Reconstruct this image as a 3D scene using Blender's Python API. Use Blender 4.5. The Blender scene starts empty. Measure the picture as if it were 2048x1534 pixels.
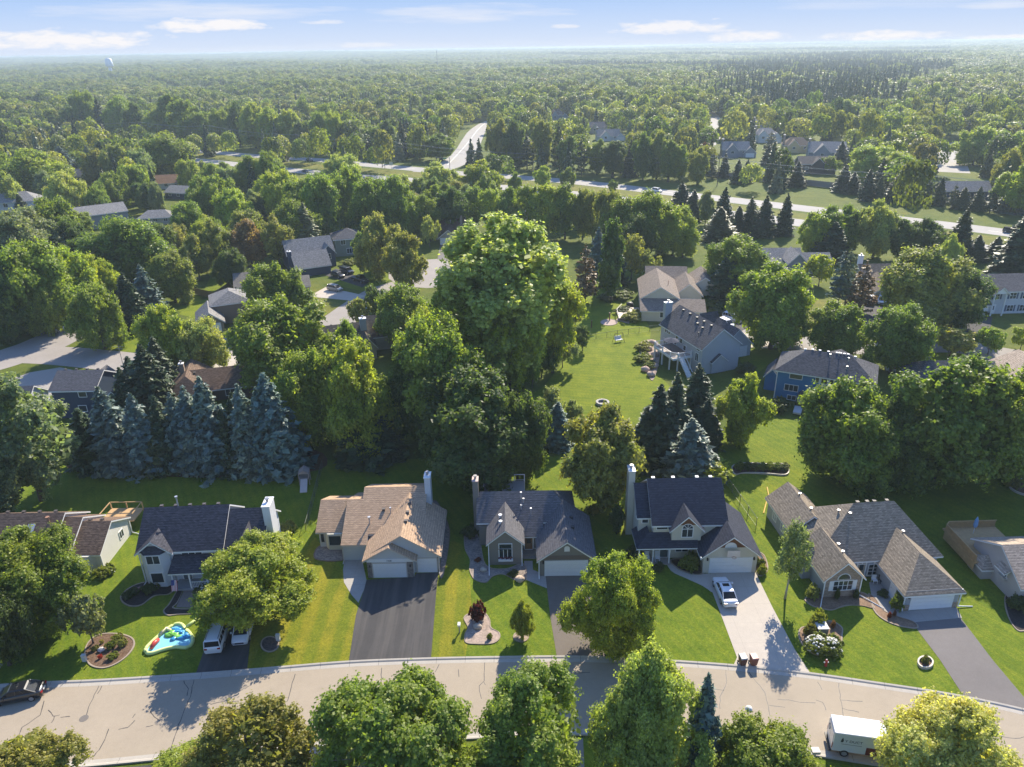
import bpy, bmesh, math, random
import numpy as np
from mathutils import Vector, Matrix
R = math.radians
random.seed(7)
SC = bpy.context.scene
COL = SC.collection

# ------------------------------------------------------------------ survey: the drone camera's pose turns image marks into map points
F0, CX, CY, HC = 1480.0, 1024.0, 767.0, 58.0
PITCH, ROLL = R(24.42), R(1.0)
_fw = Vector((0, math.cos(PITCH), -math.sin(PITCH)))
_u0 = Vector((0, math.sin(PITCH), math.cos(PITCH)))
_r0 = Vector((1, 0, 0))
_rt = _r0 * math.cos(ROLL) - _u0 * math.sin(ROLL)
_up = _u0 * math.cos(ROLL) + _r0 * math.sin(ROLL)
def spot(px, py, z=0.0):
    d = _fw + _rt * ((px - CX) / F0) - _up * ((py - CY) / F0)
    t = (z - HC) / d.z
    return Vector((d.x * t, d.y * t, z))
def pix(p):
    v = Vector(p) - Vector((0, 0, HC)); c = v.dot(_fw)
    return CX + F0 * v.dot(_rt) / c, CY - F0 * v.dot(_up) / c, c
def height_at(x, y, py):
    lo, hi = -5.0, 57.0
    for _ in range(40):
        m = (lo + hi) / 2
        if pix((x, y, m))[1] > py: lo = m
        else: hi = m
    return lo

# ------------------------------------------------------------------ objects
def tag(o, label=None, cat=None, group=None, kind=None):
    if label: o['label'] = label
    if cat: o['category'] = cat
    if group: o['group'] = group
    if kind: o['kind'] = kind
    return o
def thing(name, label, cat, loc=(0, 0, 0), rz=0.0, group=None):
    o = bpy.data.objects.new(name, None); COL.objects.link(o)
    o.location = loc; o.rotation_euler = (0, 0, rz); o.empty_display_size = 0.3
    return tag(o, label, cat, group)
def link(name, me, parent=None, loc=None):
    o = bpy.data.objects.new(name, me); COL.objects.link(o)
    if parent: o.parent = parent
    if loc: o.location = loc
    return o
def copy_tree(o, parent=None):
    c = o.copy(); COL.objects.link(c); c.parent = parent
    for ch in o.children: copy_tree(ch, c)
    return c

class MB:
    def __init__(s): s.v = []; s.f = []; s.m = []
    def poly(s, pts, m=0):
        i = len(s.v); s.v += [tuple(p) for p in pts]; s.f.append(tuple(range(i, i + len(pts)))); s.m.append(m)
    def solid(s, verts, faces, m=0):
        i = len(s.v); s.v += [tuple(p) for p in verts]
        for f in faces: s.f.append(tuple(i + k for k in f)); s.m.append(m)
    def box(s, x0, x1, y0, y1, z0, z1, m=0):
        s.solid([(x0,y0,z0),(x1,y0,z0),(x1,y1,z0),(x0,y1,z0),(x0,y0,z1),(x1,y0,z1),(x1,y1,z1),(x0,y1,z1)],
                [(0,3,2,1),(4,5,6,7),(0,1,5,4),(1,2,6,5),(2,3,7,6),(3,0,4,7)], m)
    def prism(s, prof, lo, hi, axis, m=0):
        # prof: list of (a,z) ccw ; extruded along axis 'x' or 'y'
        n = len(prof)
        if axis == 'x': vs = [(lo, a, z) for a, z in prof] + [(hi, a, z) for a, z in prof]
        else: vs = [(a, lo, z) for a, z in prof] + [(a, hi, z) for a, z in prof]
        fs = [tuple(range(n)), tuple(range(2*n-1, n-1, -1))] + [(i, i+n, (i+1) % n + n, (i+1) % n) for i in range(n)]
        s.solid(vs, fs, m)
    def column(s, pts, z0, z1, m=0):
        n = len(pts)
        vs = [(x, y, z0) for x, y in pts] + [(x, y, z1) for x, y in pts]
        fs = [tuple(range(n-1, -1, -1)), tuple(range(n, 2*n))] + [(i, (i+1) % n, (i+1) % n + n, i+n) for i in range(n)]
        s.solid(vs, fs, m)
    def slab(s, faces, t, m=0):
        # closed shell from top polygons and the same dropped by t
        key = lambda p: (round(p[0], 4), round(p[1], 4), round(p[2], 4))
        idx = {}; vs = []
        def gi(p):
            k = key(p)
            if k not in idx: idx[k] = len(vs); vs.append(tuple(p))
            return idx[k]
        tops = [tuple(gi(p) for p in f) for f in faces]
        n = len(vs); allv = vs + [(x, y, z - t) for x, y, z in vs]
        edges = {}
        for f in tops:
            for a, b in zip(f, f[1:] + f[:1]): edges[(a, b)] = edges.get((a, b), 0) + 1
        fs = list(tops) + [tuple(i + n for i in reversed(f)) for f in tops]
        for (a, b) in edges:
            if (b, a) not in edges: fs.append((b, a, a + n, b + n))
        s.solid(allv, fs, m)
    def tube(s, pts, rad, n=6, m=0):
        pts = [Vector(p) for p in pts]
        if not hasattr(rad, '__len__'): rad = [rad] * len(pts)
        rings = []
        for i, p in enumerate(pts):
            d = (pts[min(i+1, len(pts)-1)] - pts[max(i-1, 0)]).normalized()
            a = d.orthogonal().normalized(); b = d.cross(a)
            rings.append([p + (a*math.cos(2*math.pi*k/n) + b*math.sin(2*math.pi*k/n)) * rad[i] for k in range(n)])
        vs = [q for r in rings for q in r]; fs = []
        for i in range(len(pts)-1):
            for k in range(n): fs.append((i*n+k, i*n+(k+1) % n, (i+1)*n+(k+1) % n, (i+1)*n+k))
        fs.append(tuple(range(n-1, -1, -1))); fs.append(tuple((len(pts)-1)*n + k for k in range(n)))
        s.solid(vs, fs, m)
    def cyl(s, x, y, z0, z1, r, n=10, m=0, r2=None):
        s.tube([(x, y, z0), (x, y, z1)], [r, r if r2 is None else r2], n, m)
    def ball(s, c, rx, ry, rz, nu=10, nv=6, m=0, jit=0.0, rng=random):
        vs = []; fs = []
        for j in range(nv+1):
            th = math.pi * j / nv
            for i in range(nu):
                ph = 2*math.pi*i/nu; k = 1 + jit * (rng.random()-.5)
                vs.append((c[0]+rx*k*math.sin(th)*math.cos(ph), c[1]+ry*k*math.sin(th)*math.sin(ph), c[2]+rz*k*math.cos(th)))
        for j in range(nv):
            for i in range(nu): fs.append((j*nu+i, (j+1)*nu+i, (j+1)*nu+(i+1) % nu, j*nu+(i+1) % nu))
        s.solid(vs, fs, m)
    def mesh(s, name, mats, uv=True, smooth=False):
        me = bpy.data.meshes.new(name); me.from_pydata(s.v, [], s.f)
        for mt in (mats if isinstance(mats, (list, tuple)) else [mats]): me.materials.append(mt)
        if len(s.v): me.polygons.foreach_set('material_index', s.m)
        if uv and len(s.f):
            l = me.uv_layers.new(name='metres'); co = np.zeros(len(me.loops) * 2)
            for p in me.polygons:
                n = p.normal; h = math.hypot(n.x, n.y)
                if h < 0.02: U_ = Vector((1, 0, 0)); V_ = Vector((0, 1, 0))
                else:
                    U_ = Vector((-n.y / h, n.x / h, 0)); V_ = n.cross(U_)
                for li in p.loop_indices:
                    c = me.vertices[me.loops[li].vertex_index].co
                    co[2*li] = c.dot(U_); co[2*li+1] = c.dot(V_)
            l.data.foreach_set('uv', co)
        if smooth: me.polygons.foreach_set('use_smooth', [True] * len(me.polygons))
        me.update(); return me
    def build(s, name, mats, parent=None, loc=None, **k):
        return link(name, s.mesh(name, mats, **k), parent, loc)

# ------------------------------------------------------------------ materials
class NT:
    def __init__(s, tree): s.t = tree; s.n = tree.nodes; s.l = tree.links
    def add(s, typ, **k):
        n = s.n.new(typ)
        for a, b in k.items(): setattr(n, a, b)
        return n
    def set(s, node, name, val):
        sk = node.inputs[name] if not isinstance(name, int) else node.inputs[name]
        if isinstance(val, bpy.types.NodeSocket): s.l.new(val, sk)
        else: sk.default_value = val
    def math(s, op, a, b=0.0, c=None, clamp=False):
        n = s.add('ShaderNodeMath', operation=op, use_clamp=clamp); s.set(n, 0, a); s.set(n, 1, b)
        if c is not None: s.set(n, 2, c)
        return n.outputs[0]
    def noise(s, vec, scale, detail=3.0, rough=0.55):
        n = s.add('ShaderNodeTexNoise'); s.set(n, 'Scale', scale); s.set(n, 'Detail', detail); s.set(n, 'Roughness', rough)
        if vec is not None: s.set(n, 'Vector', vec)
        return n.outputs['Fac']
    def ramp(s, fac, lo, hi):
        n = s.add('ShaderNodeMapRange'); s.set(n, 'Value', fac); s.set(n, 'From Min', lo); s.set(n, 'From Max', hi); return n.outputs[0]
    def mix(s, fac, a, b, blend='MIX'):
        n = s.add('ShaderNodeMix', data_type='RGBA', blend_type=blend)
        s.set(n, 0, fac)
        for i, v in ((6, a), (7, b)):
            s.set(n, i, v if isinstance(v, bpy.types.NodeSocket) else (*v[:3], 1))
        return n.outputs[2]
    def scale(s, vec, sc):
        n = s.add('ShaderNodeVectorMath', operation='MULTIPLY'); s.set(n, 0, vec); s.set(n, 1, sc); return n.outputs[0]
def newmat(name):
    m = bpy.data.materials.new(name); m.use_nodes = True; t = NT(m.node_tree)
    b = t.n['Principled BSDF']; return m, t, b
def setb(t, b, col=None, rough=None, spec=None, bump=None, bstr=0.3, bdist=0.02, metal=None):
    if col is not None: t.set(b, 'Base Color', col if isinstance(col, bpy.types.NodeSocket) else (*col[:3], 1))
    if rough is not None: t.set(b, 'Roughness', rough)
    if spec is not None: t.set(b, 'Specular IOR Level', spec)
    if metal is not None: t.set(b, 'Metallic', metal)
    if bump is not None:
        n = t.add('ShaderNodeBump'); t.set(n, 'Strength', bstr); t.set(n, 'Distance', bdist); t.set(n, 'Height', bump); t.l.new(n.outputs[0], b.inputs['Normal'])
def uvn(t): return t.add('ShaderNodeTexCoord').outputs['UV']
def posn(t): return t.add('ShaderNodeNewGeometry').outputs['Position']
_mc = {}
def cached(f):
    def g(*a, **k):
        key = (f.__name__, a, tuple(sorted(k.items())))
        if key not in _mc: _mc[key] = f(*a, **k)
        return _mc[key]
    return g
def tint(c, k): return tuple(min(1, x * k) for x in c)
@cached
def plain(name, col, rough=0.6, metal=0.0, spec=0.5, var=0.12):
    m, t, b = newmat(name); u = posn(t)
    f = t.noise(u, 2.3, 4)
    setb(t, b, t.mix(f, tint(col, 1 - var), tint(col, 1 + var)), rough, spec, metal=metal); return m
@cached
def paint(name, col):
    m, t, b = newmat(name); setb(t, b, col, 0.28, 0.5); t.set(b, 'Coat Weight', 0.6); t.set(b, 'Coat Roughness', 0.06)
    return m
@cached
def siding(name, col, lap=0.16, vertical=False):
    m, t, b = newmat(name); uv = uvn(t); sp = t.add('ShaderNodeSeparateXYZ'); t.set(sp, 0, uv)
    c = sp.outputs[0 if vertical else 1]
    fr = t.math('FRACT', t.math('DIVIDE', c, lap))
    edge = t.math('GREATER_THAN', fr, 0.9)
    n = t.noise(posn(t), 0.8, 5); n2 = t.noise(t.scale(uv, (1.5, 14, 1)), 1.0, 2)
    cc = t.mix(n, tint(col, 0.9), tint(col, 1.07)); cc = t.mix(t.math('MULTIPLY', n2, 0.25), cc, tint(col, 0.8))
    cc = t.mix(t.math('MULTIPLY', edge, 0.35), cc, tint(col, 0.55))
    setb(t, b, cc, 0.6, 0.3, fr, 0.5, 0.02); return m
@cached
def shingle(name, col, var=0.2):
    m, t, b = newmat(name); uv = uvn(t)
    br = t.add('ShaderNodeTexBrick', offset=0.5, squash=1.0); t.set(br, 'Vector', uv); t.set(br, 'Scale', 1.0)
    t.set(br, 'Brick Width', 0.33); t.set(br, 'Row Height', 0.16); t.set(br, 'Mortar Size', 0.01); t.set(br, 'Mortar Smooth', 0.3)
    t.set(br, 'Color1', (*tint(col, 1 - var), 1)); t.set(br, 'Color2', (*tint(col, 1 + var), 1)); t.set(br, 'Mortar', (*tint(col, 0.4), 1))
    n = t.noise(posn(t), 0.35, 5); n2 = t.noise(t.scale(uv, (2.2, 6.5, 1)), 1.0, 3, 0.7)
    st = t.noise(t.scale(uv, (1.1, .12, 1)), 1.0, 3)
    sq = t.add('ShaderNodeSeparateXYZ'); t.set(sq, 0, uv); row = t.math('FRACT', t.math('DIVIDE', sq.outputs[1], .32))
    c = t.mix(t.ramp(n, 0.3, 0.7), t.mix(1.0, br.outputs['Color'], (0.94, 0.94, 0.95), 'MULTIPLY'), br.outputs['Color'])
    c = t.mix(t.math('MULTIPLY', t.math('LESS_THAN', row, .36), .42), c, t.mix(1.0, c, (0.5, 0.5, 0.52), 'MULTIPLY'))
    c = t.mix(t.ramp(n2, 0.35, 0.75), t.mix(1.0, c, (0.86, 0.86, 0.86), 'MULTIPLY'), t.mix(1.0, c, (1.12, 1.11, 1.1), 'MULTIPLY'))
    c = t.mix(t.math('MULTIPLY', t.ramp(st, 0.5, 0.8), 0.15), c, t.mix(1.0, c, (0.65, 0.64, 0.62), 'MULTIPLY'))
    setb(t, b, c, 0.9, 0.15, br.outputs['Fac'], -0.5, 0.02); return m
@cached
def brick(name, col):
    m, t, b = newmat(name); uv = uvn(t)
    br = t.add('ShaderNodeTexBrick'); t.set(br, 'Vector', uv); t.set(br, 'Scale', 1.0); t.set(br, 'Brick Width', 0.3); t.set(br, 'Row Height', 0.12); t.set(br, 'Mortar Size', 0.01)
    t.set(br, 'Color1', (*tint(col, .7), 1)); t.set(br, 'Color2', (*tint(col, 1.3), 1)); t.set(br, 'Mortar', (.4, .38, .34, 1))
    setb(t, b, br.outputs['Color'], 0.85, 0.2); return m
@cached
def grass(name, a, b_, stripes=0.0, amp=1.0, turn=0.0):
    m, t, b = newmat(name); p = posn(t)
    big = t.noise(p, 0.035, 4, 0.6); mid = t.noise(p, 0.35, 5, 0.65); fine = t.noise(p, 3.2, 4, 0.75); vf = t.noise(t.scale(p, (5.0, 14.0, 5)), 1.0, 2, 0.8)
    c = t.mix(t.ramp(big, 0.35, 0.65), a, b_)
    c = t.mix(t.ramp(mid, 0.3, 0.75), t.mix(1.0, c, (0.66, 0.76, 0.7), 'MULTIPLY'), t.mix(1.0, c, (1.22, 1.14, 1.1), 'MULTIPLY'))
    c = t.mix(t.ramp(fine, 0.3, 0.72), t.mix(1.0, c, (0.62, 0.68, 0.6), 'MULTIPLY'), t.mix(1.0, c, (1.3, 1.22, 1.1), 'MULTIPLY'))
    c = t.mix(t.ramp(vf, 0.3, 0.75), t.mix(1.0, c, (0.68, 0.72, 0.65), 'MULTIPLY'), t.mix(1.0, c, (1.25, 1.2, 1.1), 'MULTIPLY'))
    dry = t.noise(p, 0.14, 5, 0.7); c = t.mix(t.math('MULTIPLY', t.ramp(dry, 0.52, 0.74), 0.3), c, t.mix(1.0, c, (1.55, 1.18, 1.3), 'MULTIPLY'))
    wd = t.noise(p, 1.1, 4, 0.7); c = t.mix(t.math('MULTIPLY', t.ramp(wd, 0.58, 0.72), 0.45), c, t.mix(1.0, c, (0.55, 0.75, 0.6), 'MULTIPLY'))
    if stripes:
        sp = t.add('ShaderNodeSeparateXYZ'); t.set(sp, 0, p)
        ax = t.math('ADD', t.math('MULTIPLY', sp.outputs[0], math.cos(turn)), t.math('MULTIPLY', sp.outputs[1], math.sin(turn)))
        w = t.math('SINE', t.math('ADD', t.math('MULTIPLY', ax, 2 * math.pi / stripes), t.math('MULTIPLY', mid, 1.8)))
        c = t.mix(t.ramp(w, -0.5, 0.5), t.mix(1.0, c, (1-.16*amp, 1-.08*amp, 1-.2*amp), 'MULTIPLY'), t.mix(1.0, c, (1+.16*amp, 1+.06*amp, 1.0), 'MULTIPLY'))
    h = t.math('ADD', fine, vf)
    setb(t, b, c, 0.9, 0.12, h, 0.55, 0.08); return m
@cached
def pave(name, col, var=0.1, joints=0.0, rough=0.88, streak=0.0):
    m, t, b = newmat(name); p = posn(t)
    n1 = t.noise(p, 0.16, 5, 0.6); n2 = t.noise(p, 1.6, 5, 0.7); n3 = t.noise(p, 22.0, 2)
    c = t.mix(t.ramp(n1, 0.3, 0.7), tint(col, 1 - var), tint(col, 1 + var))
    c = t.mix(t.ramp(n2, 0.35, 0.7), t.mix(1.0, c, (1 - var, 1 - var, 1 - var), 'MULTIPLY'), c)
    c = t.mix(t.ramp(n3, 0.2, 0.8), t.mix(1.0, c, (0.85, 0.85, 0.85), 'MULTIPLY'), t.mix(1.0, c, (1.12, 1.12, 1.12), 'MULTIPLY'))
    st = t.noise(t.scale(p, (.55, 1.3, 1)), 1.0, 4, .7); c = t.mix(t.math('MULTIPLY', t.ramp(st, .6, .75), var*1.6), c, tint(col, .62))
    if streak:
        s2 = t.noise(t.scale(p, (0.9, 0.05, 1)), 1.0, 3, 0.6)
        c = t.mix(t.math('MULTIPLY', t.ramp(s2, 0.45, 0.7), streak), c, (0.3, 0.27, 0.23))
    if joints:
        br = t.add('ShaderNodeTexBrick', offset=0.0); t.set(br, 'Vector', p); t.set(br, 'Scale', 1.0); t.set(br, 'Brick Width', joints); t.set(br, 'Row Height', joints); t.set(br, 'Mortar Size', 0.02)
        c = t.mix(t.math('MULTIPLY', br.outputs['Fac'], 0.35), c, tint(col, 0.5))
    setb(t, b, c, rough, 0.25, n3, 0.15, 0.02); return m
@cached
def gravel(name, a, b_, scale=7.0):
    m, t, b = newmat(name); p = posn(t)
    v = t.add('ShaderNodeTexVoronoi'); t.set(v, 'Vector', p); t.set(v, 'Scale', scale)
    sp = t.add('ShaderNodeSeparateColor'); t.set(sp, 0, v.outputs['Color'])
    c = t.mix(sp.outputs[0], a, b_); n = t.noise(p, 0.8, 4)
    c = t.mix(t.ramp(n, 0.35, 0.7), t.mix(1.0, c, (0.75, 0.74, 0.72), 'MULTIPLY'), c)
    setb(t, b, c, 0.9, 0.2, v.outputs['Distance'], -0.8, 0.06); return m
@cached
def glass(name='window_glass', col=(0.03, 0.04, 0.045)):
    m, t, b = newmat(name); n = t.noise(posn(t), 0.5, 2)
    setb(t, b, t.mix(n, tint(col, .6), tint(col, 1.6)), 0.06, 0.6); return m
def leafmat(name, inst=False, trans=0.5):
    m = bpy.data.materials.new(name); m.use_nodes = True; t = NT(m.node_tree); t.n.clear()
    out = t.add('ShaderNodeOutputMaterial'); g = t.add('ShaderNodeNewGeometry'); oi = t.add('ShaderNodeObjectInfo')
    if inst:
        at = t.add('ShaderNodeAttribute', attribute_type='INSTANCER', attribute_name='tint'); base = at.outputs['Color']
    else: base = oi.outputs['Color']
    r = g.outputs['Random Per Island']
    c = t.mix(r, t.mix(1.0, base, (0.62, 0.7, 0.7), 'MULTIPLY'), t.mix(1.0, base, (1.35, 1.35, 1.0), 'MULTIPLY'))
    p = g.outputs['Position']; n = t.noise(p, 0.22, 3)
    c = t.mix(t.ramp(n, 0.3, 0.7), t.mix(1.0, c, (0.82, 0.9, 0.95), 'MULTIPLY'), t.mix(1.0, c, (1.2, 1.1, 0.95), 'MULTIPLY'))
    b = t.add('ShaderNodeBsdfPrincipled'); setb(t, b, c, 0.5, 0.35)
    tr = t.add('ShaderNodeBsdfTranslucent'); t.set(tr, 'Color', t.mix(1.0, c, (1.55, 1.65, 0.75), 'MULTIPLY'))
    mx = t.add('ShaderNodeMixShader'); t.set(mx, 0, trans); t.l.new(b.outputs[0], mx.inputs[1]); t.l.new(tr.outputs[0], mx.inputs[2])
    t.l.new(mx.outputs[0], out.inputs[0]); return m
LEAF = leafmat('leaf'); NEEDLE = leafmat('needle', trans=0.15); LEAF_W = leafmat('woodland_leaf', inst=True)
NEEDLE_W = leafmat('woodland_needle', inst=True, trans=0.12)
BARK = plain('bark', (0.10, 0.08, 0.065), 0.9, var=0.4)
BARK_P = plain('pale_bark', (0.35, 0.32, 0.27), 0.9, var=0.4)
WHITE = plain('white_trim', (0.74, 0.74, 0.72), 0.5, var=0.05)
GLASS = glass()
METAL = plain('grey_metal', (0.3, 0.3, 0.31), 0.4, 0.6)
DARKM = plain('dark_metal', (0.03, 0.03, 0.035), 0.5, 0.2)
# ------------------------------------------------------------------ trees
def leaf_mesh(name, P, N, S, asp, mat, rng, bend=0.25):
    n = len(P); N = N / np.linalg.norm(N, axis=1, keepdims=True)
    r = rng.normal(size=(n, 3)); T = np.cross(N, r); T /= np.linalg.norm(T, axis=1, keepdims=True) + 1e-9; B = np.cross(N, T)
    S = S[:, None]; a = S * 0.5 * asp; b = S * 0.5
    V = np.stack([P - T * a, P - B * b + N * S * bend * rng.random((n, 1)), P + T * a, P + B * b - N * S * bend * rng.random((n, 1))], 1).reshape(-1, 3)
    me = bpy.data.meshes.new(name); me.vertices.add(4 * n); me.vertices.foreach_set('co', V.astype(np.float32).ravel())
    me.loops.add(4 * n); me.loops.foreach_set('vertex_index', np.arange(4 * n, dtype=np.int32))
    me.polygons.add(n); me.polygons.foreach_set('loop_start', np.arange(0, 4 * n, 4, dtype=np.int32)); 
    me.materials.append(mat); me.update(calc_edges=True); me.validate(); return me
def prof_round(t): return np.sqrt(np.clip(1 - (np.clip((t - 0.42) / 0.58, -0.73, 1)) ** 2, 0, 1))
def prof_oval(t): return np.clip(np.sin(np.pi * np.clip(t * 0.93 + 0.05, 0, 1)), 0, 1) ** 0.7
def prof_top(t): return np.clip(np.sqrt(np.clip(1 - ((t - 0.55) / 0.47) ** 2, 0, 1)), 0, 1)
def prof_tall(t): return np.interp(t, [0, .15, .45, .7, .88, 1], [.45, .72, .95, 1.0, .72, .15])
def crown(name, seed, W=10., H0=2., H1=11., nm=9, nc=20, per=130, rm=(.22, .34), rc=(.055, .10), leaf=(.17, .34), prof=prof_round, up=.3, mat=None, fill=.10, stretch=1.15, sag=0.0):
    """boughs (large lobes) carry sprays (small lobes); leaves lie on the skins of the sprays"""
    rng = np.random.default_rng(seed); ph = rng.random(6) * 6.28; HH = H1 - H0
    def env(t, a): return prof(t) * W / 2 * (1 + .13 * np.sin(2 * a + ph[0]) + .10 * np.sin(3 * a + ph[1] + 4 * t) + .07 * np.sin(5 * a + ph[2] - 6 * t))
    M = []; RM = []; tries = 0
    while len(M) < nm and tries < 4000:
        tries += 1; t = rng.random(); a = rng.random() * 6.283; r = W * rng.uniform(*rm) * .5; e = max(0, env(t, a) - r * .75) * (rng.random() ** .35)
        c = np.array([e * np.cos(a), e * np.sin(a), H0 + HH * (.12 + .76 * t)])
        if any(np.linalg.norm((c - q) * np.array([1, 1, .8])) < (r + s) * .62 for q, s in zip(M, RM)): continue
        M.append(c); RM.append(r)
    ctr = np.array([0, 0, H0 + HH * .38]); C = []; RC = []; O = []
    for c, r in zip(M, RM):
        out = c - ctr; out /= np.linalg.norm(out) + 1e-6
        for _ in range(int(nc * (r / (W * np.mean(rm) * .5)) ** 1.6)):
            d = rng.normal(size=3) + out * .85 + np.array([0, 0, up]); d /= np.linalg.norm(d)
            k = rng.uniform(.72, 1.16); C.append(c + d * r * k * np.array([1, 1, .92])); RC.append(W * rng.uniform(*rc)); O.append(d)
    P = []; N = []; S = []
    for c, r, o in zip(C, RC, O):
        m = max(8, int(per * (r / (W * np.mean(rc))) ** 2)); k = max(3, m // 14)      # k shoots, leaves strung along each
        d = rng.normal(size=(k, 3)) * .75 + o * .7 + np.array([0, 0, up]); d /= np.linalg.norm(d, axis=1, keepdims=True); L = r * rng.uniform(.7, 1.75, (k, 1))
        i = rng.integers(0, k, m); u = rng.random((m, 1)) ** .75; lat = rng.normal(size=(m, 3)) * r * .26 * (1.1 - .55 * u)
        p = c + d[i] * L[i] * u * np.array([1, 1, stretch]) + lat; p[:, 2] -= sag * rng.random(m) * r
        P.append(p); N.append(d[i] + lat / r + rng.normal(size=(m, 3)) * .6 + np.array([0, 0, .35])); S.append(rng.uniform(*leaf, m) * (1.15 - .4 * u[:, 0]))
    m = int(len(C) * per * fill); t = rng.random(m); a = rng.random(m) * 6.283; e = env(t, a) * np.sqrt(rng.random(m)) * .7
    P.append(np.stack([e * np.cos(a), e * np.sin(a), H0 + HH * (.1 + .8 * t)], 1)); N.append(rng.normal(size=(m, 3))); S.append(rng.uniform(leaf[0] * 1.5, leaf[1] * 1.7, m))
    P = np.concatenate(P); N = np.concatenate(N); S = np.concatenate(S)
    return leaf_mesh(name, P, N, S, 1.45, mat or LEAF, rng), M
def trunk(name, seed, H1, C, r=0.24, mat=None, z1=None):
    rng = random.Random(seed); mb = MB(); top = z1 or H1 * 0.55
    pts = []; x = y = 0.0
    for i in range(7):
        f = i / 6; x += rng.uniform(-.12, .12); y += rng.uniform(-.12, .12); pts.append((x * f, y * f, top * f - 0.15 * (i == 0)))
    rads = [r * (1.5 if i == 0 else 1.05 - 0.75 * i / 6) for i in range(7)]
    mb.tube(pts, rads, 8)
    cs = list(C); rng.shuffle(cs)
    for c in cs[:12]:
        k = rng.choice([2, 3, 4, 5]); p = Vector(pts[k]); q = Vector(c)
        m1 = p.lerp(q, 0.5) + Vector((rng.uniform(-.3, .3), rng.uniform(-.3, .3), -0.25))
        mb.tube([p, p.lerp(m1, .5), m1, q], [rads[k] * .55, rads[k] * .45, rads[k] * .3, 0.02], 5)
    return mb.mesh(name, mat or BARK, uv=False, smooth=True)
def conifer(name, seed, H=10., Rb=2.5, z0=0.5, lv=44, nb=11, droop=0.25, leaf=(0.22, 0.42), power=0.9, mat=None, gapz=0.0, n_on=13, jitter=.15):
    rng = np.random.default_rng(seed); P = []; N = []; S = []
    for i in range(lv):
        f = i / (lv - 1); z = z0 + (H - z0) * f; L0 = Rb * (1 - f) ** power + 0.10
        if gapz and rng.random() < gapz: continue
        k = max(4, int(nb * (0.45 + 0.55 * (1 - f)))); a0 = rng.random() * 6.28
        for j in range(k):
            a = a0 + 6.283 * j / k + rng.normal() * 0.2; L = L0 * (0.62 + 0.56 * rng.random()); n = max(3, int(n_on * (0.35 + 0.65 * L / Rb)))
            s = rng.random(n) ** 0.6; side = rng.normal(size=n) * 0.2 * L * (1.1 - s)
            rr = s * L; zz = z - droop * L * s ** 1.2 + 0.22 * L * s ** 4 - np.abs(side) * .35 + rng.normal(size=n) * 0.05 + jitter * rng.normal()
            P.append(np.stack([rr * np.cos(a) - side * np.sin(a), rr * np.sin(a) + side * np.cos(a), zz], 1))
            nn = np.stack([np.full(n, 0.45 * np.cos(a)), np.full(n, 0.45 * np.sin(a)), np.full(n, 0.9)], 1) + rng.normal(size=(n, 3)) * 0.45
            N.append(nn); S.append(rng.uniform(*leaf, n) * (0.75 + 0.5 * s) * (0.55 + 0.45 * min(1, L / 1.2)))
    return leaf_mesh(name, np.concatenate(P), np.concatenate(N), np.concatenate(S), 2.0, mat or NEEDLE, rng, 0.15)
def pole_mesh(name, H, r, mat=None):
    mb = MB(); mb.tube([(0, 0, -.1), (0, 0, H * .5), (0, 0, H * .96)], [r, r * .6, .02], 7); return mb.mesh(name, mat or BARK, uv=False, smooth=True)

PROTO = {}   # kind -> list of (crown mesh, trunk mesh, nominal W, nominal H)
def _add(kind, cm, tm, W, H):
    v = np.empty(len(cm.vertices)*3, np.float32); cm.vertices.foreach_get('co', v); v = v.reshape(-1, 3); W = 2*float(np.percentile(np.hypot(v[:, 0], v[:, 1]), 97)); H = float(np.percentile(v[:, 2], 99.7))
    PROTO.setdefault(kind, []).append((cm, tm, W, H))
for s in range(4):
    c, C = crown('crown', 10 + s, 10, 0.7, 11, 17, 18, 135); _add('maple', c, trunk('trunk', s, 11, C), 10.6, 11.3)
for s in range(3):   # airier, upright strokes
    c, C = crown('crown', 30 + s, 9, 0.9, 12, 17, 14, 85, rm=(.16, .28), rc=(.045, .085), leaf=(.16, .32), prof=prof_oval, up=.7, fill=.12, stretch=1.7); _add('ash', c, trunk('trunk', 20 + s, 12, C, .2, z1=9), 9.4, 12.4)
for s in range(2):
    c, C = crown('crown', 50 + s, 12, 1.2, 20, 40, 15, 95, rm=(.16, .27), rc=(.035, .07), leaf=(.2, .4), prof=prof_tall, up=.75, fill=.1, stretch=1.6); _add('cottonwood', c, trunk('trunk', 30 + s, 20, C, .55, z1=15), 12.6, 20.6)
for s in range(3):
    c, C = crown('crown', 70 + s, 8, .3, 9.5, 16, 17, 120, rm=(.24, .36), rc=(.055, .095), leaf=(.16, .31), prof=prof_oval, up=.35, fill=.14); _add('linden', c, trunk('trunk', 40 + s, 9.5, C, .2), 8.4, 9.8)
for s in range(2):
    c, C = crown('crown', 90 + s, 5, 1.2, 5.2, 9, 11, 65, rm=(.24, .4), rc=(.06, .11), leaf=(.13, .27), up=.35); _add('small', c, trunk('trunk', 50 + s, 5, C, .1), 5.3, 5.4)
for s in range(2):
    c, C = crown('crown', 95 + s, 4.0, 3.0, 10.5, 16, 9, 38, rm=(.25, .4), rc=(.07, .13), leaf=(.12, .24), prof=prof_oval, up=.1, stretch=1.9, sag=1.5); _add('birch', c, trunk('trunk', 55 + s, 10.5, C, .12, BARK_P, 9), 4.3, 10.8)
for s in range(4):
    _add('spruce', conifer('crown', 110 + s, 10, 2.5 + .2 * (s % 2), z0=.2, lv=30, nb=12, n_on=32, power=.8, droop=.32, leaf=(.2, .42), jitter=.06), pole_mesh('trunk', 10, .2), 5.4, 10.2)
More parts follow.
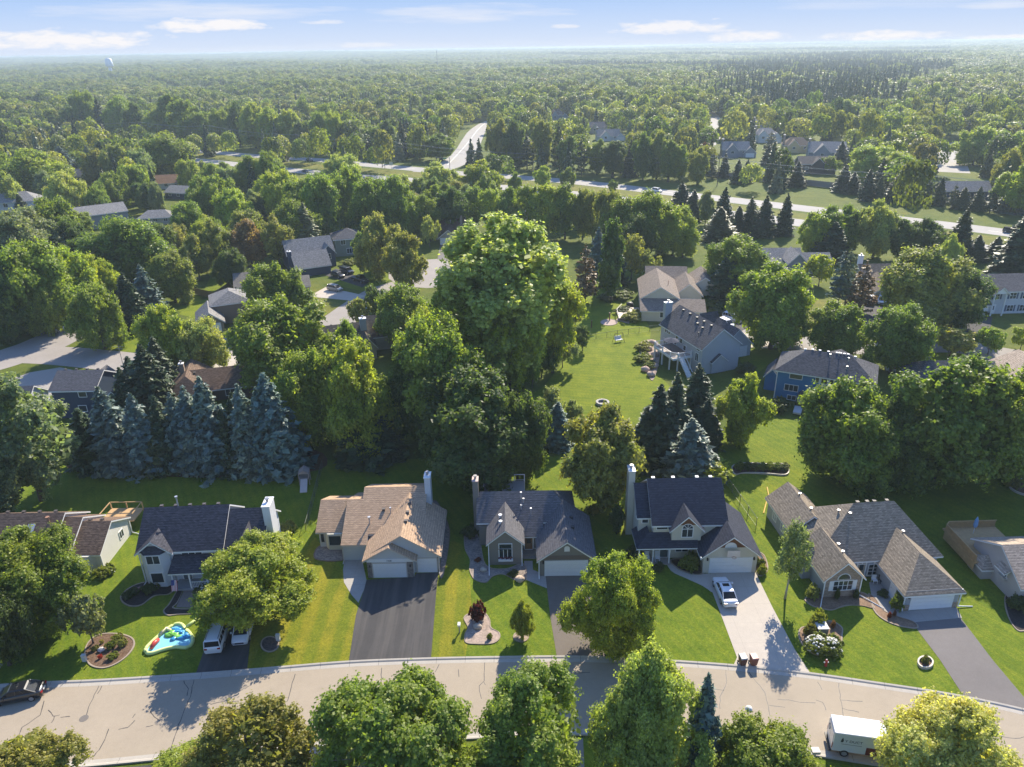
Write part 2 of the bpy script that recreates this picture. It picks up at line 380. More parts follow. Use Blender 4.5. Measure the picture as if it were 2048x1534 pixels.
for s in range(2):
    _add('pine', conifer('crown', 130 + s, 10, 2.3, z0=1.6, lv=22, nb=8, droop=.10, power=.65, gapz=.15, leaf=(.22, .45), n_on=24, jitter=.25), pole_mesh('trunk', 10, .18), 5.0, 10.3)
for s in range(2):
    c, C = crown('crown', 140 + s, 3.2, 0.05, 2.2, 9, 11, 60, rm=(.3, .45), rc=(.07, .12), leaf=(.11, .22), up=.4, fill=.3); _add('shrub', c, None, 3.4, 2.35)
for s in range(2):
    c, C = crown('crown', 150 + s, 3.0, 0.05, 8, 18, 11, 50, rm=(.3, .45), rc=(.08, .14), leaf=(.14, .28), prof=prof_oval, up=.6, fill=.3, stretch=1.6); _add('column', c, pole_mesh('trunk', 6, .12), 3.2, 8.2)

for s in range(2):
    c, C = crown('crown', 210 + s, 10, .6, 11, 20, 22, 175, rc=(.045, .08), leaf=(.12, .25), fill=.04); _add('near_maple', c, trunk('trunk', 71 + s, 11, C), 10.6, 11.3)
    c, C = crown('crown', 220 + s, 9, .8, 12, 20, 18, 130, rm=(.16, .28), rc=(.04, .075), leaf=(.11, .23), prof=prof_oval, up=.7, fill=.05, stretch=1.7); _add('near_ash', c, trunk('trunk', 81 + s, 12, C, .2, z1=9), 9.4, 12.4)
    c, C = crown('crown', 230 + s, 8, .3, 9.5, 20, 22, 150, rm=(.24, .36), rc=(.05, .085), leaf=(.1, .21), prof=prof_oval, up=.35, fill=.12); _add('near_linden', c, trunk('trunk', 91 + s, 9.5, C, .2), 8.4, 9.8)

TREES = []      # (x, y, radius) of every tree standing, for spacing
N_TREE = [0]
def vary(c, k, rng, g=1.0): 
    b = 1 + rng.uniform(-k, k); return (g * c[0] * b * (1 + rng.uniform(-k, k) * .6), g * c[1] * b, g * c[2] * b * (1 + rng.uniform(-k, k) * .6), 1.0)
def plant(kind, x, y, w, h, col, label=None, cat=None, name=None, group=None, seed=None, z=0.0):
    N_TREE[0] += 1; rng = random.Random(seed if seed is not None else N_TREE[0] * 31 + 5)
    cm, tm, W, H = rng.choice(PROTO[kind]); nm = name or {'spruce': 'spruce_tree', 'pine': 'pine_tree', 'shrub': 'shrub', 'column': 'arborvitae', 'birch': 'birch_tree'}.get(kind, 'leafy_tree')
    rz = rng.random() * 6.28; sc = (w / W, w / W * rng.uniform(.93, 1.07), h / H)
    if tm is None:
        o = link(nm, cm, None, (x, y, z)); o.rotation_euler = (0, 0, rz); o.scale = sc; o.color = vary(col, .1, rng); tag(o, label, cat or 'shrub', group); return o
    o = thing(nm, label, cat or 'tree', (x, y, z), rz, group)
    c = link('crown', cm, o); c.scale = sc; c.color = vary(col, .12, rng, 1.0 if kind in ('spruce', 'pine') else 1.32 if y < 105 else 1.5)
    t = link('trunk', tm, o); t.scale = sc
    if kind in ('spruce', 'pine'): o.rotation_euler = (rng.gauss(0, .025), rng.gauss(0, .025), rz)
    TREES.append((x, y, w / 2)); return o
# ------------------------------------------------------------------ houses
HOUSES = []
class House:
    def __init__(s, name, label, x, y, yaw=0.0, wall=None, roof=None, trim=None, off=(0, 0), cat='house', group=None):
        s.root = thing(name, label, cat, (x, y, 0), R(yaw), group); s.W, s.RF, s.T = wall, roof, trim or WHITE
        s.ox, s.oy = off; s.walls = MB(); s.roof = MB(); s.trim = MB(); s.polys = []; s.extra = []; s.corner = MB()
        s.wallmats = [wall]
    def X(s, x): return x - s.ox
    def Y(s, y): return y - s.oy
    def wm(s, mat):
        if mat is None: return 0
        if mat not in s.wallmats: s.wallmats.append(mat)
        return s.wallmats.index(mat)
    def roof_faces(s, faces, t=0.05, ft=0.2):
        s.polys += faces; s.roof.slab(faces, t); low = [[(x, y, z - t - 0.004) for x, y, z in f] for f in faces]
        # fascia: the same sheet, 25 mm inside the shingle edge
        cx = sum(p[0] for f in low for p in f) / sum(len(f) for f in low); cy = sum(p[1] for f in low for p in f) / sum(len(f) for f in low)
        s.trim.slab(low, ft)
    def block(s, x0, x1, y0, y1, ze, zr, axis='x', hip=(0, 0), oh=0.4, og=0.3, yr=None, z0=-0.3, walls=True, wall=None, ze1=None, gable=None):
        x0, x1, y0, y1 = s.X(x0), s.X(x1), s.Y(y0), s.Y(y1); m = s.wm(wall)
        if axis == 'y': a0, a1, b0, b1 = y0, y1, x0, x1
        else: a0, a1, b0, b1 = x0, x1, y0, y1
        r = (b0 + b1) / 2 if yr is None else yr - (s.oy if axis == 'x' else s.ox)
        zb = ze if ze1 is None else ze1
        s0 = (zr - ze) / (r - b0); s1 = (zr - zb) / (b1 - r)
        if walls:
            if hip == (0, 0): prof = [(b0, z0), (b1, z0), (b1, zb), (r, zr - 0.06), (b0, ze)]; s.walls.prism([(p, z - 0.03) for p, z in prof], a0, a1, axis, m)
            else: s.walls.box(x0, x1, y0, y1, z0, min(ze, zb) - 0.02, m)
        e0 = (b0 - oh, ze - s0 * oh); e1 = (b1 + oh, zb - s1 * oh)
        p = lambda a, b, z: (a, b, z) if axis == 'x' else (b, a, z)
        A0 = a0 - (oh if hip[0] else og); A1 = a1 + (oh if hip[1] else og)
        R0 = a0 + hip[0] if hip[0] else A0; R1 = a1 - hip[1] if hip[1] else A1
        f = [[p(A0, *e0), p(A1, *e0), p(R1, r, zr), p(R0, r, zr)], [p(A1, *e1), p(A0, *e1), p(R0, r, zr), p(R1, r, zr)]]
        if hip[0]: f.append([p(A0, *e1), p(A0, *e0), p(R0, r, zr)])
        if hip[1]: f.append([p(A1, *e0), p(A1, *e1), p(R1, r, zr)])
        if axis == 'y': f = [list(reversed(q)) for q in f]
        s.roof_faces(f)
        # a gable end that stays a gable on a half-hipped block
        if hip[0] == 0 and hip != (0, 0) and walls: s.walls.prism([(b0, ze - .03), (b1, zb - .03), (r, zr - .09)], a0, a0 + .1, axis, m)
        if hip[1] == 0 and hip != (0, 0) and walls: s.walls.prism([(b0, ze - .03), (b1, zb - .03), (r, zr - .09)], a1 - .1, a1, axis, m)
    def shed(s, pts, ft=0.16):
        f = [[(s.X(x), s.Y(y), z) for x, y, z in q] for q in pts]; s.roof_faces(f, ft=ft)
    def wallbox(s, x0, x1, y0, y1, z0, z1, wall=None): s.walls.box(s.X(x0), s.X(x1), s.Y(y0), s.Y(y1), z0, z1, s.wm(wall))
    def zroof(s, x, y):
        best = 0
        for f in s.polys:
            a, b, c = Vector(f[0]), Vector(f[1]), Vector(f[2]); n = (b - a).cross(c - a)
            if abs(n.z) < 1e-6: continue
            ins = True; sg = 0
            for p, q in zip(f, f[1:] + f[:1]):
                k = (q[0]-p[0])*(y-p[1]) - (q[1]-p[1])*(x-p[0])
                if abs(k) < 1e-9: continue
                if sg == 0: sg = 1 if k > 0 else -1
                elif (k > 0) != (sg > 0): ins = False; break
            if ins:
                z = a.z - (n.x*(x-a.x) + n.y*(y-a.y)) / n.z; best = max(best, z)
        return best
    def fbox(s, mb, face, plane, u0, u1, z0, z1, o0, o1, m=0):
        """box on a wall face: u along the wall, o outward from it"""
        if face == 'f': mb.box(s.X(u0), s.X(u1), s.Y(plane) - o1, s.Y(plane) - o0, z0, z1, m)
        elif face == 'b': mb.box(s.X(u0), s.X(u1), s.Y(plane) + o0, s.Y(plane) + o1, z0, z1, m)
        elif face == 'l': mb.box(s.X(plane) - o1, s.X(plane) - o0, s.Y(u0), s.Y(u1), z0, z1, m)
        else: mb.box(s.X(plane) + o0, s.X(plane) + o1, s.Y(u0), s.Y(u1), z0, z1, m)
    def window(s, face, plane, u, z, w, h, nx=2, ny=1, frame=None, shutters=None, arch=False, fr=0.09):
        f = MB(); g = MB(); b = lambda *a: s.fbox(f, face, plane, *a)
        b(u-w/2-fr, u+w/2+fr, z-fr, z, 0.0, .07); b(u-w/2-fr, u+w/2+fr, z+h, z+h+fr, 0.0, .07)
        b(u-w/2-fr, u-w/2, z, z+h, 0.0, .068); b(u+w/2, u+w/2+fr, z, z+h, 0.0, .068)
        for i in range(1, nx): b(u-w/2+w*i/nx-.035, u-w/2+w*i/nx+.035, z, z+h, 0.02, .06)
        for i in range(1, ny): b(u-w/2, u+w/2, z+h*i/ny-.025, z+h*i/ny+.025, 0.02, .055)
        s.fbox(g, face, plane, u-w/2, u+w/2, z, z+h, 0.012, .032)
        if arch and face == 'f':
            n = 10; zt = z + h + fr + .004; q = [(s.X(u) + (w/2+fr)*math.cos(math.pi*i/n), (w/2+fr)*math.sin(math.pi*i/n)) for i in range(n+1)]
            gq = [(s.X(u) + w/2*math.cos(math.pi*i/n), w/2*math.sin(math.pi*i/n)) for i in range(n+1)]
            f.prism([(x, zt + z_) for x, z_ in q], s.Y(plane) - .05, s.Y(plane), 'y')
            g.prism([(x, zt + .01 + z_ * .98) for x, z_ in gq], s.Y(plane) - .065, s.Y(plane) - .052, 'y')
            for a in (45, 90, 135): 
                c, d = math.cos(R(a)), math.sin(R(a)); f.solid([(s.X(u)-.03*d, s.Y(plane)-.075, zt+.03*c), (s.X(u)+.03*d, s.Y(plane)-.075, zt-.03*c), (s.X(u)+.03*d+w/2*c, s.Y(plane)-.075, zt-.03*c+w/2*d), (s.X(u)-.03*d+w/2*c, s.Y(plane)-.075, zt+.03*c+w/2*d)], [(0, 1, 2, 3)])
        fo = f.build('window', frame or s.T, s.root); g.build('pane', GLASS, fo)
        if shutters:
            for k in (-1, 1):
                m = MB(); c = u + k * (w/2 + fr + .22); s.fbox(m, face, plane, c-.2, c+.2, z-.05, z+h+.05, 0.0, .05); m.build('shutter', shutters, s.root)
        return fo
    def garage(s, face, plane, u, w, h=2.15, mat=None, arch=False):
        f = MB(); b = lambda *a: s.fbox(f, face, plane, *a)
        b(u-w/2-.12, u-w/2, 0, h+.12, 0, .06); b(u+w/2, u+w/2+.12, 0, h+.12, 0, .06); b(u-w/2, u+w/2, h, h+.12, 0, .058)
        fo = f.build('garage_frame', s.T, s.root)
        d = MB(); n = 4; k = max(4, int(w / .6))
        for i in range(n):
            s.fbox(d, face, plane, u-w/2, u+w/2, .01 + i*h/n, (i+1)*h/n - .015, .005, .03)
            for j in range(k):
                c = u - w/2 + w*(j+.5)/k; s.fbox(d, face, plane, c-w/k*.36, c+w/k*.36, .1+i*h/n, (i+1)*h/n-.1, .03, .042)
        d.build('garage_door', mat or WHITE, s.root)
    def door(s, face, plane, u, w=.95, h=2.1, z=0.1, mat=None, glazed=True):
        f = MB(); b = lambda *a: s.fbox(f, face, plane, *a)
        b(u-w/2-.12, u-w/2, z, z+h+.12, 0, .06); b(u+w/2, u+w/2+.12, z, z+h+.12, 0, .06); b(u-w/2, u+w/2, z+h, z+h+.12, 0, .058)
        s.fbox(f, face, plane, u-w/2-.02, u+w/2+.02, z-.05, z, 0, .12); f.build('door_frame', s.T, s.root)
        d = MB(); s.fbox(d, face, plane, u-w/2, u+w/2, z, z+h, .004, .035); do = d.build('door', mat or plain('door_brown', (.12, .05, .02)), s.root)
        if glazed: g = MB(); s.fbox(g, face, plane, u-w*.26, u+w*.26, z+.9, z+h-.25, .037, .045); g.build('pane', GLASS, do)
        k = MB(); s.fbox(k, face, plane, u+w*.36, u+w*.36+.06, z+1.0, z+1.08, .035, .08); k.build('handle', METAL, do)
    def chimney(s, x0, x1, y0, y1, z1, mat, z0=-.2, cap=None, flue=True):
        m = MB(); m.box(s.X(x0), s.X(x1), s.Y(y0), s.Y(y1), z0, z1); c = m.build('chimney', mat, s.root)
        k = MB(); k.box(s.X(x0)-.06, s.X(x1)+.06, s.Y(y0)-.06, s.Y(y1)+.06, z1, z1+.1); k.build('chimney_cap', cap or WHITE, c)
        if flue:
            q = MB(); X, Y = s.X((x0+x1)/2), s.Y((y0+y1)/2); q.cyl(X, Y, z1+.1, z1+.5, .15, 9); q.cyl(X, Y, z1+.5, z1+.58, .26, 9); q.build('flue', METAL, c)
    def vent(s, x, y, mat=None):
        X, Y = s.X(x), s.Y(y); z = s.zroof(X, Y); m = MB(); m.box(X-.17, X+.17, Y-.17, Y+.17, z-.1, z+.22); m.box(X-.2, X+.2, Y-.2, Y+.2, z+.22, z+.27); m.build('roof_vent', mat or plain('vent_brown', (.07, .06, .055)), s.root)
    def pipe(s, x, y, h=.6, r=.07, mat=None, hood=True):
        X, Y = s.X(x), s.Y(y); z = s.zroof(X, Y); m = MB(); m.cyl(X, Y, z-.1, z+h, r, 8)
        if hood: m.cyl(X, Y, z+h, z+h+.14, r*2, 8)
        m.build('vent_pipe', mat or plain('galvanised', (.5, .5, .5), .4, .5), s.root)
    def downspout(s, x, y, z1, dx=0, dy=-.9, L=1.0):
        m = MB(); X, Y = s.X(x), s.Y(y); m.box(X-.06, X+.06, Y-.05, Y+.05, .15, z1); m.tube([(X, Y, .2), (X+dx*L, Y+dy*L, .08)], .06, 6); m.build('downspout', s.T, s.root)
    def part(s, mb, name, mat, **k): return mb.build(name, mat, s.root, **k)
    def lamp(s, face, plane, u, z=1.9):
        m = MB(); s.fbox(m, face, plane, u-.09, u+.09, z, z+.3, 0.0, .16); s.fbox(m, face, plane, u-.05, u+.05, z+.3, z+.4, 0, .1); m.build('wall_lamp', DARKM, s.root)
    def done(s):
        if s.walls.v:
            xs = [v[0] for v in s.walls.v]; ys = [v[1] for v in s.walls.v]; hx, hy = (max(xs)-min(xs))/2, (max(ys)-min(ys))/2
            mw = Matrix.Translation(s.root.location) @ Matrix.Rotation(s.root.rotation_euler.z, 4, 'Z'); c = mw @ Vector(((max(xs)+min(xs))/2, (max(ys)+min(ys))/2, 0))
            HOUSES.append((c.x, c.y, max(hx, hy) + 1.5, s.root['label'], s.root.name.split('.')[0]))
        if s.walls.f: s.walls.build('wall', s.wallmats, s.root)
        if s.roof.f: s.roof.build('roof', s.RF, s.root)
        if s.trim.f: s.trim.build('fascia', s.T, s.root)
        return s.root

# --- materials of the front row
W_ = lambda n, c, **k: siding(n, c, **k)
wGREY = W_('taupe_siding', (.22, .205, .18)); wWHITE = W_('white_siding', (.62, .64, .66)); wCREAM = W_('cream_siding', (.60, .56, .45))
wPALE = W_('pale_siding', (.55, .56, .55)); wTAN = W_('tan_siding', (.43, .39, .34)); wNAVY = W_('navy_siding', (.035, .055, .09)); wBLUE = W_('blue_siding', (.035, .175, .38))
wSLATE = W_('slate_siding', (.24, .26, .30)); wLGREY = W_('light_grey_siding', (.42, .44, .46)); wGREEN = W_('green_grey_siding', (.22, .25, .2)); wBEIGE = W_('beige_siding', (.40, .36, .28)); wBROWN = W_('brown_siding', (.09, .075, .065))
rGREY = shingle('grey_shingles', (.15, .145, .148)); rTAN = shingle('tan_shingles', (.52, .36, .23), .16); rCHAR = shingle('charcoal_shingles', (.075, .075, .088), .28); rBLACK = shingle('black_shingles', (.05, .056, .075), .22)
rTAUPE = shingle('taupe_shingles', (.30, .25, .185), .25); rBROWN = shingle('brown_shingles', (.19, .13, .092), .35); rDGREY = shingle('dark_grey_shingles', (.115, .115, .122), .35); rLGREY = shingle('pale_grey_shingles', (.29, .28, .265), .3); rRUST = shingle('rusty_shingles', (.33, .19, .11), .3); rLTAN = shingle('sandy_shingles', (.46, .37, .28), .25)
STONE = gravel('stone_veneer', (.30, .26, .23), (.17, .15, .14), 4.0); BRICK = brick('brown_brick', (.30, .21, .14)); CEDAR = siding('cedar_gable', (.16, .062, .022), vertical=True); CEDARD = plain('cedar_deck', (.46, .29, .13), .7, var=.3)

def house_grey():     # grey single storey with two front gables
    h = House('grey_house', 'grey single storey house with two front gables and a white double garage door', 3, 78, 0, wGREY, rGREY, off=(3, 78))
    h.block(-4.5, 7.6, 77.8, 85.6, 3.9, 6.1, hip=(0, 2.6), yr=80.9, ze1=3.0, oh=.35)
    h.wallbox(.8, 3.0, 76.4, 78.5, -.2, 2.6)
    h.shed([[(.3, 75.8, 2.65), (3.6, 75.8, 2.65), (3.6, 78.2, 4.3), (.3, 78.2, 4.3)]])
    h.block(-3.1, .8, 73.8, 80.0, 3.6, 5.3, 'y', oh=.4, og=.35)
    h.block(2.97, 9.35, 71.5, 80.0, 2.75, 5.2, 'y', oh=.4, og=.35)
    h.garage('f', 71.5, 6.1, 4.95); 
    for x in (3.35, 9.0): h.lamp('f', 71.5, x)
    m = MB(); h.fbox(m, 'f', 71.5, 3.2, 9.1, 2.45, 3.0, .0, .04); h.part(m, 'gable_band', W_('brown_band', (.17, .135, .11)))
    # arched louvre
    m = MB(); n = 8; q = [(6.16-3 + .32*math.cos(math.pi*i/n), 4.05 + .3*math.sin(math.pi*i/n)) for i in range(n+1)]; m.prism([(6.16-3-.32, 3.6), (6.16-3+.32, 3.6)] + q, 71.5-78-.05, 71.5-78, 'y'); h.part(m, 'gable_vent', WHITE)
    # tall front window with transom and planter
    h.window('f', 73.8, -1.15, 1.1, 1.5, 1.25, 3, 1); h.window('f', 73.8, -1.15, 2.45, 1.5, .65, 1, 1)
    m = MB(); h.fbox(m, 'f', 73.8, -2.05, -.25, .72, 1.0, .02, .34); b = h.part(m, 'window_box', WHITE)
    rng = random.Random(3); m = MB()
    for i in range(22): m.ball((rng.uniform(-5, -3.35), -4.38 + rng.uniform(-.1, .1), 1.05 + rng.uniform(0, .15)), .1, .1, .1, 5, 4)
    m.build('flowers', plain('dark_blooms', (.10, .02, .03)), b, smooth=True)
    h.door('f', 76.4, 1.75, .95, z=.35, mat=plain('door_oak', (.22, .12, .05))); h.window('f', 76.4, 2.6, .5, .3, 1.9, 1, 1)
    for y in (75.3, 76.5): h.window('l', -3.1, y + .6, .9, .8, 1.2, 1, 1)
    m = MB(); m.box(.8-3, 3-3, 75.3-78, 76.4-78, -.1, .3); m.box(.95-3, 2.6-3, 74.8-78, 75.3-78, -.1, .15); h.part(m, 'doorstep', pave('step_concrete', (.33, .30, .26)))
    h.chimney(-5.25, -4.55, 80.2, 81.4, 8.0, wGREY, cap=plain('chimney_crown', (.5, .38, .33)))
    for x, y in ((-1.75, 77.0), (-1.7, 75.6)): h.pipe(x, y, .28, .12, WHITE)
    for x, y, k in ((.9, 78.9, .5), (.9, 80, .9), (2.1, 78.3, .8), (1.2, 79.6, .5)): h.pipe(x, y, k)
    for y in (77.0, 74.9): h.vent(7.1, y, DARKM)
    h.downspout(-3.2, 73.7, 3.3, .03, -1, 2.0); h.downspout(.85, 73.72, 3.3, 0, -1, .3); h.downspout(2.85, 71.4, 2.6, 0, -1, .5); h.downspout(9.45, 71.42, 2.6, .1, -1, .4)
    h.done()
    # rear deck
    d = thing('rear_deck', 'grey rear deck with white railing behind the grey house', 'deck', (-1.5, 87.2, 0)); m = MB(); m.box(-2.6, 3, -1.4, 1.6, 2.5, 2.7); m.build('deck_floor', plain('grey_boards', (.28, .27, .26)), d)
    for i in range(5):
        m = MB(); m.box(-2.6 + i*1.4 - .06, -2.6 + i*1.4 + .06, 1.48, 1.6, 0, 3.7); m.build('post', WHITE, d)
    m = MB(); m.box(-2.66, 3.06, 1.5, 1.6, 3.7, 3.78); m.box(-2.66, 3.06, 1.52, 1.58, 2.85, 2.9); m.box(-2.66, -2.56, -1.4, 1.6, 3.7, 3.78); m.build('railing', WHITE, d)
house_grey()

def house_tan():
    h = House('tan_roofed_house', 'pale house with a tan shingle roof and a three car garage', -16, 78, 0, wPALE, rTAN, off=(-16, 78), trim=plain('tan_trim', (.50, .46, .40)))
    h.block(-19.2, -11.6, 76.5, 86.5, 3.3, 6.05, yr=82.5, ze1=4.0, oh=.3)
    h.block(-21.3, -18.4, 75.2, 86.3, 2.75, 5.3, yr=80.9, ze1=2.75, oh=.4, og=.15)
    h.block(-24.9, -21.2, 78.0, 85.6, 2.75, 4.7, yr=81.8, oh=.4)
    h.block(-17.7, -9.35, 72.6, 81.6, 2.95, 5.7, 'y', oh=.5, og=.4, )
    # proud left garage bay under its own lower gable
    h.block(-17.72, -12.2, 71.75, 73.2, 2.95, 4.62, 'y', oh=.5, og=.35)
    for x, w, y in ((-15.05, 3.95, 71.75), (-10.65, 2.35, 72.6)): h.garage('f', y, x, w, 2.1)
    m = MB()
    for a, b_, y in ((-17.72, -17.15, 71.75), (-12.95, -12.2, 71.75), (-9.4, -9.3, 72.6)): h.fbox(m, 'f', y, a, b_, -.1, 2.3, .0, .05); h.part(m, 'stone_pier', STONE); m = MB()
    m = MB(); h.fbox(m, 'f', 71.75, -17.72, -12.2, 2.32, 2.75, .0, .06); h.part(m, 'garage_header', WHITE)
    for x in (-17.4, -12.55): h.lamp('f', 71.8, x, 1.6)
    cu = bpy.data.curves.new('house_number', 'FONT'); cu.body = '1028'; cu.size = .32; cu.extrude = .01; cu.align_x = 'CENTER'
    o = bpy.data.objects.new('n', cu); me = bpy.data.meshes.new_from_object(o); bpy.data.objects.remove(o); me.materials.append(DARKM)
    n = link('house_number', me, h.root, (-15.05 + 16, 71.75 - 78 - .075, 2.42)); n.rotation_euler = (R(90), 0, 0)
    # bay window on the left wing
    m = MB(); m.column([(X + 16, Y - 78) for X, Y in ((-24.2, 78.05), (-23.6, 77.3), (-21.9, 77.3), (-21.4, 78.05))], -.2, 2.45); h.part(m, 'bay', wCREAM)
    h.window('f', 77.3, -22.75, .8, 1.5, 1.4, 1, 1); h.window('f', 78.0, -24.5, .8, .4, 1.3, 1, 1)
    h.wallbox(-21.2, -17.8, 75.6, 78.6, -.2, 2.6); h.door('f', 75.6, -18.6, z=.2); h.window('f', 75.6, -20.3, 1.0, 1.3, 1.2, 2, 1)
    h.chimney(-11.5, -10.75, 81.4, 82.9, 7.9, wWHITE)
    h.pipe(-18.2, 77.6, .85, .1); h.pipe(-15.7, 79.0, .6); h.vent(-16.6, 79.3)
    for y in (75.3, 77.2, 79.2): h.vent(-13.25, y)
    h.downspout(-21.3, 75.0, 2.4, 0, -1, .6); h.downspout(-9.2, 72.5, 2.6, 0, -1, .3)
    h.done()
house_tan()

def house_cream():
    h = House('cream_house', 'cream two storey house with a black roof, cedar gables and a tall chimney', 21, 78, 0, wCREAM, rBLACK, off=(21, 78))
    h.block(16.9, 25.6, 74.55, 83.4, 5.5, 8.8, yr=79.0, oh=.45)
    h.block(15.3, 16.95, 75.9, 82.3, 5.6, 8.15, yr=79.1, oh=.35)
    h.block(19.0, 22.55, 73.75, 78.0, 5.1, 6.9, 'y', oh=.35, og=.35, z0=3.2)
    h.block(22.5, 28.9, 71.55, 80.0, 2.9, 5.5, 'y', oh=.5, og=.4)
    h.shed([[(14.7, 73.0, 2.65), (22.2, 73.0, 2.65), (22.2, 74.6, 3.95), (16.4, 74.6, 3.95)], [(14.7, 77.0, 2.65), (14.7, 73.0, 2.65), (16.4, 74.6, 3.95), (16.4, 77.0, 3.95)]])
    # recessed porch: cut by building the ground floor wall behind
    h.garage('f', 71.55, 25.8, 4.9, 2.1)
    for x in (22.95, 28.5): h.lamp('f', 71.55, x)
    def gab(xc, hw, y, z0, zt, zfull):
        m = MB(); m.prism([(xc - hw - 21, z0), (xc + hw - 21, z0), (xc - 21, zt)], y - 78 - .045, y - 78, 'y'); h.part(m, 'gable_panel', CEDAR)
    gab(25.7, 2.05, 71.55, 3.72, 5.33, 0); gab(20.78, 1.35, 73.75, 5.45, 6.72, 0)
    m = MB(); n = 12; m.prism([(25.55 - 21 + .72*math.cos(math.pi*i/n), 3.74 + .72*math.sin(math.pi*i/n)) for i in range(n+1)], -6.45-.07, -6.45-.05, 'y'); h.part(m, 'half_round_window', WHITE)
    h.window('f', 73.75, 20.85, 3.75, 1.25, 1.1, 2, 1, arch=True); h.window('f', 74.55, 17.95, 4.35, 1.3, .85, 1, 1); h.window('f', 75.9, 16.1, 4.4, .7, .75, 1, 1)
    h.window('f', 74.55, 20.6, 1.0, 1.5, 1.2, 2, 1); h.door('f', 74.55, 18.4, z=.2, mat=plain('door_teal', (.05, .09, .09))); h.window('l', 15.3, 77.5, 4.2, .5, 1.2, 1, 1)
    m = MB(); m.box(15.1-21, 18.9-21, 73.2-78, 75.9-78, -.2, .18); h.part(m, 'porch_floor', pave('porch_slab', (.34, .31, .27)))
    for x in (15.1, 16.8, 18.8):
        m = MB(); m.box(x-21-.07, x-21+.07, 73.25-78, 73.39-78, .18, 2.6); h.part(m, 'porch_post', WHITE)
    h.chimney(14.45, 15.25, 79.5, 81.0, 9.5, wCREAM)
    for x in (17.5, 20, 23, 24.7): h.vent(x, 79.6, WHITE)
    m = MB(); m.box(21.96-21, 22.04-21, 70.95-78, 71.2-78, 2.5, 2.75); h.part(m, 'gutter_end', WHITE)
    h.done()
    # rocking chairs on the porch
    for x, lab in ((16.2, 'white rocking chair on the cream porch, nearest the chimney'), (17.5, 'white rocking chair on the cream porch, nearest the front door')):
        c = thing('rocking_chair', lab, 'chair', (x, 73.9, .18), 0, 'rocking chairs on the cream porch'); m = MB(); m.box(-.26, .26, -.25, .25, .4, .45); m.build('seat', WHITE, c)
        m = MB()
        for i in range(6): m.box(-.26 + i*.095, -.2 + i*.095, .22, .26, .45, 1.15)
        m.box(-.28, .28, .21, .27, 1.12, 1.2); m.build('backrest', WHITE, c)
        for k in (-.27, .27):
            m = MB(); m.tube([(k, -.4, .06), (k, -.1, .01), (k, .2, .01), (k, .5, .08)], .025, 5); m.build('rocker', WHITE, c); m = MB(); m.box(k-.03, k+.03, -.25, .25, .62, .66); m.box(k-.02, k+.02, -.24, -.2, .02, .62); m.box(k-.02, k+.02, .2, .24, .02, .62); m.build('armrest', WHITE, c)
    # basketball hoop over the garage door
    b = thing('basketball_hoop', 'basketball hoop mounted above the cream house garage door', 'basketball hoop', (25.75, 71.45, 2.6)); m = MB(); m.box(-.75, .75, -.65, -.6, .25, 1.15); m.build('backboard', plain('clear_board', (.62, .56, .5), .3), b)
    m = MB(); m.tube([(.23*math.cos(a*.524), -.9+.23*math.sin(a*.524), .38) for a in range(13)], .02, 5); m.build('rim', plain('rim_red', (.35, .05, .02)), b)
    m = MB(); m.tube([(0, 0, .1), (0, -.6, .6)], .04, 5); m.build('bracket', DARKM, b)
    for k in (-1, 1): m = MB(); m.tube([(k*.5, 0, .7), (k*.4, -.6, .9)], .02, 5); m.build('stay', DARKM, b)
house_cream()

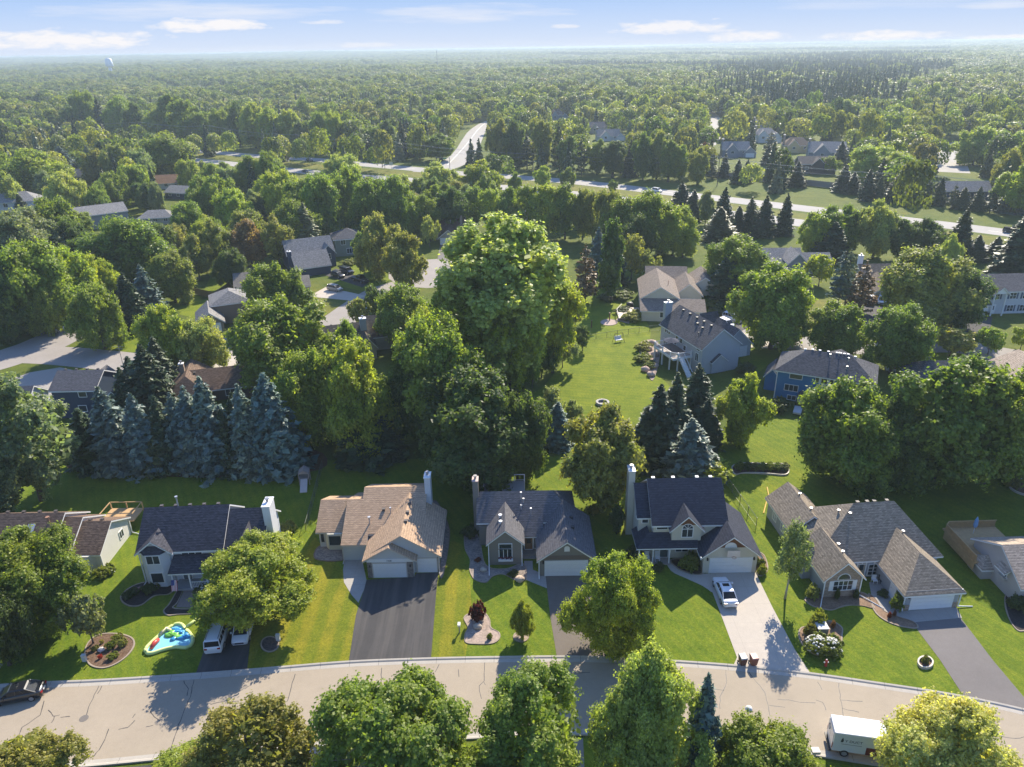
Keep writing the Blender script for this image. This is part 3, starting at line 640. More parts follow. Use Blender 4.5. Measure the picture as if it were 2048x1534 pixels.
def house_white():
    h = House('white_house', 'white two storey house with charcoal roof, corner bay and front porch', -44.3, 71.6, 2.5, wWHITE, rCHAR)
    h.block(0, 9.6, 0, 8.2, 5.0, 8.0, oh=.45, yr=4.1)
    h.block(9.5, 14.3, -.3, 7.6, 4.55, 7.55, oh=.5, yr=3.8, og=.3)
    h.block(.1, 3.7, -.35, 4.2, 5.0, 6.45, 'y', oh=.4, og=.45, z0=3, walls=False)
    m = MB(); m.prism([(.3, 5.05), (3.5, 5.05), (1.9, 6.3)], -.32, .1, 'y'); h.part(m, 'bay_gable', W_('bay_gable_white', (.5, .52, .54)))
    m = MB(); m.column([(.25, .1), (.25, -.35), (.95, -1.0), (2.75, -1.0), (3.5, -.3), (3.5, .1)], -.2, 4.75); h.part(m, 'bay', wWHITE)
    m = MB(); m.solid([(.1, -.2, 4.76), (.9, -1.12, 4.76), (2.8, -1.12, 4.76), (3.65, -.2, 4.76), (.6, -.3, 5.5), (3.2, -.3, 5.5)], [(0, 1, 4), (1, 2, 5, 4), (2, 3, 5), (0, 4, 5, 3), (0, 3, 2, 1)]); h.part(m, 'bay_roof', rCHAR)
    h.window('f', -1.0, 1.85, 3.45, 1.45, 1.1, 2, 1); h.window('f', -1.0, 1.85, .75, 1.35, 1.35, 1, 1)
    h.window('f', 0, 6.0, 3.75, 2.3, 1.0, 3, 1)
    m = MB(); h.fbox(m, 'f', 0, 4.6, 7.5, 3.3, 4.85, .0, .012); h.part(m, 'window_surround', wWHITE)
    h.shed([[(3.6, -2.0, 2.65), (10.2, -2.0, 2.65), (10.2, -.05, 3.95), (3.9, -.05, 3.95)]])
    m = MB(); m.box(3.8, 10, -1.85, 0, -.2, .3); h.part(m, 'porch_floor', plain('porch_boards', (.3, .31, .33)))
    for x in (3.95, 5.9, 7.9, 9.9):
        m = MB(); m.box(x-.09, x+.09, -1.85, -1.67, .3, 2.6); h.part(m, 'porch_post', WHITE)
    m = MB(); m.box(6, 9.9, -1.8, -1.72, 1.15, 1.22); m.box(6, 9.9, -1.79, -1.73, .42, .47)
    for i in range(20): m.box(6.1+i*.19, 6.15+i*.19, -1.78, -1.74, .47, 1.15)
    h.part(m, 'railing', WHITE); h.door('f', 0, 4.9, z=.3, mat=plain('door_grey', (.12, .14, .15))); h.window('f', 0, 7.8, 1.1, 1.5, 1.2, 2, 1)
    # front gable and garage under the maple
    h.block(10.3, 14.6, -3.2, 4.5, 3.0, 6.6, 'y', oh=.45, og=.4); h.garage('f', -3.2, 12.4, 3.6)
    h.chimney(14.4, 15.3, 1.9, 4.0, 8.75, W_('chimney_white', (.7, .7, .7)))
    h.pipe(3.6, 4.4, 1.3, .09); 
    for i in range(5): h.vent(1.6+i*1.7, 4.5)
    h.downspout(-.1, -.1, 4.8, -.2, -1, .5)
    h.done()
    f = thing('flag', 'striped flag with a blue corner hanging from the white house porch post', 'flag', tuple(h.root.matrix_basis @ Vector((4.05, -1.95, 0)))[:2] + (1.3,), R(2.5)); m = MB(); m.tube([(0, 0, .3), (.05, -.9, 1.3)], .025, 6); m.build('pole', WHITE, f)
    a = MB(); b = MB(); c = MB(); 
    for i in range(9):
        for j in range(4):
            q = [(.03 + .14*i, -.55 - .12*j - .03*math.sin(i*1.2), .9 - .32*j), (.03 + .14*(i+1), -.55 - .12*j - .03*math.sin(i*1.2+1.2), .9 - .32*j), (.03 + .14*(i+1), -.55 - .12*(j+1) - .03*math.sin(i*1.2+1.2), .58 - .32*j), (.03 + .14*i, -.55 - .12*(j+1) - .03*math.sin(i*1.2), .58 - .32*j)]
            q = [(x*.55, y, z*.95) for x, y, z in q]; (c if (i < 5 and j < 2) else (a if i % 2 else b)).poly(q)
    g = a.build('cloth', plain('flag_white', (.7, .7, .7)), f); b.build('stripes', plain('flag_red', (.45, .03, .04)), g); c.build('canton', plain('flag_blue', (.03, .05, .2)), g)
house_white()

def house_brown():
    h = House('brown_roofed_house', 'white house with brown shingle roofs at three heights beside the big maple', -57, 78, 0, W_('bright_siding', (.68, .66, .6)), rBROWN, off=(-57, 78))
    h.block(-65, -56.4, 73.6, 82.2, 3.3, 6.05, oh=.4, yr=77.9); h.block(-56.5, -54.2, 73.6, 82, 2.9, 5.35, oh=.4, yr=77.9, og=.15); h.block(-54.3, -50.9, 74.3, 81.6, 2.7, 4.75, oh=.4, yr=77.8)
    h.block(-62.5, -56, 66.8, 75, 2.6, 4.6, 'y', oh=.4); h.garage('f', 66.8, -59.2, 4.9)
    m = MB(); m.column([(X+57, Y-78) for X, Y in ((-53.9, 74.35), (-53.4, 73.6), (-52.0, 73.6), (-51.5, 74.35))], -.2, 2.4); h.part(m, 'bay', W_('bay_cream', (.6, .58, .5)))
    h.window('f', 73.6, -52.7, .8, 1.1, 1.2, 1, 1); h.window('r', -50.9, 79.5, 1.0, .9, 1.0, 2, 1)
    h.pipe(-57.6, 76.7, .8, .12, plain('rust_pipe', (.3, .16, .1))); 
    m = MB(); z = h.zroof(-2.6, -1.6); m.solid([(-3.1, -2.4, h.zroof(-3.1, -2.4)+.08), (-2.2, -2.4, h.zroof(-2.2, -2.4)+.08), (-2.2, -1.4, h.zroof(-2.2, -1.4)+.08), (-3.1, -1.4, h.zroof(-3.1, -1.4)+.08)], [(0, 1, 2, 3)]); h.part(m, 'skylight', plain('skylight_glass', (.45, .47, .48), .1))
    for x in (-63.5, -61.5, -59.5, -57.5, -53.5, -52): h.vent(x, 78.3)
    h.downspout(-50.8, 74.2, 2.5, 1, -.35, 1.6); h.downspout(-50.8, 81.7, 2.6, 1, -.3, 1.5); h.done()
    d = thing('rear_deck', 'small cedar deck rail behind the brown roofed house', 'deck', (-52.8, 84, 0)); m = MB(); m.box(-2.2, 2.2, -1.6, 1.4, 1.4, 1.55); m.build('deck_floor', CEDARD, d)
    m = MB(); m.box(-2.2, 2.2, 1.32, 1.4, 2.5, 2.6); m.box(-2.2, -2.1, -1.5, 1.4, 2.5, 2.6); m.box(2.1, 2.2, -1.5, 1.4, 2.5, 2.6); m.build('railing', CEDARD, d)
    for x in (-2.15, 0, 2.15): m = MB(); m.box(x-.06, x+.06, 1.3, 1.42, 0, 2.5); m.build('post', CEDARD, d)
house_brown()

def house_taupe():
    h = House('taupe_house', 'wide grey house with a taupe hip roof and arched brick front window', 43.15, 64.52, 4, W_('blue_grey_siding', (.33, .35, .37)), rTAUPE)
    h.block(-7.8, 7.3, 5.9, 16.2, 3.0, 7.0, hip=(6.6, 3.4), yr=11.05, oh=.4)
    h.block(-7.85, -3.0, 12, 19.3, 3.05, 5.0, 'y', oh=.4, og=.35)
    h.block(-7.8, -3.7, 2.9, 9, 3.05, 5.05, 'y', oh=.45, og=.4)
    h.block(0, 6.3, 0, 9, 2.65, 5.0, 'y', hip=(3.6, 0), oh=.4)
    h.block(-8.8, -7.7, 6.3, 8.9, 2.9, 4.2, 'x', hip=(1.2, 0), oh=.3)
    h.garage('f', 0, 3.2, 4.75, 2.1); 
    m = MB(); h.fbox(m, 'f', 2.9, -7.8, -3.7, -.2, 3.0, 0, .03); m.prism([(-7.8, 3.0), (-3.7, 3.0), (-5.75, 4.85)], 2.87, 2.899, 'y'); h.part(m, 'brick_front', BRICK)
    m = MB()
    for a, b_ in ((-.02, .7), (5.7, 6.32)): h.fbox(m, 'f', 0, a, b_, -.1, .75, 0, .05); h.part(m, 'stone_pier', BRICK); m = MB()
    h.lamp('f', 0, .4, 1.7)
    h.window('f', 2.87, -5.7, 1.0, 2.2, 1.25, 4, 2, shutters=WHITE, arch=False)
    m = MB(); n = 12; m.prism([(-5.7 + .8*math.cos(math.pi*i/n), 2.5 + .8*math.sin(math.pi*i/n)) for i in range(n+1)], 2.81, 2.868, 'y'); fo = h.part(m, 'arched_window', WHITE)
    m = MB(); m.prism([(-5.7 + .68*math.cos(math.pi*i/n), 2.55 + .68*math.sin(math.pi*i/n)) for i in range(n+1)], 2.79, 2.809, 'y'); m.build('pane', GLASS, fo)
    for u, z, w_, hh, a, b_ in ((-1.9, 2.0, .95, .6, 2, 2), (.1, 2.0, .95, .6, 2, 2), (-.4, .3, 1.15, 1.5, 2, 3)): h.window('f', 5.9, u, z, w_, hh, a, b_)
    h.door('f', 5.9, -1.9, z=.15, mat=plain('door_cream', (.35, .3, .22))); h.door('l', 0, 2.2, mat=WHITE, glazed=False)
    for y in (8.0, 11.5, 14.5, 17): h.window('l', -7.8 if y > 9.2 else -8.8, y if y > 9.2 else 7.6, .9, 1.0, 1.3, 2, 2)
    for x, y in ((-5.2, 16.5), (-5.2, 13.2), (-3.0, 10.9), (-2.1, 9.9), (-4.6, 7.0), (-5.4, 4.6), (3.4, 7.5)): h.pipe(x, y, .25, .09, METAL)
    for x in (-.5, .7, 1.6, 3.2): h.vent(x, 11.4)
    h.downspout(-7.9, 2.8, 2.9, -.6, -1, 1.6); h.downspout(-3.6, 2.8, 2.9, .7, -1, 2.4); h.downspout(6.4, -.1, 2.6, 1, -.05, 1.7); h.downspout(-.1, -.1, 2.5, 0, -1, .1); h.done()
house_taupe()

def house_right():
    h = House('tan_gabled_house', 'grey sided house with sandy roof and cedar deck at the right edge', 56.1, 65.0, 1, W_('warm_grey_siding', (.46, .42, .38)), rLTAN)
    h.block(0, 16, 0, 8.6, 2.9, 5.3, oh=.45, yr=4.1)
    h.block(-1.2, .1, 4.6, 7.2, 1.6, 2.5, 'x', hip=(.9, 0), oh=.2); h.window('l', 0, 2.8, 2.0, .8, .8, 2, 1)
    h.shed([[(-.75, 1.9, 2.85), (-.75, 3.7, 2.85), (0, 3.7, 3.35), (0, 1.9, 3.35)]]); m = MB(); m.box(-.4, 0, 2.2, 3.4, 1.7, 1.97); h.part(m, 'window_bay', W_('warm_grey_bay', (.48, .44, .39))); h.vent(6, 4.6); h.block(3, 9, -6, 1, 2.7, 4.6, 'y', oh=.4); h.garage('f', -6, 6, 4.8); h.done()
    d = thing('cedar_deck', 'raised cedar deck with railing behind the sandy roofed house', 'deck', (57.5, 74.9, 0), R(1)); m = MB(); m.box(-3.2, 3.5, -1.3, 2.6, 1.5, 1.7); m.box(-3.2, -1.5, -4.3, -1.29, 1.5, 1.7); m.build('deck_floor', CEDARD, d)
    m = MB()
    pts = [(-3.2, -4.3), (-3.2, 2.0), (-2.6, 2.6), (3.5, 2.6)]
    for a, b_ in zip(pts, pts[1:]):
        n = int(math.dist(a, b_) / .14); m.tube([(*a, 2.65), (*b_, 2.65)], .06, 5); m.tube([(*a, 1.85), (*b_, 1.85)], .04, 5)
        for i in range(n): k = i/n; x = a[0]+(b_[0]-a[0])*k; y = a[1]+(b_[1]-a[1])*k; m.box(x-.045, x+.045, y-.03, y+.03, 1.5, 2.65)
    m.build('railing', CEDARD, d); m = MB(); m.box(-3.26, -3.2, -4.3, 2.0, .6, 1.72); m.build('skirting', CEDARD, d)
    u = thing('patio_umbrella', 'folded blue patio umbrella standing on the cedar deck', 'umbrella', (57.4, 76.2, 1.7)); m = MB(); m.cyl(0, 0, 0, 2.5, .03, 6); m.build('pole', WHITE, u); m = MB(); m.tube([(0, 0, .9), (0, 0, 1.2), (0, 0, 2.0), (0, 0, 2.5)], [.14, .26, .2, .03], 8); m.build('canopy', plain('blue_canvas', (.16, .30, .48), .8, var=.4), u)
house_right()

# --- houses of the middle distance: (blocks in local metres)
def mid(name, label, x, y, yaw, wall, roof, blocks, wins=(), garages=(), extra=None, trim=None):
    h = House(name, label, x, y, yaw, wall, roof, trim)
    for b in blocks: h.block(*b[0], **b[1]) if isinstance(b[-1], dict) else h.block(*b)
    for w in wins: h.window(*w)
    for g in garages: h.garage(*g)
    if extra: extra(h)
    return h.done()
D = dict
def x_m1(h):
    h.chimney(1.0, 2.6, 15.6, 16.5, 9.6, wLGREY)
    for x, y in ((3.6, 3), (3.6, 5.5), (3.6, 8), (3.6, 10.5), (3.6, 13), (2.8, 6.5), (2.6, 4.4)): h.vent(x, y, DARKM)
    h.pipe(1.2, 3.5, .7, .05, DARKM); m = MB(); m.prism([(2.2, .2), (5.4, .2), (5.4, 2.6), (3.8, 3.9), (2.2, 2.6)], -.5, .05, 'y'); h.part(m, 'fireplace_bump', wLGREY); h.shed([[(1.9, -.75, 2.5), (3.8, -.75, 4.05), (3.8, .1, 4.05), (1.9, .1, 2.5)], [(3.8, -.75, 4.05), (5.7, -.75, 2.5), (5.7, .1, 2.5), (3.8, .1, 4.05)]])
    d = thing('white_deck', 'raised white deck with railing and stairs behind the grey two storey house', 'deck', tuple(h.root.location), h.root.rotation_euler.z); m = MB(); m.box(-4.2, 0, 3.2, 10.5, 2.6, 2.85); m.build('deck_floor', plain('deck_brown', (.2, .14, .11)), d)
    m = MB()
    for a, b_ in (((-4.2, 10.5), (-4.2, 4.6)), ((-4.2, 4.6), (-3.2, 3.2)), ((-3.2, 3.2), (0, 3.2)), ((-4.2, 10.5), (0, 10.5))):
        m.tube([(*a, 3.8), (*b_, 3.8)], .06, 5); m.tube([(*a, 2.95), (*b_, 2.95)], .05, 5)
        for i in range(14): k = i/14; q = (a[0]+(b_[0]-a[0])*k, a[1]+(b_[1]-a[1])*k); m.box(q[0]-.02, q[0]+.02, q[1]-.02, q[1]+.02, 2.9, 3.8)
    m.box(-4.3, -4.2, 3.2, 10.5, 2.5, 2.88); m.box(-4.3, 0, 3.1, 3.2, 2.5, 2.88); m.build('railing', WHITE, d)
    for q in ((-4.1, 10.3), (-4.1, 7.4), (-4.1, 4.6), (-3.1, 3.3), (-.2, 3.3)): m = MB(); m.box(q[0]-.11, q[0]+.11, q[1]-.11, q[1]+.11, 0, 3.9); m.build('post', WHITE, d)
    m = MB()
    for i in range(12): m.box(-3 + .05, -1.9, 3.1 - .28*(i+1), 3.1 - .28*i, 2.6 - .22*(i+1), 2.66 - .22*i)
    m.tube([(-3, 3.1, 3.6), (-3, -.3, .95)], .06, 5); m.tube([(-1.9, 3.1, 3.6), (-1.9, -.3, .95)], .06, 5); m.build('stairs', WHITE, d)
    u = thing('patio_umbrella', 'dark open patio umbrella on the raised white deck', 'umbrella', tuple(h.root.matrix_basis @ Vector((-2.2, 7.5, 2.85))), 0); m = MB(); m.cyl(0, 0, 0, 2.3, .04, 6); m.build('pole', DARKM, u); m = MB(); m.tube([(0, 0, 1.95), (0, 0, 2.0), (0, 0, 2.55)], [1.6, 1.6, .03], 8); m.build('canopy', plain('navy_canvas', (.02, .03, .06), .9), u)
mid('light_grey_house', 'pale grey two storey house with charcoal roof and white deck beyond the bright lawn', 36.2, 130.0, 19.5, wLGREY, rDGREY,
    [((0, 8.4, 0, 15.2, 5.7, 9.0, 'y'), D(oh=.4)), ((8.2, 15, 5, 12, 2.9, 6.2, 'y'), D(oh=.4)), ((8.2, 12, 12, 15, 5.0, 7.2, 'x'), D(oh=.3))],
    [('l', 0, 12.6, 4.3, 2.0, .9, 3, 1), ('l', 0, 9, 4.0, .8, 1.3, 1, 1), ('l', 0, 7.4, 4.0, .8, 1.3, 1, 1), ('l', 0, 1.4, 4.6, 1.0, .8, 2, 1), ('l', 0, 12.6, 1.3, 2.4, 1.5, 3, 1), ('l', 0, 9.5, 3.0, .8, .95, 1, 1), ('l', 0, 6.0, 3.0, .9, .95, 1, 1), ('l', 0, 1.6, 2.4, 1.0, 1.6, 2, 1)], [('f', 5, 11.6, 4.8)], x_m1)
def x_m2(h):
    h.shed([[(-.4, -4.6, 2.55), (14.5, -4.6, 2.55), (14.5, -.02, 4.2), (-.4, -.02, 4.2)]]); h.wallbox(0, 8.4, -4.2, 0, -.2, 2.5); h.wallbox(8.4, 14.2, -3.4, 1, -.2, 2.5)
    h.window('f', -4.2, 4.6, 1.0, .8, 1.2, 1, 1); h.pipe(6.5, 6, 1.0, .06, plain('rust_pipe', (.3, .16, .1)))
    d = thing('patio_deck', 'low timber deck with planters beside the cream rambler', 'deck', tuple(h.root.matrix_basis @ Vector((-3.2, -1.6, 0))), h.root.rotation_euler.z); m = MB(); m.box(-2, 3, -3, 5, .5, .7); m.build('deck_floor', plain('pale_deck', (.42, .34, .27)), d); m = MB(); m.tube([(-2, -3, 1.5), (-2.4, 1, 1.5), (-1.2, 5, 1.5)], .08, 5); m.tube([(-2, -3, 1.0), (-2.4, 1, 1.0), (-1.2, 5, 1.0)], .06, 5); m.build('railing', plain('pale_rail', (.5, .45, .36)), d)
    g = thing('covered_grill', 'black covered grill beside the cream rambler', 'grill', tuple(h.root.matrix_basis @ Vector((-2.4, 5, 0))), 0); m = MB(); m.ball((0, 0, 1.1), .9, .7, .45, 10, 6); m.build('lid', DARKM, g); m = MB(); m.box(-.8, .8, -.5, .5, 0, 1.0); m.build('cabinet', DARKM, g)
mid('cream_rambler', 'cream rambler with tan roof beside the garden patio', 30.6, 165.6, -7, wCREAM, shingle('greyed_tan_shingles', (.27, .225, .185), .25),
    [((0, 8.6, 0, 16, 4.3, 7.0, 'y'), D(oh=.4)), ((8.4, 14.5, 5.5, 16, 3.6, 6.2, 'y'), D(oh=.4)), ((2, 12, 15, 26, 3.4, 6.3, 'x'), D(oh=.4)), ((12, 20, 12, 22, 3.2, 6.0, 'y'), D(oh=.4))], [('f', 5.5, 11.4, .6, 3.6, 1.8, 4, 1)], (), x_m2)
def x_m3(h):
    for i, x in enumerate((3.8, 5.0, 6.2, 7.6, 9.0, 9.6, 10.2, 10.8, 12)): h.vent(x, 4.5, plain('vent_white', (.6, .6, .6)))
    for x, y in ((8, 3.4), (9.4, 3.9), (11, 3.2), (11, 1.6)): h.pipe(x, y, .5, .08)
    for u in (7.15, 8.55, .06): m = MB(); h.fbox(m, 'f', 0, u-.08, u+.08, 0, 5.6, 0, .1); h.part(m, 'corner_board', WHITE)
    d = thing('small_deck', 'small grey deck with dark railing behind the blue house', 'deck', tuple(h.root.matrix_basis @ Vector((5.6, -1.6, 0))), h.root.rotation_euler.z); m = MB(); m.box(-1.6, 3.5, -1.2, 1.55, 1.2, 1.38); m.build('deck_floor', plain('grey_boards', (.28, .27, .26)), d); m = MB()
    for a, b_ in (((-1.6, -1.2), (3.5, -1.2)), ((-1.6, -1.2), (-1.6, 0))):
        m.tube([(*a, 2.3), (*b_, 2.3)], .06, 5); m.tube([(*a, 1.6), (*b_, 1.6)], .04, 5)
    for x in (-1.6, .1, 1.8, 3.5): m.box(x-.06, x+.06, -1.26, -1.14, 0, 2.3)
    m.build('railing', DARKM, d); m = MB(); m.box(-1.7, -.4, -4.2, -1.3, .25, .55); m.build('ramp', plain('pale_ramp', (.45, .44, .42)), d)
    g = thing('covered_grill', 'covered grill against the blue house wall', 'grill', tuple(h.root.matrix_basis @ Vector((4.6, -.7, 1.38))), 0); m = MB(); m.ball((0, 0, .55), .55, .45, .6, 9, 6); m.build('cover', plain('grill_cover', (.06, .055, .06), .9), g)
mid('blue_house', 'deep blue two storey house with a dark hip roof and white framed windows', 46.9, 119.6, -26, wBLUE, rDGREY,
    [((0, 15.6, 0, 8.6, 5.8, 8.4, 'x'), D(hip=(4.2, 4.2), oh=.45)), ((-2.2, .2, 3.0, 8, 3.0, 4.4, 'y'), D(oh=.3)), ((6, 13, 5, 12, 5.0, 7.6, 'y'), D(hip=(0, 3), oh=.4))],
    [('f', 0, 3.2, 4.3, 2.0, 1.0, 1, 1), ('f', 0, 2.7, 1.9, 2.2, 1.1, 3, 1), ('f', 0, 3.0, .2, 1.4, .8, 2, 1), ('f', 0, 6.7, 4.3, .5, 1.0, 1, 1), ('f', 0, 7.85, 4.2, .95, 1.1, 1, 1), ('f', 0, 9.0, 4.3, .5, 1.0, 1, 1), ('f', 0, 6.7, 1.5, .5, 1.3, 1, 1), ('f', 0, 7.85, 1.3, .95, 1.6, 1, 1), ('f', 0, 9.0, 1.5, .5, 1.3, 1, 1), ('f', 0, 13.4, 4.2, 1.4, 1.0, 1, 1)], (), x_m3)
def x_m4(h):
    for u, z in ((7.0, 3.7),): h.window('f', .6, u, z, 1.2, 1.2, 2, 2, None, plain('blue_shutter', (.05, .08, .13)))
    for u in (11, 14):
        for z in (.6, 3.6): h.window('f', 1, u, z, 1.4, 1.4, 2, 2, None, plain('blue_shutter', (.05, .08, .13)))
    h.door('f', 1, 7.0, mat=WHITE)
    for x in (5.8, 8.4): m = MB(); m.cyl(x, -.4, 0, 5.2, .18, 10); h.part(m, 'column', WHITE)
    m = MB(); m.prism([(5.4, 5.3), (8.8, 5.3), (7.1, 6.7)], -.7, .6, 'y'); h.part(m, 'pediment', WHITE)
mid('colonial_house', 'white colonial house with blue shutters and a columned entrance', 104.4, 161.0, 1, W_('colonial_white', (.55, .56, .57)), rDGREY,
    [((0, 5.6, 0, 11, 2.75, 5.6, 'x'), D(oh=.35)), ((5, 22, 1, 11, 5.6, 8.1, 'x'), D(oh=.35)), ((5.3, 8.9, -.7, 5, 5.35, 7.0, 'y'), D(oh=.3, walls=False))], (), [('f', 0, 2.8, 4.8)], x_m4)
mid('small_grey_house', 'small grey blue house with a front gable near the highway lawn', 67, 196, -3, wSLATE, rLGREY, [((0, 13, 2, 11, 3.6, 6.2, 'x'), D(oh=.4)), ((8, 12.5, -2.5, 5, 4.6, 6.9, 'y'), D(oh=.4)), ((2, 8, -7, 3, 2.6, 4.6, 'y'), D(oh=.4)), ((12.5, 21, 2, 10, 2.8, 5, 'x'), D(oh=.4))], [('f', -2.5, 10.2, 3.0, 1.4, 1.2, 2, 1)], [('f', -7, 5, 4.6)])
mid('weathered_brown_house', 'brown weathered roof house half hidden behind the spreading oak', 89, 177, 0, wBEIGE, shingle('weathered_shingles', (.2, .16, .12), .35), [((0, 18, 2, 12, 3.0, 6.3, 'x'), D(oh=.5)), ((0, 7.5, -4.5, 4, 2.7, 5.0, 'y'), D(oh=.4))], (), [('f', -4.5, 3.7, 4.9)], lambda h: h.chimney(1, 2.0, 9, 10, 7.8, WHITE))
mid('dark_roofed_rambler', 'rambler with a near black roof beyond the maples at the right', 72.5, 119.5, -4, wGREY, rDGREY, [((0, 14, 0, 8, 2.8, 5.2, 'x'), D(hip=(2.5, 0), oh=.4))], (), (), lambda h: [h.pipe(3, 4.4, .6, .1), h.pipe(6, 3.6, .6, .1)])
mid('beige_roofed_house', 'house with a beige roof beside the mailboxes at the right edge', 87, 117.5, -4, wPALE, rLTAN, [((0, 12, 0, 9, 3.0, 5.8, 'y'), D(oh=.4)), ((4, 14, -6, 2, 2.8, 4.8, 'y'), D(oh=.4))])
mid('navy_house', 'navy two storey house with grey roof behind the spruce row', -79.6, 116.3, 0, wNAVY, rGREY, [((0, 7.6, 0, 7.4, 5.6, 7.6, 'x'), D(oh=.35)), ((7.5, 13, .3, 9, 2.8, 5.0, 'y'), D(oh=.35)), ((1, 6, 6, 12, 2.8, 5, 'y'), D(oh=.3))], [('f', 0, 5.3, 4.1, 1.3, .9, 1, 1), ('f', 0, 4.7, 1.3, 1.3, 1.1, 1, 1), ('f', .3, 9.3, .2, 1.2, 1.9, 1, 1)], (), lambda h: [h.vent(1+i*1.9, 4.0) for i in range(4)])
mid('edge_grey_house', 'grey roofed house at the left edge beside the navy house', -92.5, 113.5, 4, wPALE, rGREY, [((0, 9, 0, 8, 3.0, 5.6, 'x'), D(oh=.35)), ((-6, 1, 1, 9, 3.6, 6.5, 'x'), D(oh=.35))])
mid('brown_hip_house', 'low house with a brown hip roof behind the blue spruces', -62, 119.5, 14, wBROWN, rBROWN, [((0, 16, 1, 8.5, 2.7, 5.0, 'x'), D(hip=(3.5, 3.0), oh=.5)), ((0, 7.5, -1.5, 10, 2.7, 5.2, 'y'), D(hip=(3.2, 0), oh=.5))], [('f', 1, 11, .8, 1.6, 1.2, 2, 1)], (), lambda h: (h.chimney(2.5, 3.3, 4.5, 5.3, 6.4, BRICK), h.vent(5.0, 4)))
mid('split_entry_house', 'taupe split entry house with a hip roof beside the fenced lawn', -69.6, 160.8, 22, W_('warm_taupe_siding', (.21, .175, .14)), rLGREY, [((1.5, 10, 2.5, 11, 5.0, 7.0, 'y'), D(hip=(3, 3), oh=.45)), ((-2, 3.4, -3, 6.5, 2.7, 4.9, 'y'), D(oh=.45))], [('r', 10, 7.5, 3.4, 1.6, 1.1, 3, 1), ('r', 10, 4.0, .4, 1.4, 1.4, 2, 1)], [('f', -3, .6, 4.2)], lambda h: h.pipe(7.5, 7.5, .8, .07, DARKM))
mid('slate_blue_house', 'slate blue house with two grey roofs facing the cul de sac driveway', -60.4, 204.5, 26, W_('slate_blue_siding', (.04, .06, .105)), rLGREY, [((-1, 12.5, 6.5, 14.5, 4.8, 8.0, 'x'), D(oh=.45)), ((8.6, 12.4, 4.6, 9, 4.4, 6.6, 'y'), D(oh=.4)), ((-.5, 9.2, -2.2, 6.8, 2.8, 6.0, 'x'), D(oh=.45))], [('r', 12.4, 6.0, 2.6, 1.2, 1.5, 2, 2), ('f', 4.6, 10.4, 2.4, 1.3, 1.5, 2, 2)], [('r', 9.2, 1.4, 4.9)], lambda h: h.chimney(-1.6, -.6, 1.5, 2.8, 6.6, W_('slate_blue_siding', (.04, .06, .105))))
mid('green_grey_house', 'green grey two storey house with a hip roof against the dark trees', -53.5, 224.5, 18, wGREEN, rDGREY, [((0, 9, 0, 9, 5.6, 7.7, 'y'), D(hip=(4.4, 4.4), oh=.5))], [('f', 0, 2.5, 3.6, 1.3, 1.4, 2, 1), ('f', 0, 6.5, 3.6, 1.3, 1.4, 2, 1), ('f', 0, 4.5, .8, 2.2, 1.5, 3, 1)])
mid('beige_garage_house', 'beige house with a wide garage and concrete driveway behind the leaning trees', -64.5, 183.5, 17, wBEIGE, shingle('grey_tan_shingles', (.22, .2, .17), .25), [((4, 12.6, -1.2, 7.0, 2.7, 4.3, 'x'), D(oh=.4)), ((-6, 6, 3, 13, 2.9, 5.2, 'x'), D(oh=.4))], (), [('r', 12.6, 2.9, 4.9, 2.15, plain('beige_door', (.42, .38, .27)))])
mid('chimney_house', 'brown grey roof house with a pale chimney sunk among the trees', -37.4, 138.8, 18, wBEIGE, shingle('umber_shingles', (.15, .125, .10), .3), [((0, 9.4, 1, 10, 3.0, 6.3, 'x'), D(oh=.4)), ((6.8, 10, -.6, 5, 3.0, 5.0, 'y'), D(oh=.4)), ((9, 16, 4, 12, 3.4, 6.6, 'x'), D(oh=.4))], [('f', -.6, 7.6, 1.0, 1.2, 1.3, 2, 1)], (), lambda h: (h.chimney(7.7, 9.0, 3.6, 4.8, 7.4, wLGREY), [h.vent(x, 5.9) for x in (2, 4.4, 6.4)]))
mid('culdesac_house', 'rusty roof house with a white garage door at the end of the cul de sac', -22.6, 237.5, 0, wBEIGE, shingle('rust_brown_shingles', (.16, .095, .065), .35), [((0, 5.6, 0, 9, 2.7, 4.9, 'y'), D(oh=.4)), ((-2.6, 7.5, 7, 17, 3.0, 6.4, 'x'), D(oh=.5))], (), [('f', 0, 2.7, 4.8)], lambda h: (h.chimney(6.2, 7.0, 9, 10, 8.2, BRICK), h.pipe(3, 10, .8, .12)))
mid('white_hill_house', 'white two storey house half hidden at the left behind the woods', -203, 296, 20, wWHITE, rLGREY, [((0, 15, 0, 11, 5.6, 8.5, 'x'), D(hip=(0, 4), oh=.5)), ((12, 22, -3, 7, 3, 5.5, 'y'), D(oh=.4))], [('f', 0, 4, 3.6, 1.4, 1.3, 2, 1), ('f', 0, 9, 3.6, 1.4, 1.3, 2, 1)])
mid('grey_box_house', 'plain grey two storey house with sandy roof at left among oaks', -155, 267, 38, wSLATE, rLGREY, [((0, 17, 0, 10, 5.4, 7.8, 'x'), D(oh=.5))], (), (), lambda h: [h.vent(2+i*3, 5.4) for i in range(5)])
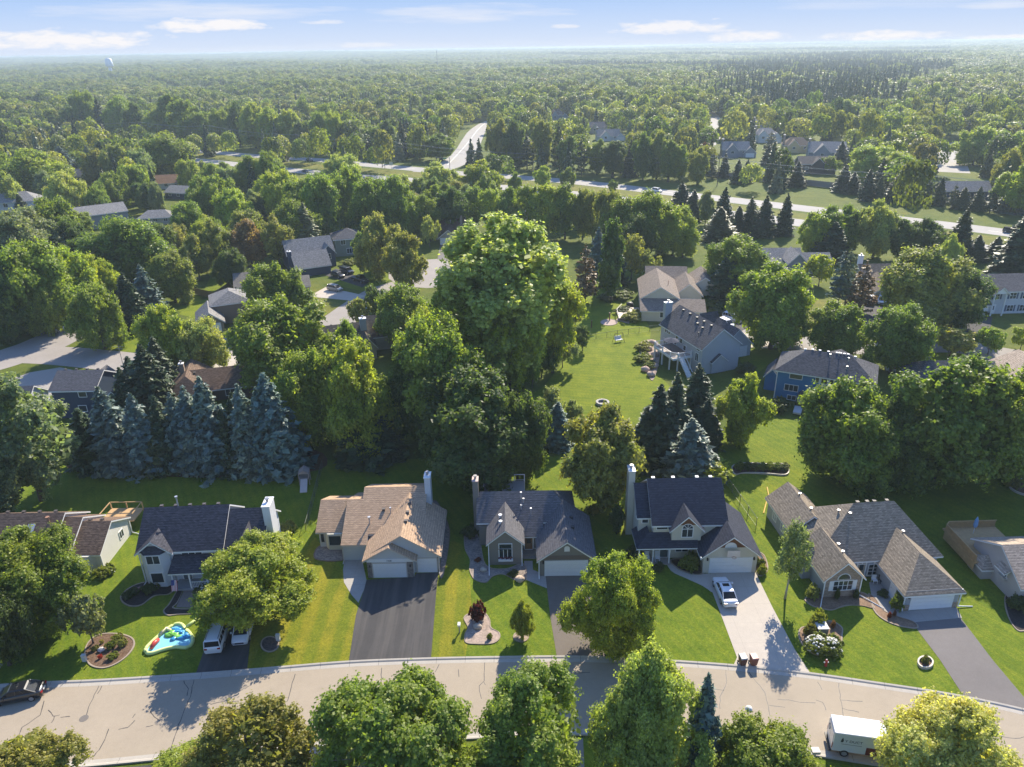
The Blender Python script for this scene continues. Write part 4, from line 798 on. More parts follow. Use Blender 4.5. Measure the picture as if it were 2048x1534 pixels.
def small(name, label, px, py, yaw, wall, roof, w=14, d=9, ze=3.2, zr=6, two=None, hip=(0, 0)):
    p = spot(px, py); w *= .86 if py < 340 else 1; h = House(name, label, p.x, p.y, yaw, wall, roof); h.block(-w/2, w/2, -d/2, d/2, ze, zr, 'x', hip=hip, oh=.5)
    if py < 340 and not two: two = (-w*.36, w*.08, -d/2-2.2, 0, ze*.92, zr*.93, 'y'); h.window('f', -d/2-2.2, -w*.14, ze*.5, 1.4, 1.3, 2, 1); h.block(w*.3, w*.75, -d/2-1, d/2-1.5, ze*.62, zr*.72, 'y', oh=.4); h.garage('f', -d/2-1, w*.525, 4.4); h.chimney(-w/2-.1, -w/2+1, -.6, .6, zr+1.2, BRICK)
    if two: h.block(*two)
    for k in (-.3, 0, .3): h.window('f', -d/2, k*w, ze*.45, 1.4, 1.2, 2, 1)
    h.vent(1, .3); h.done(); return h
S_ = small
S_('low_grey_house', 'low grey roof house beside the parked cars at left', 318, 445, 10, wBEIGE, rLGREY, 12, 8, 2.8, 4.8, hip=(3, 3))
S_('dark_sided_house', 'dark house with pale grey roof below the rusty one', 372, 395, -18, wNAVY, rLGREY, 14, 9, 3, 5.2)
S_('rust_roofed_house', 'house with a ribbed rusty roof beside the highway trees', 338, 375, 12, wPALE, rRUST, 15, 10, 3, 6)
S_('brown_edge_house', 'brown roof house sunk in trees left of the rusty roof', 235, 370, 6, wBEIGE, rRUST, 17, 10, 3, 5.5)
S_('gabled_grey_house', 'grey house with a small white gable far left near the spruces', 172, 362, -8, wSLATE, rGREY, 16, 9, 3.4, 6, (3, 8, -7, 0, 3.2, 5.6, 'y'))
S_('hidden_grey_house', 'grey roofed house glimpsed behind the hedge row trees', 1035, 452, 5, wPALE, rLGREY, 14, 9, 3, 5.6)
S_('porch_house', 'grey house with white porch beyond the highway wall', 1468, 312, -8, wSLATE, rLGREY, 17, 10, 4.4, 8)
S_('white_far_house', 'white two storey house with tan roof beside the yellow house', 1528, 283, -10, wWHITE, rLGREY, 15, 11, 5.2, 8.4, hip=(3, 3))
S_('brown_chimney_house', 'grey gabled house just behind the white far house', 1516, 262, 35, wSLATE, rLGREY, 14, 10, 4.5, 8.5)
S_('yellow_house', 'yellow house with brown hip roof across the highway', 1590, 303, -12, W_('yellow_siding', (.52, .42, .22)), shingle('brown_hip_shingles', (.2, .15, .11), .25), 17, 12, 4.4, 8, hip=(4, 4))
S_('long_roofed_house', 'long slate roof house beside the dark brown house', 1650, 315, -16, wSLATE, rLGREY, 22, 14, 4, 8.5)
S_('dark_brown_house', 'dark brown house with a white trimmed dormer facing the highway', 1628, 345, -6, wBROWN, shingle('dun_shingles', (.16, .14, .12), .25), 17, 10, 5.0, 7.8, (-3, 3, -6, 0, 4.8, 7.6, 'y'))
S_('brown_annex', 'low brown roofed wing left of the dark brown house', 1580, 338, -6, wBROWN, shingle('dun_shingles', (.16, .14, .12), .25), 11, 8, 2.6, 4.6)
S_('highway_wall_house', 'dark house behind the sound wall at the right', 1920, 400, -6, wNAVY, rLGREY, 18, 9, 4.6, 7.4)
S_('blue_far_house', 'blue house with brown roof right of the curving road', 1113, 240, 0, W_('sky_siding', (.2, .27, .36)), shingle('far_brown', (.2, .15, .12), .2), 15, 12, 5, 9, hip=(4, 4))
S_('pale_far_house', 'pale house with white garage right of the blue one', 1215, 280, 0, wWHITE, rLGREY, 18, 10, 3.4, 7)
S_('grey_far_house', 'grey roofed house behind the pale far house', 1190, 265, 6, wBEIGE, rGREY, 16, 10, 4, 7.5)
for i, (px, py, nm, lab) in enumerate(((500, 222, 'far_gabled_house', 'far grey gabled house left of the centre skyline woods'), (572, 212, 'far_white_house', 'far pale house among trees left of the curving road'), (388, 238, 'far_pink_house', 'far pale pinkish house above the yellow green trees'), (690, 262, 'far_cottage', 'far cottage with pale gable left of the tall spruces'), (840, 225, 'far_brown_house', 'far brown roof house above the road bend'), (905, 205, 'far_sandy_house', 'far sandy roof house over the road bend'), (735, 215, 'far_dusky_house', 'far dusky roof house between the round trees'), (1790, 300, 'far_peach_house', 'far peach house behind the yellow green trees'), (1975, 310, 'far_slate_house', 'far slate roof house right of the cul de sac'), (1225, 175, 'far_roof_house', 'far pale roof showing in the woods above the hedge'))):
    S_(nm, lab, px, py, random.uniform(-30, 30), [wPALE, wBEIGE, wSLATE][i % 3], [rLGREY, rGREY, rLTAN][i % 3], 15, 11, 4.4, 8.2)

# roofs scattered through the woods further out; each is named by the nearest known house
FAR = []
for i, (px, py) in enumerate(((440, 246), (612, 236), (772, 222), (1012, 200), (1302, 246), (1335, 214), (820, 196), (560, 178), (345, 190), (1180, 168), (1062, 174), (1850, 262), (1992, 240), (930, 166), (655, 190), (470, 182), (1260, 196), (240, 215), (1120, 186), (880, 178))):
    o = S_('far_house', 'far house', px, py, random.uniform(-40, 40), [wPALE, wBEIGE, wSLATE, wWHITE][i % 4], [rLGREY, rLTAN, rGREY, rBROWN][(i*7+i//4) % 4], random.uniform(14, 19), 12, 4.8, 9.5, hip=(0, 0) if i % 3 else (4, 4)).root
    FAR.append((o, [('pale', 'grey'), ('beige', 'sandy'), ('slate', 'dark'), ('white', 'brown')][i % 4][0], ['pale grey', 'sandy', 'grey', 'brown'][(i*7+i//4) % 4]))
rows = {}
for o, wc, rc in FAR:
    x, y = o.location.x, o.location.y; n, lx, ly = min([(h[4].replace('_', ' '), h[0], h[1]) for h in HOUSES if h[4] != 'far_house'], key=lambda l: math.hypot(l[1]-x, l[2]-y)); dx, dy = x-lx, y-ly
    rows.setdefault((f'far {wc} house with {rc} roof', ('right of' if dx > 0 else 'left of') if abs(dx) > abs(dy) else ('beyond' if dy > 0 else 'in front of'), n), []).append((math.hypot(dx, dy), o))
for (d, rel, n), L in rows.items():
    for i, (_, o) in enumerate(sorted(L, key=lambda a: a[0])): o['label'] = f'{d} {rel} the {n}' + ('' if not i else ', %s from it' % ['', 'second', 'third', 'fourth'][i])
# ------------------------------------------------------------------ ground, roads, drives
G1 = grass('lawn_grass', (.128, .188, .018), (.168, .212, .022), 1.15, .45, .5); G2 = grass('dry_lawn_grass', (.18, .20, .022), (.225, .22, .026), 2.6); G3 = grass('back_lawn_grass', (.155, .20, .018), (.185, .228, .02), 1.2, .4, 1.35)
G0 = grass('rough_grass', (.09, .13, .02), (.135, .155, .03)); GV = grass('verge_grass', (.15, .165, .03), (.20, .19, .05))
ASPH = pave('driveway_asphalt', (.060, .057, .056), .10, streak=.16); ASPH2 = pave('brown_asphalt', (.16, .135, .11), .1); CONC = pave('driveway_concrete', (.46, .41, .345), .07, 3.0); WALK = pave('walk_concrete', (.36, .335, .30), .08, 1.5)
STREET = pave('street_surface', (.355, .297, .222), .06); KERB = pave('kerb_concrete', (.42, .385, .33), .08, 0); HWY = pave('highway_asphalt', (.36, .34, .31), .07); MIDR = pave('mid_street', (.31, .28, .25), .08)
MULCH = gravel('brown_mulch', (.11, .065, .04), (.2, .13, .085), 9); DMULCH = gravel('dark_mulch', (.03, .025, .022), (.06, .05, .045), 9); ROCK = gravel('river_rock', (.36, .30, .25), (.20, .17, .15), 5.5); ROCKP = gravel('pink_rock', (.48, .37, .30), (.3, .24, .2), 6); TANM = gravel('tan_mulch', (.30, .20, .13), (.2, .135, .09), 9); PINE = gravel('needle_litter', (.16, .095, .05), (.08, .06, .03), 6)
def struct(o): return tag(o, kind='structure')
def px_poly(pts, z=0.0): return [tuple(spot(x, y, 0).xy) + (z,) for x, y in pts]
def flat(name, pts, mat, z, world=False):
    q = [(x, y, z) for x, y in pts] if world else px_poly(pts, z)
    a = sum(p[0]*r[1]-r[0]*p[1] for p, r in zip(q, q[1:]+q[:1]))
    if a < 0: q.reverse()
    mb = MB(); mb.poly(q); return struct(mb.build(name, mat, uv=False))
def smooth(pts, n=6, closed=True):
    out = []; m = len(pts)
    for i in range(m if closed else m - 1):
        p = [pts[(i+k) % m] if closed else pts[min(max(i+k, 0), m-1)] for k in (-1, 0, 1, 2)]
        for j in range(n):
            t = j / n
            out.append(tuple(0.5*((2*p[1][d]) + (-p[0][d]+p[2][d])*t + (2*p[0][d]-5*p[1][d]+4*p[2][d]-p[3][d])*t*t + (-p[0][d]+3*p[1][d]-3*p[2][d]+p[3][d])*t**3) for d in (0, 1)))
    if not closed: out.append(tuple(pts[-1][:2]))
    return out
def ribbon(name, mid_pts, w, mat, z, world=False):
    c = smooth([tuple(p) if world else tuple(spot(*p).xy) for p in mid_pts], 8, False); mb = MB(); L = []; Rr = []
    for i, p in enumerate(c):
        a = Vector(c[max(i-1, 0)]); b = Vector(c[min(i+1, len(c)-1)]); d = (b-a).normalized(); n = Vector((-d.y, d.x)); ww = (w[0] + (w[1]-w[0])*i/(len(c)-1)) if isinstance(w, tuple) else w
        L.append(Vector(p) + n*ww/2); Rr.append(Vector(p) - n*ww/2)
    for i in range(len(c)-1): mb.poly([(*Rr[i], z), (*Rr[i+1], z), (*L[i+1], z), (*L[i], z)])
    o = struct(mb.build(name, mat, uv=False)); ROADS.append((np.array(c), (max(w) if isinstance(w, tuple) else w)/2)); return o
ROADS = []
# the ground: one sheet to the horizon
def hill(x, y):
    d = math.hypot(x, y)
    if d < 1000: return 0.0
    k = min(1, (d - 1000) / 1500); n = math.sin(x*.0013 + 1.0)*math.cos(y*.0011 + .4) + .6*math.sin(x*.0031 + y*.0017) + .35*math.sin(x*.006 - y*.0045)
    return max(-4, k*(5.0*n) + 27*max(0, (d - 4200)/4400) + 2.0*k)
mb = MB(); ys = [-60, 40, 150, 300, 500, 700, 900, 1000] + list(range(1200, 9001, 200)); xs = list(range(-8800, 8801, 400)) + [-100, 100]; xs.sort(); ny = len(xs)
mb.v = [(x, y, hill(x, y)) for y in ys for x in xs]; mb.f = [(j*ny+i, j*ny+i+1, (j+1)*ny+i+1, (j+1)*ny+i) for j in range(len(ys)-1) for i in range(ny-1)]; mb.m = [0]*len(mb.f)
struct(mb.build('ground', G0, uv=False, smooth=True))
far_k = [(-420, 1425), (-300, 1405), (0, 1372), (200, 1362), (400, 1349), (550, 1337), (700, 1325), (850, 1319), (1000, 1316), (1150, 1315), (1300, 1321), (1450, 1331), (1600, 1346), (1750, 1367), (1900, 1390), (2048, 1421), (2300, 1485), (2500, 1550)]
near_k = [(-420, 1600), (-200, 1562), (0, 1545), (180, 1532), (400, 1511), (550, 1500), (700, 1490), (900, 1479), (1050, 1472), (1180, 1469), (1350, 1477), (1500, 1491), (1640, 1512), (1800, 1538), (1950, 1570), (2100, 1610), (2300, 1680), (2500, 1760)]
FK = smooth([tuple(spot(*p).xy) for p in far_k], 6, False); NK = smooth([tuple(spot(*p).xy) for p in near_k], 6, False)
# lawns
lawn_front = [(p[0], p[1] + .0) for p in FK]
flat('lawn', lawn_front + [(78, 96), (60, 100), (-70, 100), (-95, 92), (-90, 50)], G1, .008, True)
flat('lawn', [(502, 1240), (510, 1195), (560, 1170), (600, 1110), (630, 1075), (700, 1160), (716, 1200), (713, 1230), (697, 1327), (640, 1331), (494, 1343)], G2, .016)
flat('lawn', [(874, 1140), (905, 1080), (925, 1090), (940, 1160), (944, 1230), (930, 1318), (862, 1318), (868, 1250)], G2, .016)
flat('lawn', smooth([(1045, 800), (1090, 770), (1140, 690), (1080, 650), (1140, 580), (1200, 560), (1290, 640), (1300, 680), (1290, 720), (1350, 790), (1310, 840), (1220, 870), (1080, 860)], 5), G3, .012)
flat('lawn', smooth([(1440, 880), (1500, 840), (1620, 850), (1600, 930), (1640, 990), (1540, 1010), (1520, 1080), (1450, 960)], 5), G1, .012)
flat('lawn', [(515, 620), (620, 590), (700, 612), (690, 625), (650, 640), (540, 640)], GV, .012)
flat('lawn', [(670, 565), (700, 530), (760, 520), (780, 560), (740, 585), (690, 575)], G3, .012)
flat('lawn', [(330, 610), (390, 590), (430, 600), (400, 640), (345, 625)], G3, .012); flat('lawn', [(400, 600), (420, 555), (500, 555), (520, 600), (450, 590)], G3, .012)
flat('lawn', [(150, 690), (230, 650), (285, 660), (275, 705), (190, 700)], G3, .013)
flat('lawn', [(1560, 640), (1620, 600), (1720, 600), (1720, 660), (1600, 665)], GV, .012); flat('lawn', [(1850, 690), (1905, 620), (1900, 690)], GV, .012); flat('lawn', [(1380, 650), (1480, 620), (1500, 650), (1440, 672)], GV, .012)
flat('lawn', [(1470, 690), (1535, 695), (1565, 705), (1500, 760), (1480, 720)], G3, .012); flat('lawn', [(1810, 700), (1960, 690), (1960, 730), (1800, 740)], G3, .012)
flat('lawn', [(-300, 1640), (0, 1560), (180, 1542), (400, 1521), (700, 1499), (1050, 1480), (1180, 1477), (1350, 1485), (1640, 1520), (1950, 1580), (2300, 1700), (2300, 1900), (-300, 1900)], G1, .012)
flat('needle_litter', smooth([(150, 900), (250, 905), (350, 910), (500, 920), (630, 900), (640, 940), (450, 955), (260, 950), (140, 940)], 4), PINE, .014)
# street and kerbs
mb = MB()
for i in range(len(FK)-1): mb.poly([(*NK[i], .02), (*NK[i+1], .02), (*FK[i+1], .02), (*FK[i], .02)])
struct(mb.build('road', STREET, uv=False)); ROADS.append((np.array([((a[0]+b[0])/2, (a[1]+b[1])/2) for a, b in zip(FK, NK)]), 6))
def kerb(name, line, side):
    mb = MB(); prof = [(-.62, .024), (-.2, .036), (-.06, .13), (.14, .15), (.16, -.05)]; rows = []
    for i, p in enumerate(line):
        a = Vector(line[max(i-1, 0)]); b = Vector(line[min(i+1, len(line)-1)]); d = (b-a).normalized(); n = Vector((-d.y, d.x)) * side; rows.append([(*(Vector(p)+n*o), z) for o, z in prof])
    for r, q in zip(rows, rows[1:]):
        for k in range(len(prof)-1):
            f = [r[k], q[k], q[k+1], r[k+1]]; mb.poly(f if side < 0 else list(reversed(f)))
    struct(mb.build(name, KERB, uv=False)); J = MB(); acc = 0
    for i in range(1, len(rows)):
        L_ = (Vector(rows[i][2]) - Vector(rows[i-1][2])).length; k = 0.0
        while acc + (L_ - k) > 3.0:
            k += 3.0 - acc; acc = 0; f = k / L_; d = (Vector(rows[i][2]) - Vector(rows[i-1][2])).normalized() * .016
            q = [Vector(a).lerp(Vector(b), f) + Vector((0, 0, .003)) for a, b in zip(rows[i-1], rows[i])]
            for a, b in zip(q[:-1], q[1:-1]): J.poly([a - d, a + d, b + d, b - d] if side > 0 else [a + d, a - d, b - d, b + d])
        acc += L_ - k
    struct(J.build('kerb_joint', plain('joint', (.12, .11, .10), .9), uv=False))
kerb('kerb', FK, 1); kerb('kerb', NK, -1)
# sealed cracks
TAR = plain('tar_seal', (.055, .05, .045), .6); mb = MB(); rng = random.Random(5)
def crack(pts, w=.075):
    q = [spot(*p).xy for p in pts]; fine = []
    for a, b in zip(q, q[1:]):
        n = max(2, int((b-a).length/.45))
        for i in range(n): t = i/n; d = (b-a).normalized(); fine.append(a.lerp(b, t) + Vector((-d.y, d.x))*rng.uniform(-.05, .05))
    fine.append(q[-1])
    for a, b in zip(fine, fine[1:]):
        d = (b-a).normalized(); n = Vector((-d.y, d.x))*w*rng.uniform(.35, .6); mb.poly([(*(a-n), .0245), (*(b-n), .0245), (*(b+n), .0245), (*(a+n), .0245)])
for c in [[(88, 1402), (80, 1430), (45, 1455), (32, 1482)], [(97, 1420), (106, 1433), (120, 1430)], [(110, 1433), (103, 1446)], [(121, 1436), (140, 1433)], [(198, 1372), (185, 1398), (176, 1415), (173, 1430)], [(205, 1372), (195, 1388)], [(217, 1458), (210, 1480), (198, 1500), (188, 1513)], [(237, 1459), (255, 1455), (270, 1441)], [(266, 1436), (271, 1428)], [(388, 1360), (380, 1395), (357, 1450), (341, 1502)], [(367, 1362), (376, 1378), (374, 1392)], [(301, 1422), (308, 1435), (320, 1442)], [(292, 1454), (306, 1451)], [(421, 1409), (450, 1403)], [(462, 1404), (477, 1402)],
          [(590, 1348), (582, 1375), (575, 1403)], [(763, 1336), (761, 1385), (761, 1410)], [(727, 1387), (778, 1382)], [(878, 1329), (870, 1345)], [(969, 1325), (968, 1362), (958, 1372), (963, 1398)], [(968, 1364), (971, 1370)], [(917, 1339), (918, 1354)], [(1089, 1324), (1091, 1370), (1096, 1400)], [(1452, 1340), (1453, 1365), (1440, 1394), (1440, 1418)], [(1411, 1378), (1448, 1381)], [(1497, 1345), (1530, 1385), (1537, 1415), (1540, 1432)], [(1538, 1411), (1570, 1415)], [(1555, 1399), (1577, 1400), (1602, 1405), (1631, 1406)], [(1632, 1401), (1646, 1405), (1652, 1421)], [(1635, 1364), (1644, 1380)], [(1677, 1366), (1681, 1398), (1690, 1450)], [(1682, 1400), (1705, 1403), (1725, 1403)], [(1684, 1417), (1718, 1425)], [(1995, 1471), (2030, 1478), (2048, 1474)], [(2000, 1500), (2025, 1525), (2048, 1530)], [(700, 1440), (690, 1480)], [(1120, 1349), (1180, 1345)], [(90, 1500), (140, 1470)], [(1830, 1400), (1835, 1430)]]: crack(c)
struct(mb.build('road_crack_seal', TAR, uv=False))
# drives and walks (each a thin sheet over the lawn)
def drive(name, pts, mat, z=.03): return flat(name, pts, mat, z)
drive('driveway', [(436, 1195), (511, 1195), (503, 1260), (494, 1342), (391, 1350), (412, 1290)], ASPH)
drive('driveway', [(733, 1160), (828, 1154), (833, 1147), (877, 1145), (873, 1180), (862, 1318), (697, 1327), (712, 1230), (728, 1180)], ASPH); drive('path', [(690, 1118), (724, 1118), (733, 1160), (728, 1180), (717, 1206), (703, 1190), (688, 1165), (686, 1140)], WALK, .034)
drive('driveway', [(1091, 1152), (1182, 1150), (1197, 1240), (1212, 1317), (1114, 1316), (1100, 1230)], ASPH2); drive('path', [(1048, 1122), (1065, 1122), (1066, 1140), (1091, 1150), (1094, 1177), (1052, 1160)], WALK, .034)
drive('driveway', [(1404, 1148), (1509, 1141), (1545, 1215), (1590, 1300), (1622, 1349), (1466, 1333), (1474, 1315), (1444, 1235), (1425, 1185)], CONC); drive('path', smooth([(1330, 1118), (1342, 1120), (1350, 1134), (1380, 1146), (1410, 1148), (1427, 1185), (1405, 1172), (1370, 1156), (1342, 1142)], 3), CONC, .034)
drive('driveway', [(1822, 1243), (1919, 1233), (1985, 1320), (2075, 1427), (1930, 1397), (1880, 1320)], pave('grey_asphalt', (.17, .155, .145), .08)); drive('path', [(1800, 1223), (1912, 1213), (1924, 1236), (1826, 1245), (1785, 1240)], WALK, .034); drive('path', [(1738, 1165), (1772, 1163), (1800, 1223), (1785, 1240), (1762, 1222), (1745, 1205)], WALK, .036)
drive('driveway', [(55, 1185), (100, 1180), (60, 1260), (-30, 1376), (-160, 1390)], WALK); drive('path', [(352, 1215), (372, 1172), (392, 1172), (385, 1200), (432, 1200), (430, 1217)], pave('paver_walk', (.25, .2, .17), .1, .4), .034)
drive('driveway', [(180, 1541), (318, 1529), (330, 1600), (150, 1610)], ASPH); drive('driveway', [(606, 1506), (650, 1503), (640, 1600), (590, 1600)], ASPH); drive('driveway', [(1110, 1478), (1166, 1477), (1172, 1600), (1090, 1600)], pave('pale_asphalt', (.24, .22, .2), .1)); drive('driveway', [(1560, 1510), (1620, 1516), (1640, 1600), (1560, 1600)], ASPH)
# middle streets
ribbon('road', [(-240, 760), (-60, 735), (60, 700), (130, 668), (175, 642), (230, 612)], (13, 10), MIDR, .02); ribbon('road', [(40, 708), (130, 712), (230, 722), (330, 735), (470, 705), (490, 672)], 9.5, MIDR, .026)
flat('driveway', [(-40, 780), (60, 745), (120, 735), (170, 745), (120, 790), (0, 800)], pave('beige_drive', (.33, .3, .26), .06), .034)
drive('driveway', [(490, 645), (520, 635), (545, 690), (500, 720), (440, 740), (415, 735), (470, 700)], CONC)
drive('driveway', [(617, 593), (652, 574), (733, 592), (706, 602)], CONC); drive('driveway', [(648, 550), (672, 537), (740, 562), (725, 575)], ASPH)
ribbon('road', [(660, 655), (705, 620), (760, 585), (820, 565), (868, 545)], 9, MIDR, .02); flat('road', [(spot(868, 545).x + 13*math.cos(a*.39), spot(868, 545).y + 15*math.sin(a*.39)) for a in range(16)], MIDR, .026, True); drive('driveway', [(880, 490), (914, 489), (905, 520), (875, 520)], pave('grey_asphalt', (.17, .155, .145), .08))
ribbon('road', [(1380, 640), (1470, 668), (1560, 682), (1680, 692), (1800, 690), (1900, 690), (1985, 706), (2150, 735)], 9, MIDR, .02)
drive('driveway', [(1468, 668), (1505, 664), (1560, 680), (1545, 697), (1475, 694)], CONC); drive('driveway', [(1430, 640), (1490, 630), (1510, 650), (1470, 668)], ASPH); drive('driveway', [(1728, 612), (1776, 612), (1790, 640), (1760, 680), (1730, 680)], ASPH); drive('driveway', [(1930, 636), (1985, 634), (1980, 660), (1890, 690), (1880, 672)], ASPH)
# highway: two carriageways, a side road, an intersection
ribbon('highway', [(180, 285), (410, 303), (500, 311), (640, 320), (730, 329), (830, 338), (900, 345), (1000, 352), (1150, 364), (1310, 382), (1480, 402), (1600, 416), (1800, 439), (2048, 470), (2400, 520)], 11.5, HWY, .02)
ribbon('highway', [(180, 300), (410, 322), (520, 334), (600, 342), (720, 353), (850, 362), (1000, 374), (1150, 388), (1310, 408), (1460, 428), (1540, 438), (1700, 459), (1850, 480), (2048, 510), (2400, 570)], 11.5, HWY, .02)
ribbon('verge', [(180, 292), (410, 312), (560, 326), (720, 341), (850, 350), (1000, 363), (1150, 376), (1310, 395), (1460, 415), (1700, 448), (2048, 490), (2400, 545)], 14, GV, .012); ROADS.pop()
ribbon('verge', [(180, 278), (410, 296), (640, 314), (830, 331), (1000, 345), (1150, 356), (1310, 372), (1480, 391), (1600, 404), (1800, 425), (2048, 452)], 14, G0, .010); ROADS[-1] = (ROADS[-1][0], 5)
ribbon('road', [(850, 345), (895, 332), (918, 318), (934, 300), (944, 280), (955, 262), (975, 247), (1003, 237), (1050, 230)], (16, 12), HWY, .03)
ribbon('road', [(1415, 290), (1432, 262), (1428, 235), (1412, 215), (1440, 200)], 10, HWY, .02); ribbon('road', [(1905, 345), (1900, 320), (1905, 300), (1935, 285)], 15, HWY, .02)
mb = MB(); WL = plain('road_paint', (.7, .68, .62), .7)
def line(pts, w, z=.034, dash=0):
    q = smooth([tuple(spot(*p).xy) for p in pts], 10, False); acc = 0
    for a, b in zip(q, q[1:]):
        a, b = Vector(a), Vector(b); acc += (b-a).length
        if dash and int(acc/dash) % 3: continue
        d = (b-a).normalized(); n = Vector((-d.y, d.x))*w/2; mb.poly([(*(a-n), z), (*(b-n), z), (*(b+n), z), (*(a+n), z)])
line([(410, 303), (640, 320), (830, 338), (1000, 352), (1310, 382), (1600, 416), (2048, 470)], .25, .028, 3); line([(895, 330), (932, 290), (960, 255), (985, 238), (1020, 228)], .4, .04)
struct(mb.build('road_marking', WL, uv=False))
# beds: soil or stone inside a low edging
def bed(name, label, pts, mat, edge=None, px=True, h=.1, cat='garden bed'):
    q = smooth([tuple(spot(*p).xy) for p in pts] if px else pts, 5); a = sum(p[0]*r[1]-r[0]*p[1] for p, r in zip(q, q[1:]+q[:1]))
    if a < 0: q.reverse()
    cx = sum(p[0] for p in q)/len(q); cy = sum(p[1] for p in q)/len(q); o = thing(name, label, cat, (cx, cy, 0)); L = [(x-cx, y-cy) for x, y in q]
    m = MB(); m.column(L, -.05, .06); m.build('soil', mat, o, uv=False)
    m = MB(); n = len(L); e = edge or plain('bed_edging', (.30, .24, .18), .9, var=.3); w = .16
    out = [(x*(1+w/max(.5, math.hypot(x, y))), y*(1+w/max(.5, math.hypot(x, y)))) for x, y in L]
    for i in range(n):
        j = (i+1) % n; m.solid([(*L[i], .065), (*L[j], .065), (*out[j], .065), (*out[i], .065), (*L[i], h), (*L[j], h), (*out[j], h), (*out[i], h), (*out[i], -.05), (*out[j], -.05)], [(4, 7, 6, 5), (0, 4, 5, 1), (7, 8, 9, 6)])
    m.build('edging', e, o, uv=False); return o
bed('rock_bed', 'river rock bed wrapped round the left of the grey house', [(930, 1064), (945, 1060), (960, 1080), (972, 1130), (1010, 1138), (1046, 1128), (1050, 1158), (1030, 1160), (1005, 1148), (985, 1152), (972, 1164), (950, 1158), (941, 1140), (942, 1120), (931, 1098)], ROCK)
bed('rock_island', 'pale rock island bed under the red maple shrub', [(929, 1238), (942, 1228), (966, 1226), (978, 1240), (980, 1256), (996, 1265), (997, 1277), (984, 1286), (955, 1287), (933, 1284), (932, 1268), (938, 1256)], ROCKP)
bed('tree_ring', 'round pink rock ring under the young front tree', [(1042 + 13*math.cos(a), 1274 + 9*math.sin(a)) for a in np.arange(0, 6.2, .7)], ROCKP)
bed('flower_island', 'oval mulched flower island near the inflatable', [(172, 1312), (177, 1288), (198, 1271), (232, 1269), (260, 1276), (267, 1290), (255, 1310), (232, 1327), (207, 1335), (184, 1330)], MULCH)
bed('shade_bed', 'dark planting bed with curved edging below the white house bay', [(244, 1192), (248, 1205), (264, 1212), (284, 1209), (308, 1192), (338, 1188), (352, 1168), (330, 1164), (290, 1166), (262, 1176)], DMULCH)
bed('walk_bed', 'narrow edged bed along the white house brick walk', [(329, 1222), (340, 1209), (352, 1188), (360, 1176), (366, 1180), (356, 1206), (352, 1217), (430, 1219), (428, 1226), (360, 1228), (338, 1230)], DMULCH)
bed('porch_bed', 'dark bed of white blooms beside the brick walk', [(394, 1174), (430, 1172), (432, 1198), (388, 1198)], DMULCH)
bed('stump_bed', 'round dark stone bed under the maple shade', [(540 + 16*math.cos(a), 1289 + 14*math.sin(a)) for a in np.arange(0, 6.2, .6)], gravel('dark_rock', (.12, .1, .09), (.06, .05, .05), 6))
bed('gravel_strip', 'gravel bed with timber edge below the tan house bay window', [(633, 1118), (642, 1092), (690, 1092), (690, 1119)], ROCK, plain('timber', (.2, .13, .08)))
bed('gravel_strip', 'gravel strip with timber edge along the right of the tan house', [(866, 1008), (877, 1008), (898, 1062), (888, 1145), (879, 1145), (886, 1062)], ROCK, plain('timber', (.2, .13, .08)))
bed('mulch_bed', 'black mulch bed with a round shrub before the cream garage', [(1344, 1120), (1396, 1121), (1403, 1147), (1378, 1146), (1355, 1136)], DMULCH)
bed('side_bed', 'narrow mulch bed of shrubs right of the cream garage', [(1512, 1108), (1528, 1112), (1534, 1138), (1526, 1150), (1514, 1146)], TANM)
bed('front_bed', 'tan mulch bed below the arched brick window', [(1612, 1198), (1640, 1188), (1722, 1186), (1740, 1205), (1746, 1217), (1722, 1212), (1690, 1211), (1664, 1220), (1640, 1216), (1622, 1210)], TANM)
bed('walk_bed', 'tan mulch bed beside the taupe house front walk', [(1738, 1190), (1752, 1200), (1772, 1225), (1824, 1243), (1832, 1256), (1800, 1252), (1770, 1240), (1750, 1222)], TANM)
bed('island_bed', 'mulched island bed of white hydrangeas on the taupe house lawn', [(1599, 1272), (1606, 1256), (1628, 1258), (1645, 1248), (1662, 1244), (1682, 1256), (1682, 1272), (1676, 1300), (1640, 1310), (1612, 1296)], TANM)
bed('oval_planter', 'small oval stone edged planter near the grey driveway', [(1850 + 13*math.cos(a), 1327 + 10*math.sin(a)) for a in np.arange(0, 6.2, .6)], MULCH, plain('cream_stone', (.5, .44, .36)), h=.3)
bed('back_bed', 'long stone edged shrub bed on the lawn behind the taupe house', [(1466, 934), (1490, 928), (1530, 930), (1566, 930), (1576, 942), (1568, 951), (1530, 948), (1490, 947), (1470, 950)], MULCH, plain('cream_stone', (.5, .44, .36)), h=.25)
bed('corner_bed', 'stone edged bed at the far right behind the deck', [(2022, 970), (2060, 958), (2060, 990), (2030, 984)], MULCH, plain('cream_stone', (.5, .44, .36)), h=.3)
bed('right_bed', 'dark shrub bed against the sandy roofed house', [(2012, 1190), (2040, 1185), (2070, 1240), (2040, 1262), (2018, 1235)], DMULCH)
bed('rock_slope', 'boulder slope bed left of the white deck', [(1278, 690), (1300, 680), (1318, 690), (1316, 730), (1306, 760), (1296, 750), (1284, 720)], ROCKP)
bed('fire_pit_patio', 'round gravel patio with a post behind the long lawn', [(1218 + 16*math.cos(a), 645 + 6*math.sin(a)) for a in np.arange(0, 6.2, .5)], pave('patio', (.42, .33, .28), .1)); flat('path', [(1232, 640), (1245, 625), (1262, 632), (1258, 648)], pave('patio', (.42, .33, .28), .1), .04)
